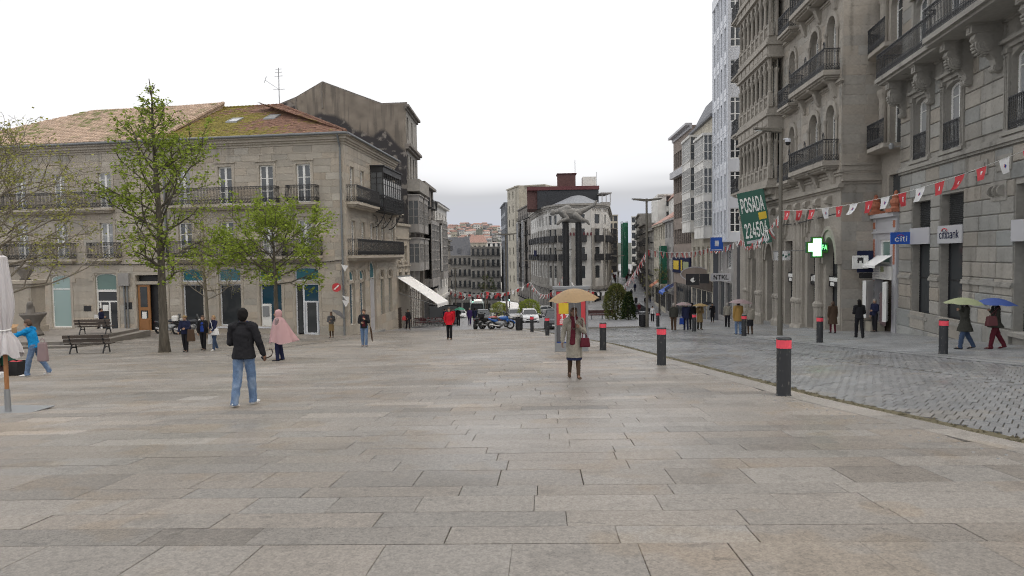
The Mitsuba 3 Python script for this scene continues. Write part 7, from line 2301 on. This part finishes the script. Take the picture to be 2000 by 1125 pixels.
# crates beside the woman in blue
CR = [(-15.35, 19.6, 0, .62, .42, .26, 'wood_dark', 'dark wooden crate at the bottom left of the crate heap'), (-14.62, 19.95, 8, .45, .4, .42, 'black', 'black plastic crate with red goods at the right end of the heap'), (-15.2, 20.2, -5, .6, .4, .3, 'umbrella_mauve', 'lilac carton at the back of the crate heap'),
      (-15.15, 19.15, 4, .5, .35, .14, 'yellow', 'low yellow carton at the front of the crate heap'), (-14.72, 19.3, -3, .42, .32, .14, 'cloth_white', 'low white and pink carton at the front of the heap')]
for x, y, dg, w, d, h, mt, lab in CR:
    K = thing('crate', lab, 'crate', 'crates and cartons in the heap')
    f = at_place(x, y, dg)
    put(part(K, 'base'), MB(f).box(-w / 2, w / 2, -d / 2, d / 2, 0, .02), mt)
    for a in ((-w / 2, w / 2, -d / 2, -d / 2 + .02), (-w / 2, w / 2, d / 2 - .02, d / 2), (-w / 2, -w / 2 + .02, -d / 2 + .02, d / 2 - .02), (w / 2 - .02, w / 2, -d / 2 + .02, d / 2 - .02)):
        put(part(K, 'side'), MB(f).box(*a, .02, h), mt)
    if mt == 'black':
        put(part(K, 'goods'), join([hull((f(np.array([-.1, 0, .36])), (.1, .1, .08)), q=1), hull((f(np.array([.1, .02, .37])), (.1, .1, .07)), q=1)]), 'red', True)
for x, y, z, w, d, h, mt, lab in ((-15.3, 19.65, .27, .6, .4, .26, 'cardboard', 'brown cardboard box stacked on the dark wooden crate'), (-15.25, 20.2, .31, .6, .42, .4, 'green_board', 'dark green box stacked on the lilac carton'), (-14.55, 19.6, 1.22, .34, .26, .2, 'cardboard', 'brown cardboard box held up in front of the woman in blue')):
    K = thing('carton', lab, 'box')
    f = at_place(x, y, 10)
    put(part(K, 'carton_body'), MB(f).box(-w / 2, w / 2, -d / 2, d / 2, z, z + h), mt)
    put(part(K, 'flap'), MB(f).raw([(-w / 2, -d / 2, z + h), (w / 2, -d / 2, z + h), (w / 2, -d / 2 - .1, z + h + .03), (-w / 2, -d / 2 - .1, z + h + .03)], [[0, 1, 2], [0, 2, 3]]).raw([(-w / 2, d / 2, z + h), (w / 2, d / 2, z + h), (w / 2, d / 2 + .08, z + h + .07), (-w / 2, d / 2 + .08, z + h + .07)], [[0, 1, 2], [0, 2, 3]]), mt)
    put(part(K, 'tape'), MB(f).box(-.03, .03, -d / 2 - .002, d / 2 + .002, z + .05, z + h + .002), 'wood_pole')

# advertising panel
K = thing('advertising_panel', 'free standing advertising panel with red posters behind the woman with the golden umbrella', 'advertising panel')
f = at_place(2.18, 25.2, 4)
put(part(K, 'frame'), MB(f).box(-.62, -.55, -.12, .12, 0, 2.32).box(.55, .62, -.12, .12, 0, 2.32).box(-.55, .55, -.12, .12, .05, .32).box(-.68, .68, -.16, .16, 2.32, 2.42).box(-.55, .55, -.1, .1, 2.24, 2.32).box(-.6, .6, -.2, .2, 0, .05), 'grey_metal')
put(part(K, 'poster'), MB(f).box(-.55, .55, -.06, .06, .32, 2.24), 'cloth_grey')
pr = part(K, 'poster_print')
put(pr, MB(f).box(-.54, -.16, -.066, -.0602, 1.62, 2.22).box(-.54, -.18, -.066, -.0602, .98, 1.42).box(-.54, -.46, -.068, -.0662, 1.0, 2.2).box(.36, .52, -.066, -.0602, 1.0, 2.1), 'red')
put(part(K, 'poster_print'), MB(f).box(-.46, -.1, -.072, -.0682, 1.4, 1.8), 'yellow')
put(part(K, 'poster_print'), MB(f).box(-.4, .5, -.066, -.0602, .36, .92), 'sign_grey')
put(part(K, 'poster_print'), MB(f).box(-.54, .3, -.066, -.0602, .325, .36), 'cloth_cobalt')
for tx, z in (('19', 1.93), ('13', 1.17)):
    t = meshkit.text_mesh(tx, .21, .003, True)
    v = np.array(t.vertices)
    put(part(K, 'numeral'), MB(f).raw(np.stack([-.44 + v[:, 0], -.069 - v[:, 2], z + v[:, 1]], 1), t.faces), 'cloth_white')
m = MB(f)
for k in range(4):
    m.box(-.43, -.2, -.0695, -.0675, 1.03 + k * .032, 1.047 + k * .032)
put(part(K, 'small_print'), m, 'cloth_white', kind='stuff')

# statue on two dark columns
K = thing('column_statue', 'grey stone figure of a stretched swimmer lying on two tall black columns', 'statue')
z0 = float(gz(7.8, 88)) - .2
for x in (7.0, 8.65):
    put(part(K, 'column'), MB().lathe([(0, z0), (.62, z0), (.62, z0 + .3), (.42, z0 + .5), (.42, 5.6), (0, 5.6)], x, 88, 24), 'bollard_grey', 30)
B_ = [hull(((6.9, 87.9, 6.9), .75), ((7.8, 88, 6.75), .78)), hull(((7.8, 88, 6.75), .74), ((8.7, 88.1, 6.85), .5)), hull(((6.4, 87.9, 7.1), .5), ((7.2, 87.9, 7.3), .6)), hull(((5.75, 87.8, 7.0), .32), ((6.3, 87.9, 7.05), .3)), hull(((5.35, 87.75, 6.95), (.36, .32, .42)), ((5.2, 87.7, 6.8), .24)),
      hull(((6.6, 87.2, 6.9), .3), ((7.2, 87.0, 6.1), .25)), hull(((7.2, 87.0, 6.1), .24), ((6.2, 86.9, 5.75), .2)), hull(((6.2, 86.9, 5.75), .2), ((5.9, 86.8, 5.45), .2)),
      hull(((8.6, 88.1, 6.9), .46), ((9.6, 88.2, 7.3), .33)), hull(((9.6, 88.2, 7.3), .32), ((10.5, 88.2, 7.75), .22)), hull(((10.5, 88.2, 7.75), .2), ((11.0, 88.1, 8.35), .12), ((10.8, 88.1, 7.8), .14)),
      hull(((8.2, 87.5, 6.5), .44), ((9.0, 87.4, 5.95), .32)), hull(((9.0, 87.4, 5.95), .3), ((9.7, 87.4, 5.75), .2)), hull(((9.7, 87.4, 5.75), .2), ((9.95, 87.4, 5.35), .13)), hull(((6.8, 88, 6.0), .4), ((8.7, 88, 6.0), .42))]
put(part(K, 'figure'), join(B_, .16, 6), 'ironstone', True)

# ---------------------------------------------------------------- bunting
def bunting(label, pts, per, size, seed, marks=False):
    rng = R_(seed)
    K = thing('bunting', label, 'bunting')
    line, fl = MB(), []
    n_ = 0
    for (a, b, sag) in pts:
        a, b = np.array(a, float), np.array(b, float)
        L = np.linalg.norm(b - a)
        P = lambda t: a + (b - a) * t - np.array([0, 0, 4 * sag * t * (1 - t)])
        line.tube([P(t) for t in np.linspace(0, 1, 14)], .008 + .0004 * a[1] / 4, 3, cap=False)
        n = max(3, int(L / per))
        for k in range(n):
            t = (k + .5) / n
            d = unit(P(t + .02) - P(t - .02))
            p = P(t)
            w, h = size * rng.uniform(.85, 1.05), size * rng.uniform(1.0, 1.25)
            sw = unit(np.array([d[1], -d[0], 0])) * rng.normal(0, .28) + d * rng.normal(.12, .22)
            v = []
            for r in range(4):
                s = r / 3
                ww = w * (1 - .38 * s)
                c = p - np.array([0, 0, h * s]) + sw * h * s * s
                bow = unit(np.array([d[1], -d[0], 0])) * rng.normal(0, .06) * s * w
                v += [c - d * ww / 2, c + bow + unit(np.array([d[1], -d[0], 0])) * .06 * w, c + d * ww / 2]
            f = []
            for r in range(3):
                for c in range(2):
                    q = r * 3 + c
                    f += [[q, q + 1, q + 4], [q, q + 4, q + 3]]
            red = (n_ % 2 == 0) ^ (rng.random() < .15)
            n_ += 1
            F = put(part(K, 'flag'), MB().raw(v, f), 'red' if red else 'cloth_white', True)
            if marks:
                v = np.array(v)
                o = unit(np.cross(v[2] - v[0], v[9] - v[0])) * .006
                for sgn in (1, -1):
                    c = v[4] * .5 + v[7] * .5 + o * sgn
                    e, g = (v[5] - v[3]) * .16, (v[10] - v[1]) * .16
                    if red:
                        fs = MB().raw([c - e * .5 - g * 1.3, c + e * .5 - g * 1.3, c + e * .35 + g * 1.2, c - e * .35 + g * 1.2, c - e - g * .9, c - e * .5 - g * .5], [[0, 1, 2], [0, 2, 3], [0, 5, 4]])
                        put(part(F, 'print'), fs, 'cloth_white')
                    else:
                        put(part(F, 'print'), MB().raw([c - e, c - g, c + e, c + g], [[0, 1, 2], [0, 2, 3]]), 'cloth_cobalt' if sgn > 0 else 'cloth_cobalt')
                        put(part(F, 'print'), MB().raw([c + o * .3 * sgn + e * .2 - g * 1.1, c + o * .3 * sgn + e * 1.2 + g * .1, c + o * .3 * sgn + e * .1 + g * .5], [[0, 1, 2]]), 'red')
    put(part(K, 'cord'), line, 'white_paint')
    return K


LA, LB, LC = (13.22, 33.5, 3.62), (10.14, 51.1, 1.9), (7.0, 92.3, -1.25)
bunting('red and white bunting nearest us, from the bank building to the single armed lamp post', [((17.3, 22.4, 5.05), LA, .55)], .78, .42, 1, True)
bunting('red and white bunting crossing before the white tower to the double armed lamp post', [(LA, (19.4, 58.0, 2.7), .9), ((19.4, 58.0, 2.7), (19.6, 68, 2.0), .3), ((19.6, 68, 2.0), LB, .35)], .75, .42, 2)
bunting('bunting hanging from the double armed lamp post down to the lamp by the statue', [(LB, (14.5, 95, -3.2), .8), ((14.5, 95, -3.2), LC, 1.3)], .8, .5, 3)
bunting('far bunting from the statue lamp across the traffic to the left street', [(LC, (3.1, 114.5, -3.0), 2.4), ((3.1, 114.5, -3.0), (-4.4, 111.5, -4.3), .9), ((-4.4, 111.5, -4.3), (-12.5, 126, -3.9), 1.4)], .85, .55, 4)
bunting('farthest red and white bunting low in the left street above the bus', [((-13, 140, -5.0), (-6.5, 142, -6.6), .5), ((-6.5, 142, -6.6), (1.5, 141, -5.0), .8)], .9, .6, 5)
K = thing('corner_pennants', 'hanging string with a red disc sign and white pennants at the house corner', 'bunting')
x, y = -11.62, 46.2
put(part(K, 'cord'), MB().tube([(x + .1, y, 1.35), (x + .05, y - .05, .6), (x + .2, y - .05, -.4), (x + .35, y, -.9)], .012, 4), 'black')
put(part(K, 'red_disc'), MB(Frame(x, y - .1, 1, 0)).lathe([(0, -.01), (.3, -.01), (.3, .01), (0, .01)], 0, 0, 18) if False else MB(Frame(x - .25, y - .1, 1, 0)).poly(Polygon([(math.cos(a) * .3, -.4 + math.sin(a) * .3) for a in np.linspace(0, 6.28, 20)]), 0, .03), 'red')
put(part(K, 'disc_bar'), MB(Frame(x - .25, y - .1, 1, 0)).poly(Polygon([(-.2, -.52), (-.14, -.58), (.2, -.28), (.14, -.22)]), -.012, -.002), 'cloth_white')
for k, z in enumerate((1.15, -.95, -1.25)):
    put(part(K, 'pennant'), MB().raw([(x + .1, y - .1, z), (x + .6, y - .14, z - .1), (x + .35 + .2 * (k % 2), y - .12, z - .5)], [[0, 1, 2]]), 'cloth_white')

# ---------------------------------------------------------------- vehicles
def wheel(K, f, x, y, r=.31, w=.2):
    Wk = part(K, 'wheel')
    g = np.linspace(0, 2 * np.pi, 19)
    m = MB()
    s = 1 if x > 0 else -1
    prof = [(r * .62, -w / 2), (r * .97, -w / 2), (r, -w * .3), (r, w * .3), (r * .97, w / 2), (r * .62, w / 2)]
    l = MB().lathe([(b, a) for b, a in prof], 0, 0, 20)
    v = l.v[0]
    put(Wk, MB(f).raw(np.stack([x + v[:, 2], y + v[:, 0], r + v[:, 1]], 1), l.f[0]), 'rubber', 40)
    l = MB().lathe([(0, w * .3), (r * .2, w * .34), (r * .62, w * .42), (r * .62, -w * .42), (0, -w * .3)], 0, 0, 20)
    v = l.v[0]
    put(part(Wk, 'rim'), MB(f).raw(np.stack([x + v[:, 2], y + v[:, 0], r + v[:, 1]], 1), l.f[0]), 'steel')


def hullp(K, f, name, balls, mat, q=1):
    v, t = join([hull(*balls, q=q)])
    return put(part(K, name), (f(v), t), mat, 40)


def car(label, x, y, deg, mat, L=4.2, Wd=1.74, H=1.45, estate=False, dz=0.0):
    K = thing('car', label, 'car')
    f = at_place(x, y, deg, float(gz(x, y)) + dz)
    h, w = L / 2, Wd / 2
    body = [hull(*[((sx * (w - .12), sy, z), .12) for sx in (-1, 1) for sy, z in ((-h + .12, .42), (-h + .15, .78), (h - .12, .42), (h - .3, .68), (.9, .84), (-h + .5, .84))]), hull(*[((sx * (w - .16), sy, .3), .1) for sx in (-1, 1) for sy in (-h + .2, h - .2)])]
    v, t = join(body)
    put(part(K, 'body'), (f(v), t), mat, 40)
    r0 = -h + (.25 if estate else .55)
    hullp(K, f, 'windows', [((sx * (w - .10), sy, .88), .05) for sx in (-1, 1) for sy in (r0, 1.0)] + [((sx * (w - .26), sy, H - .08), .05) for sx in (-1, 1) for sy in (r0 + .45, .25)], 'glass')
    hullp(K, f, 'roof', [((sx * (w - .27), sy, H - .045), .05) for sx in (-1, 1) for sy in (r0 + .45, .25)], mat)
    m = MB(f)
    for sx in (-1, 1):
        for (a, b) in (((w - .09, 1.02, .86), (w - .25, .27, H - .05)), ((w - .09, r0 - .02, .86), (w - .25, r0 + .43, H - .05)), ((w - .045, -.1, .88), (w - .2, -.12, H - .05))):
            m.tube([(sx * a[0], a[1], a[2]), (sx * b[0], b[1], b[2])], .045, 5)
    put(part(K, 'pillars'), m, mat)
    for sx in (-1, 1):
        for sy in (-h * .62, h * .64):
            wheel(K, f, sx * (w - .1), sy)
        hullp(K, f, 'headlight', [((sx * (w - .25), h - .1, .62), (.14, .05, .07)), ((sx * (w - .2), h - .28, .68), (.08, .08, .05))], 'light_clear')
        hullp(K, f, 'tail_light', [((sx * (w - .14), -h + .06, .72), (.08, .06, .1))], 'light_red')
        hullp(K, f, 'wing_mirror', [((sx * (w + .06), .75, .98), (.09, .05, .06))], mat)
    put(part(K, 'grille'), MB(f).box(-w + .35, w - .35, h - .02, h + .012, .5, .6).box(-w + .25, w - .25, h - .02, h + .01, .26, .36), 'black')
    put(part(K, 'number_plate'), MB(f).box(-.26, .26, h + .012, h + .025, .38, .49), 'cloth_white')
    put(part(K, 'number_plate'), MB(f).box(-.26, .26, -h - .02, -h, .5, .61), 'cloth_white')
    return K


car('white saloon car facing us behind the bollards', 1.85, 74.0, 176, 'car_white')
car('silver car standing side-on at the junction left of the advertising panel', 5.9, 113, 84, 'car_silver')
car('dark car half hidden behind the advertising panel', 3.35, 52.5, 184, 'car_dark')
car('dark car standing side-on beside the clipped shrubs', 19.4, 104.5, 92, 'car_dark')
car('grey hatchback between the bus and the white van', -2.9, 112, 168, 'car_silver', 3.9, estate=True)
car('white estate car beside the bus in the left-hand street', -8.9, 118, 176, 'car_white', 4.4, estate=True)
car('dark saloon car right behind the motorcycles', -3.6, 84, 174, 'car_dark')
car('silver car between the lamp post and the white saloon', .2, 92, 170, 'car_silver', 4.0)
car('dark hatchback behind the white saloon car at the junction', 3.4, 101, 178, 'car_dark', 3.9, estate=True)
car('small pale car far down the left-hand street', -14.0, 176, 175, 'car_white')
car('dark car farther down the left-hand street beside the bus', -9.2, 160, 0, 'car_dark')


def boxy(name, label, cat, x, y, deg, L, Wd, H, mat, glass_z, nose=.35, roofmat=None, lower=None):
    K = thing(name, label, cat)
    f = at_place(x, y, deg)
    h, w = L / 2, Wd / 2
    pts = [((sx * (w - .12), sy, z), .12) for sx in (-1, 1) for sy, z in ((-h + .12, .45), (-h + .12, H - .15), (h - .12, .45), (h - .14, glass_z), (h - nose - .12, H - .15))]
    hullp(K, f, 'body', pts, mat)
    gz0, gz1 = glass_z, H - .35
    t = lambda z: h + .012 - nose * max(0, (z - glass_z)) / (H - .15 - glass_z) * 1.0
    put(part(K, 'windscreen'), MB(f).raw([(-w + .12, t(gz0), gz0), (w - .12, t(gz0), gz0), (w - .16, t(gz1), gz1), (-w + .16, t(gz1), gz1)], [[0, 1, 2], [0, 2, 3]]), 'glass')
    for sx in (-1, 1):
        n = max(1, int((L - 1.2) / 1.6)) if name == 'bus' else 1
        for k in range(n):
            a = h - .7 - nose - k * 1.6
            put(part(K, 'side_window'), MB(f).box(*sorted((sx * (w + .004), sx * (w + .016))), a - 1.45 if name == 'bus' else a - .9, a, gz0 + .05, gz1), 'glass')
        for sy in (-h * .6, h * .62):
            wheel(K, f, sx * (w - .1), sy, .36 if name != 'bus' else .48, .24)
        hullp(K, f, 'headlight', [((sx * (w - .25), h - .02, .72), (.14, .06, .1))], 'light_clear')
        m = MB(f).tube([(sx * (w - .05), h - .35, gz0 + .3), (sx * (w + .2), h - .2, gz0 + .35)], .03, 5).box(*sorted((sx * (w + .1), sx * (w + .28))), h - .25, h - .15, gz0, gz0 + .45)
        put(part(K, 'wing_mirror'), m, 'black')
    put(part(K, 'bumper'), MB(f).box(-w + .05, w - .05, h - .05, h + .06, .3, .55), lower or 'black')
    put(part(K, 'number_plate'), MB(f).box(-.26, .26, h + .06, h + .075, .36, .48), 'cloth_white')
    return K, f


K, f = boxy('bus', 'grey green city bus with a dark windscreen coming up the left-hand street', 'bus', -6.6, 126, 176, 10, 2.5, 3.05, 'bus_grey', 1.15, .12, lower='green_paint')
put(part(K, 'destination_display'), MB(f).box(-1.0, 1.0, 4.95, 4.98, 2.62, 2.88), 'black')
put(part(K, 'roof_box'), MB(f).box(-.9, .9, -1, 4.3, 3.04, 3.3), 'canvas_white')
put(part(K, 'green_skirt'), MB(f).box(-1.2, 1.2, 5.0, 5.03, .56, .95), 'green_paint')
boxy('van', 'white delivery van with a raised roof behind the motorcycles', 'van', -.55, 106, 158, 5.2, 1.95, 2.5, 'car_white', 1.2, .95)


def motorcycle(label, x, y, deg, mat, box_=None, name='motorcycle'):
    K = thing(name, label, name)
    f = at_place(x, y, deg)
    for yy in (-.72, .74):
        Wk = part(K, 'wheel')
        l = MB().lathe([(.21, -.08), (.29, -.085), (.325, 0), (.29, .085), (.21, .08)], 0, 0, 24)
        v = l.v[0]
        put(Wk, MB(f).raw(np.stack([v[:, 2], yy + v[:, 0], .32 + v[:, 1]], 1), l.f[0]), 'rubber', 40)
        m = MB(f)
        for k in range(6):
            a = k * math.pi / 3
            m.tube([(0, yy, .32), (0, yy + .25 * math.cos(a), .32 + .25 * math.sin(a))], .018, 4)
        m.tube([(-.06, yy, .32), (.06, yy, .32)], .07, 8)
        put(part(Wk, 'rim'), m, 'steel')
    put(part(K, 'frame'), MB(f).tube([(0, .55, .95), (0, .2, .72), (0, -.2, .62), (0, -.3, .35)], .04, 6).tube([(.08, -.3, .4), (.09, -.72, .32)], .035, 5).tube([(-.08, -.3, .4), (-.09, -.72, .32)], .035, 5).tube([(0, .3, .7), (0, .25, .3), (0, -.2, .26)], .035, 5), 'black')
    put(part(K, 'fork'), MB(f).tube([(.09, .74, .32), (.09, .52, .9)], .028, 6).tube([(-.09, .74, .32), (-.09, .52, .9)], .028, 6), 'steel')
    v, t = join([hull(((0, .08, .45), (.2, .34, .24)), ((0, -.3, .55), (.16, .2, .14))), hull(((.24, .05, .42), .12), ((-.24, .05, .42), .12)), hull(((0, .45, .62), (.14, .08, .18)))])
    put(part(K, 'engine'), (f(v), t), 'grey_metal', 40)
    v, t = join([hull(((0, .42, .86), (.2, .2, .17)), ((0, .0, .86), (.16, .18, .12))), hull(((0, .5, .7), (.19, .14, .2)))])
    put(part(K, 'tank'), (f(v), t), mat, 40)
    v, t = join([hull(((0, -.1, .82), (.16, .1, .07)), ((0, -.66, .88), (.15, .14, .07)))])
    put(part(K, 'seat'), (f(v), t), 'black', 40)
    v, t = join([hull(((0, -.4, .68), (.16, .22, .14)), ((0, -.95, .84), (.1, .06, .07)))])
    put(part(K, 'tail'), (f(v), t), mat if not box_ else 'black', 40)
    put(part(K, 'tail_light'), MB(f).box(-.06, .06, -1.0, -.97, .8, .87), 'light_red')
    v, t = join([hull(((0, .62, .92), (.11, .09, .1)))])
    put(part(K, 'headlight'), (f(v), t), 'light_clear', 40)
    put(part(K, 'handlebar'), MB(f).tube([(-.38, .38, 1.06), (-.2, .5, 1.02), (.2, .5, 1.02), (.38, .38, 1.06)], .018, 5).tube([(.3, .46, 1.05), (.34, .5, 1.2)], .01, 4).tube([(-.3, .46, 1.05), (-.34, .5, 1.2)], .01, 4), 'black')
    m = MB(f)
    for s in (-1, 1):
        m.tube([(s * .36, .5, 1.22), (s * .26, .5, 1.2)], .05, 6)
    put(part(K, 'mirrors'), m, 'black')
    m = MB(f).tube([(.16, .2, .3), (.2, -.2, .26), (.22, -.9, .42)], [.04, .045, .06], 8)
    put(part(K, 'exhaust'), m, 'steel')
    g = np.linspace(.3, 2.2, 9)
    put(part(K, 'mudguard'), MB(f).tube([(0, .74 + .37 * math.cos(a), .32 + .37 * math.sin(a)) for a in g], .06, 5), mat)
    if box_:
        v, t = join([hull(*[((sx * .17, -.82 + sy * .14, z), .05) for sx in (-1, 1) for sy in (-1, 1) for z in (.98, 1.22)])])
        put(part(K, 'top_box'), (f(v), t), box_, 40)
    v, t = join([hull(((0, .6, 1.05), (.15, .04, .03)), ((0, .5, 1.3), (.12, .03, .05)))])
    put(part(K, 'windshield'), (f(v), t), 'glass_mid', 40)
    put(part(K, 'stand'), MB(f).tube([(-.1, -.1, .3), (-.28, -.05, 0)], .018, 5), 'black')


motorcycle('blue motorcycle parked side-on near the litter bin', -.9, 52.7, 84, 'bike_blue')
motorcycle('black and red motorcycle with a top box parked behind the blue one', -1.75, 54.2, 62, 'bike_red', 'black')
motorcycle('dark motorcycle with its tail towards us at the left of the parked row', -2.7, 54.8, 20, 'car_dark', None)
motorcycle('grey motorcycle at the back of the parked row', -1.1, 56.2, 50, 'car_silver', None)
motorcycle('dark scooter parked by the wall beside the tall tree trunk', -22.9, 45.6, 80, 'car_dark', None)
motorcycle('scooter with a white top box parked behind the walkers', -21.4, 45.0, 70, 'car_dark', 'white_paint')

# ---------------------------------------------------------------- cafe terrace and small things down the street
TB = [(-9.0, 62.4), (-8.0, 63.6), (-7.0, 64.6), (-8.6, 66.0), (-7.6, 67.6), (-6.9, 69.0)]
for x, y in TB:
    K = thing('cafe_table', 'small round metal table on the cafe terrace under the white awning', 'table', 'tables on the cafe terrace')
    f = at_place(x, y, 0)
    put(part(K, 'top'), MB(f).lathe([(0, .71), (.32, .71), (.33, .725), (.32, .74), (0, .74)], n=18), 'steel')
    put(part(K, 'stem'), MB(f).lathe([(0, .0), (.2, .0), (.2, .02), (.03, .05), (.03, .71), (0, .71)], n=12), 'grey_metal')
    for k in range(3):
        a = k * 2.1 + x
        cx, cy = x + .62 * math.cos(a), y + .62 * math.sin(a)
        C_ = thing('cafe_chair', 'light metal chair with a maroon seat at a terrace table', 'chair', 'chairs on the cafe terrace')
        g = at_place(cx, cy, 270 - math.degrees(a))
        put(part(C_, 'seat'), MB(g).box(-.2, .2, -.2, .2, .44, .47), 'maroon')
        put(part(C_, 'backrest'), MB(g).box(-.2, .2, -.24, -.21, .62, .85), 'maroon')
        for sx in (-.2, .2):
            put(part(C_, 'leg'), MB(g).tube([(sx, .2, 0), (sx, .18, .45), (sx, .12, .66), (sx, -.22, .66)], .013, 4), 'steel')
            put(part(C_, 'leg'), MB(g).tube([(sx, -.25, 0), (sx, -.2, .45), (sx, -.24, .86)], .013, 4), 'steel')
K = thing('terrace_screen', 'dark glass wind screen standing at the far end of the cafe terrace', 'screen')
f = at_place(-7.2, 71.0, 10)
put(part(K, 'pane'), MB(f).box(-1.5, 1.5, -.02, .02, .15, 2.0), 'glass_mid')
put(part(K, 'frame'), MB(f).box(-1.56, -1.5, -.04, .04, 0, 2.1).box(1.5, 1.56, -.04, .04, 0, 2.1).box(-1.5, 1.5, -.04, .04, 2.0, 2.1).box(-1.5, 1.5, -.04, .04, .05, .15), 'black')
K = thing('long_bench', 'long dark red bench wall on short legs behind the advertising panel', 'bench')
f = at_place(10.2, 82.5, 3)
put(part(K, 'seat'), MB(f).box(-2.2, 2.2, -.3, .3, .5, .62), 'brown_wall')
put(part(K, 'back'), MB(f).box(-2.2, 2.2, .25, .33, .66, 1.1), 'brown_wall')
for u in (-1.9, -.6, .7, 1.9):
    put(part(K, 'leg'), MB(f).box(u - .06, u + .06, -.25, .3, 0, .5), 'grey_metal')
for x, y, lab in ((-.4, 96, 'traffic light with a small green lamp above the white van'), (-6.4, 111, 'traffic light with a small green lamp left of the bus roof')):
    K = thing('traffic_light', lab, 'traffic light')
    f = at_place(x, y, 180)
    put(part(K, 'pole'), MB(f).tube([(0, 0, 0), (0, 0, 3.4)], .06, 8), 'black')
    put(part(K, 'signal_head'), MB(f).box(-.15, .15, -.1, .12, 2.6, 3.5).box(-.12, .12, .12, .2, 2.86, 2.9), 'black')
    k = put(part(K, 'green_lamp'), MB(f).poly(Polygon([(math.cos(a) * .1, 2.75 + math.sin(a) * .1) for a in np.linspace(0, 6.28, 16)]), .121, .14), 'light_clear')
    scene[k]['emitter'] = {'type': 'area', 'radiance': {'type': 'rgb', 'value': [.25, .6, .45]}}
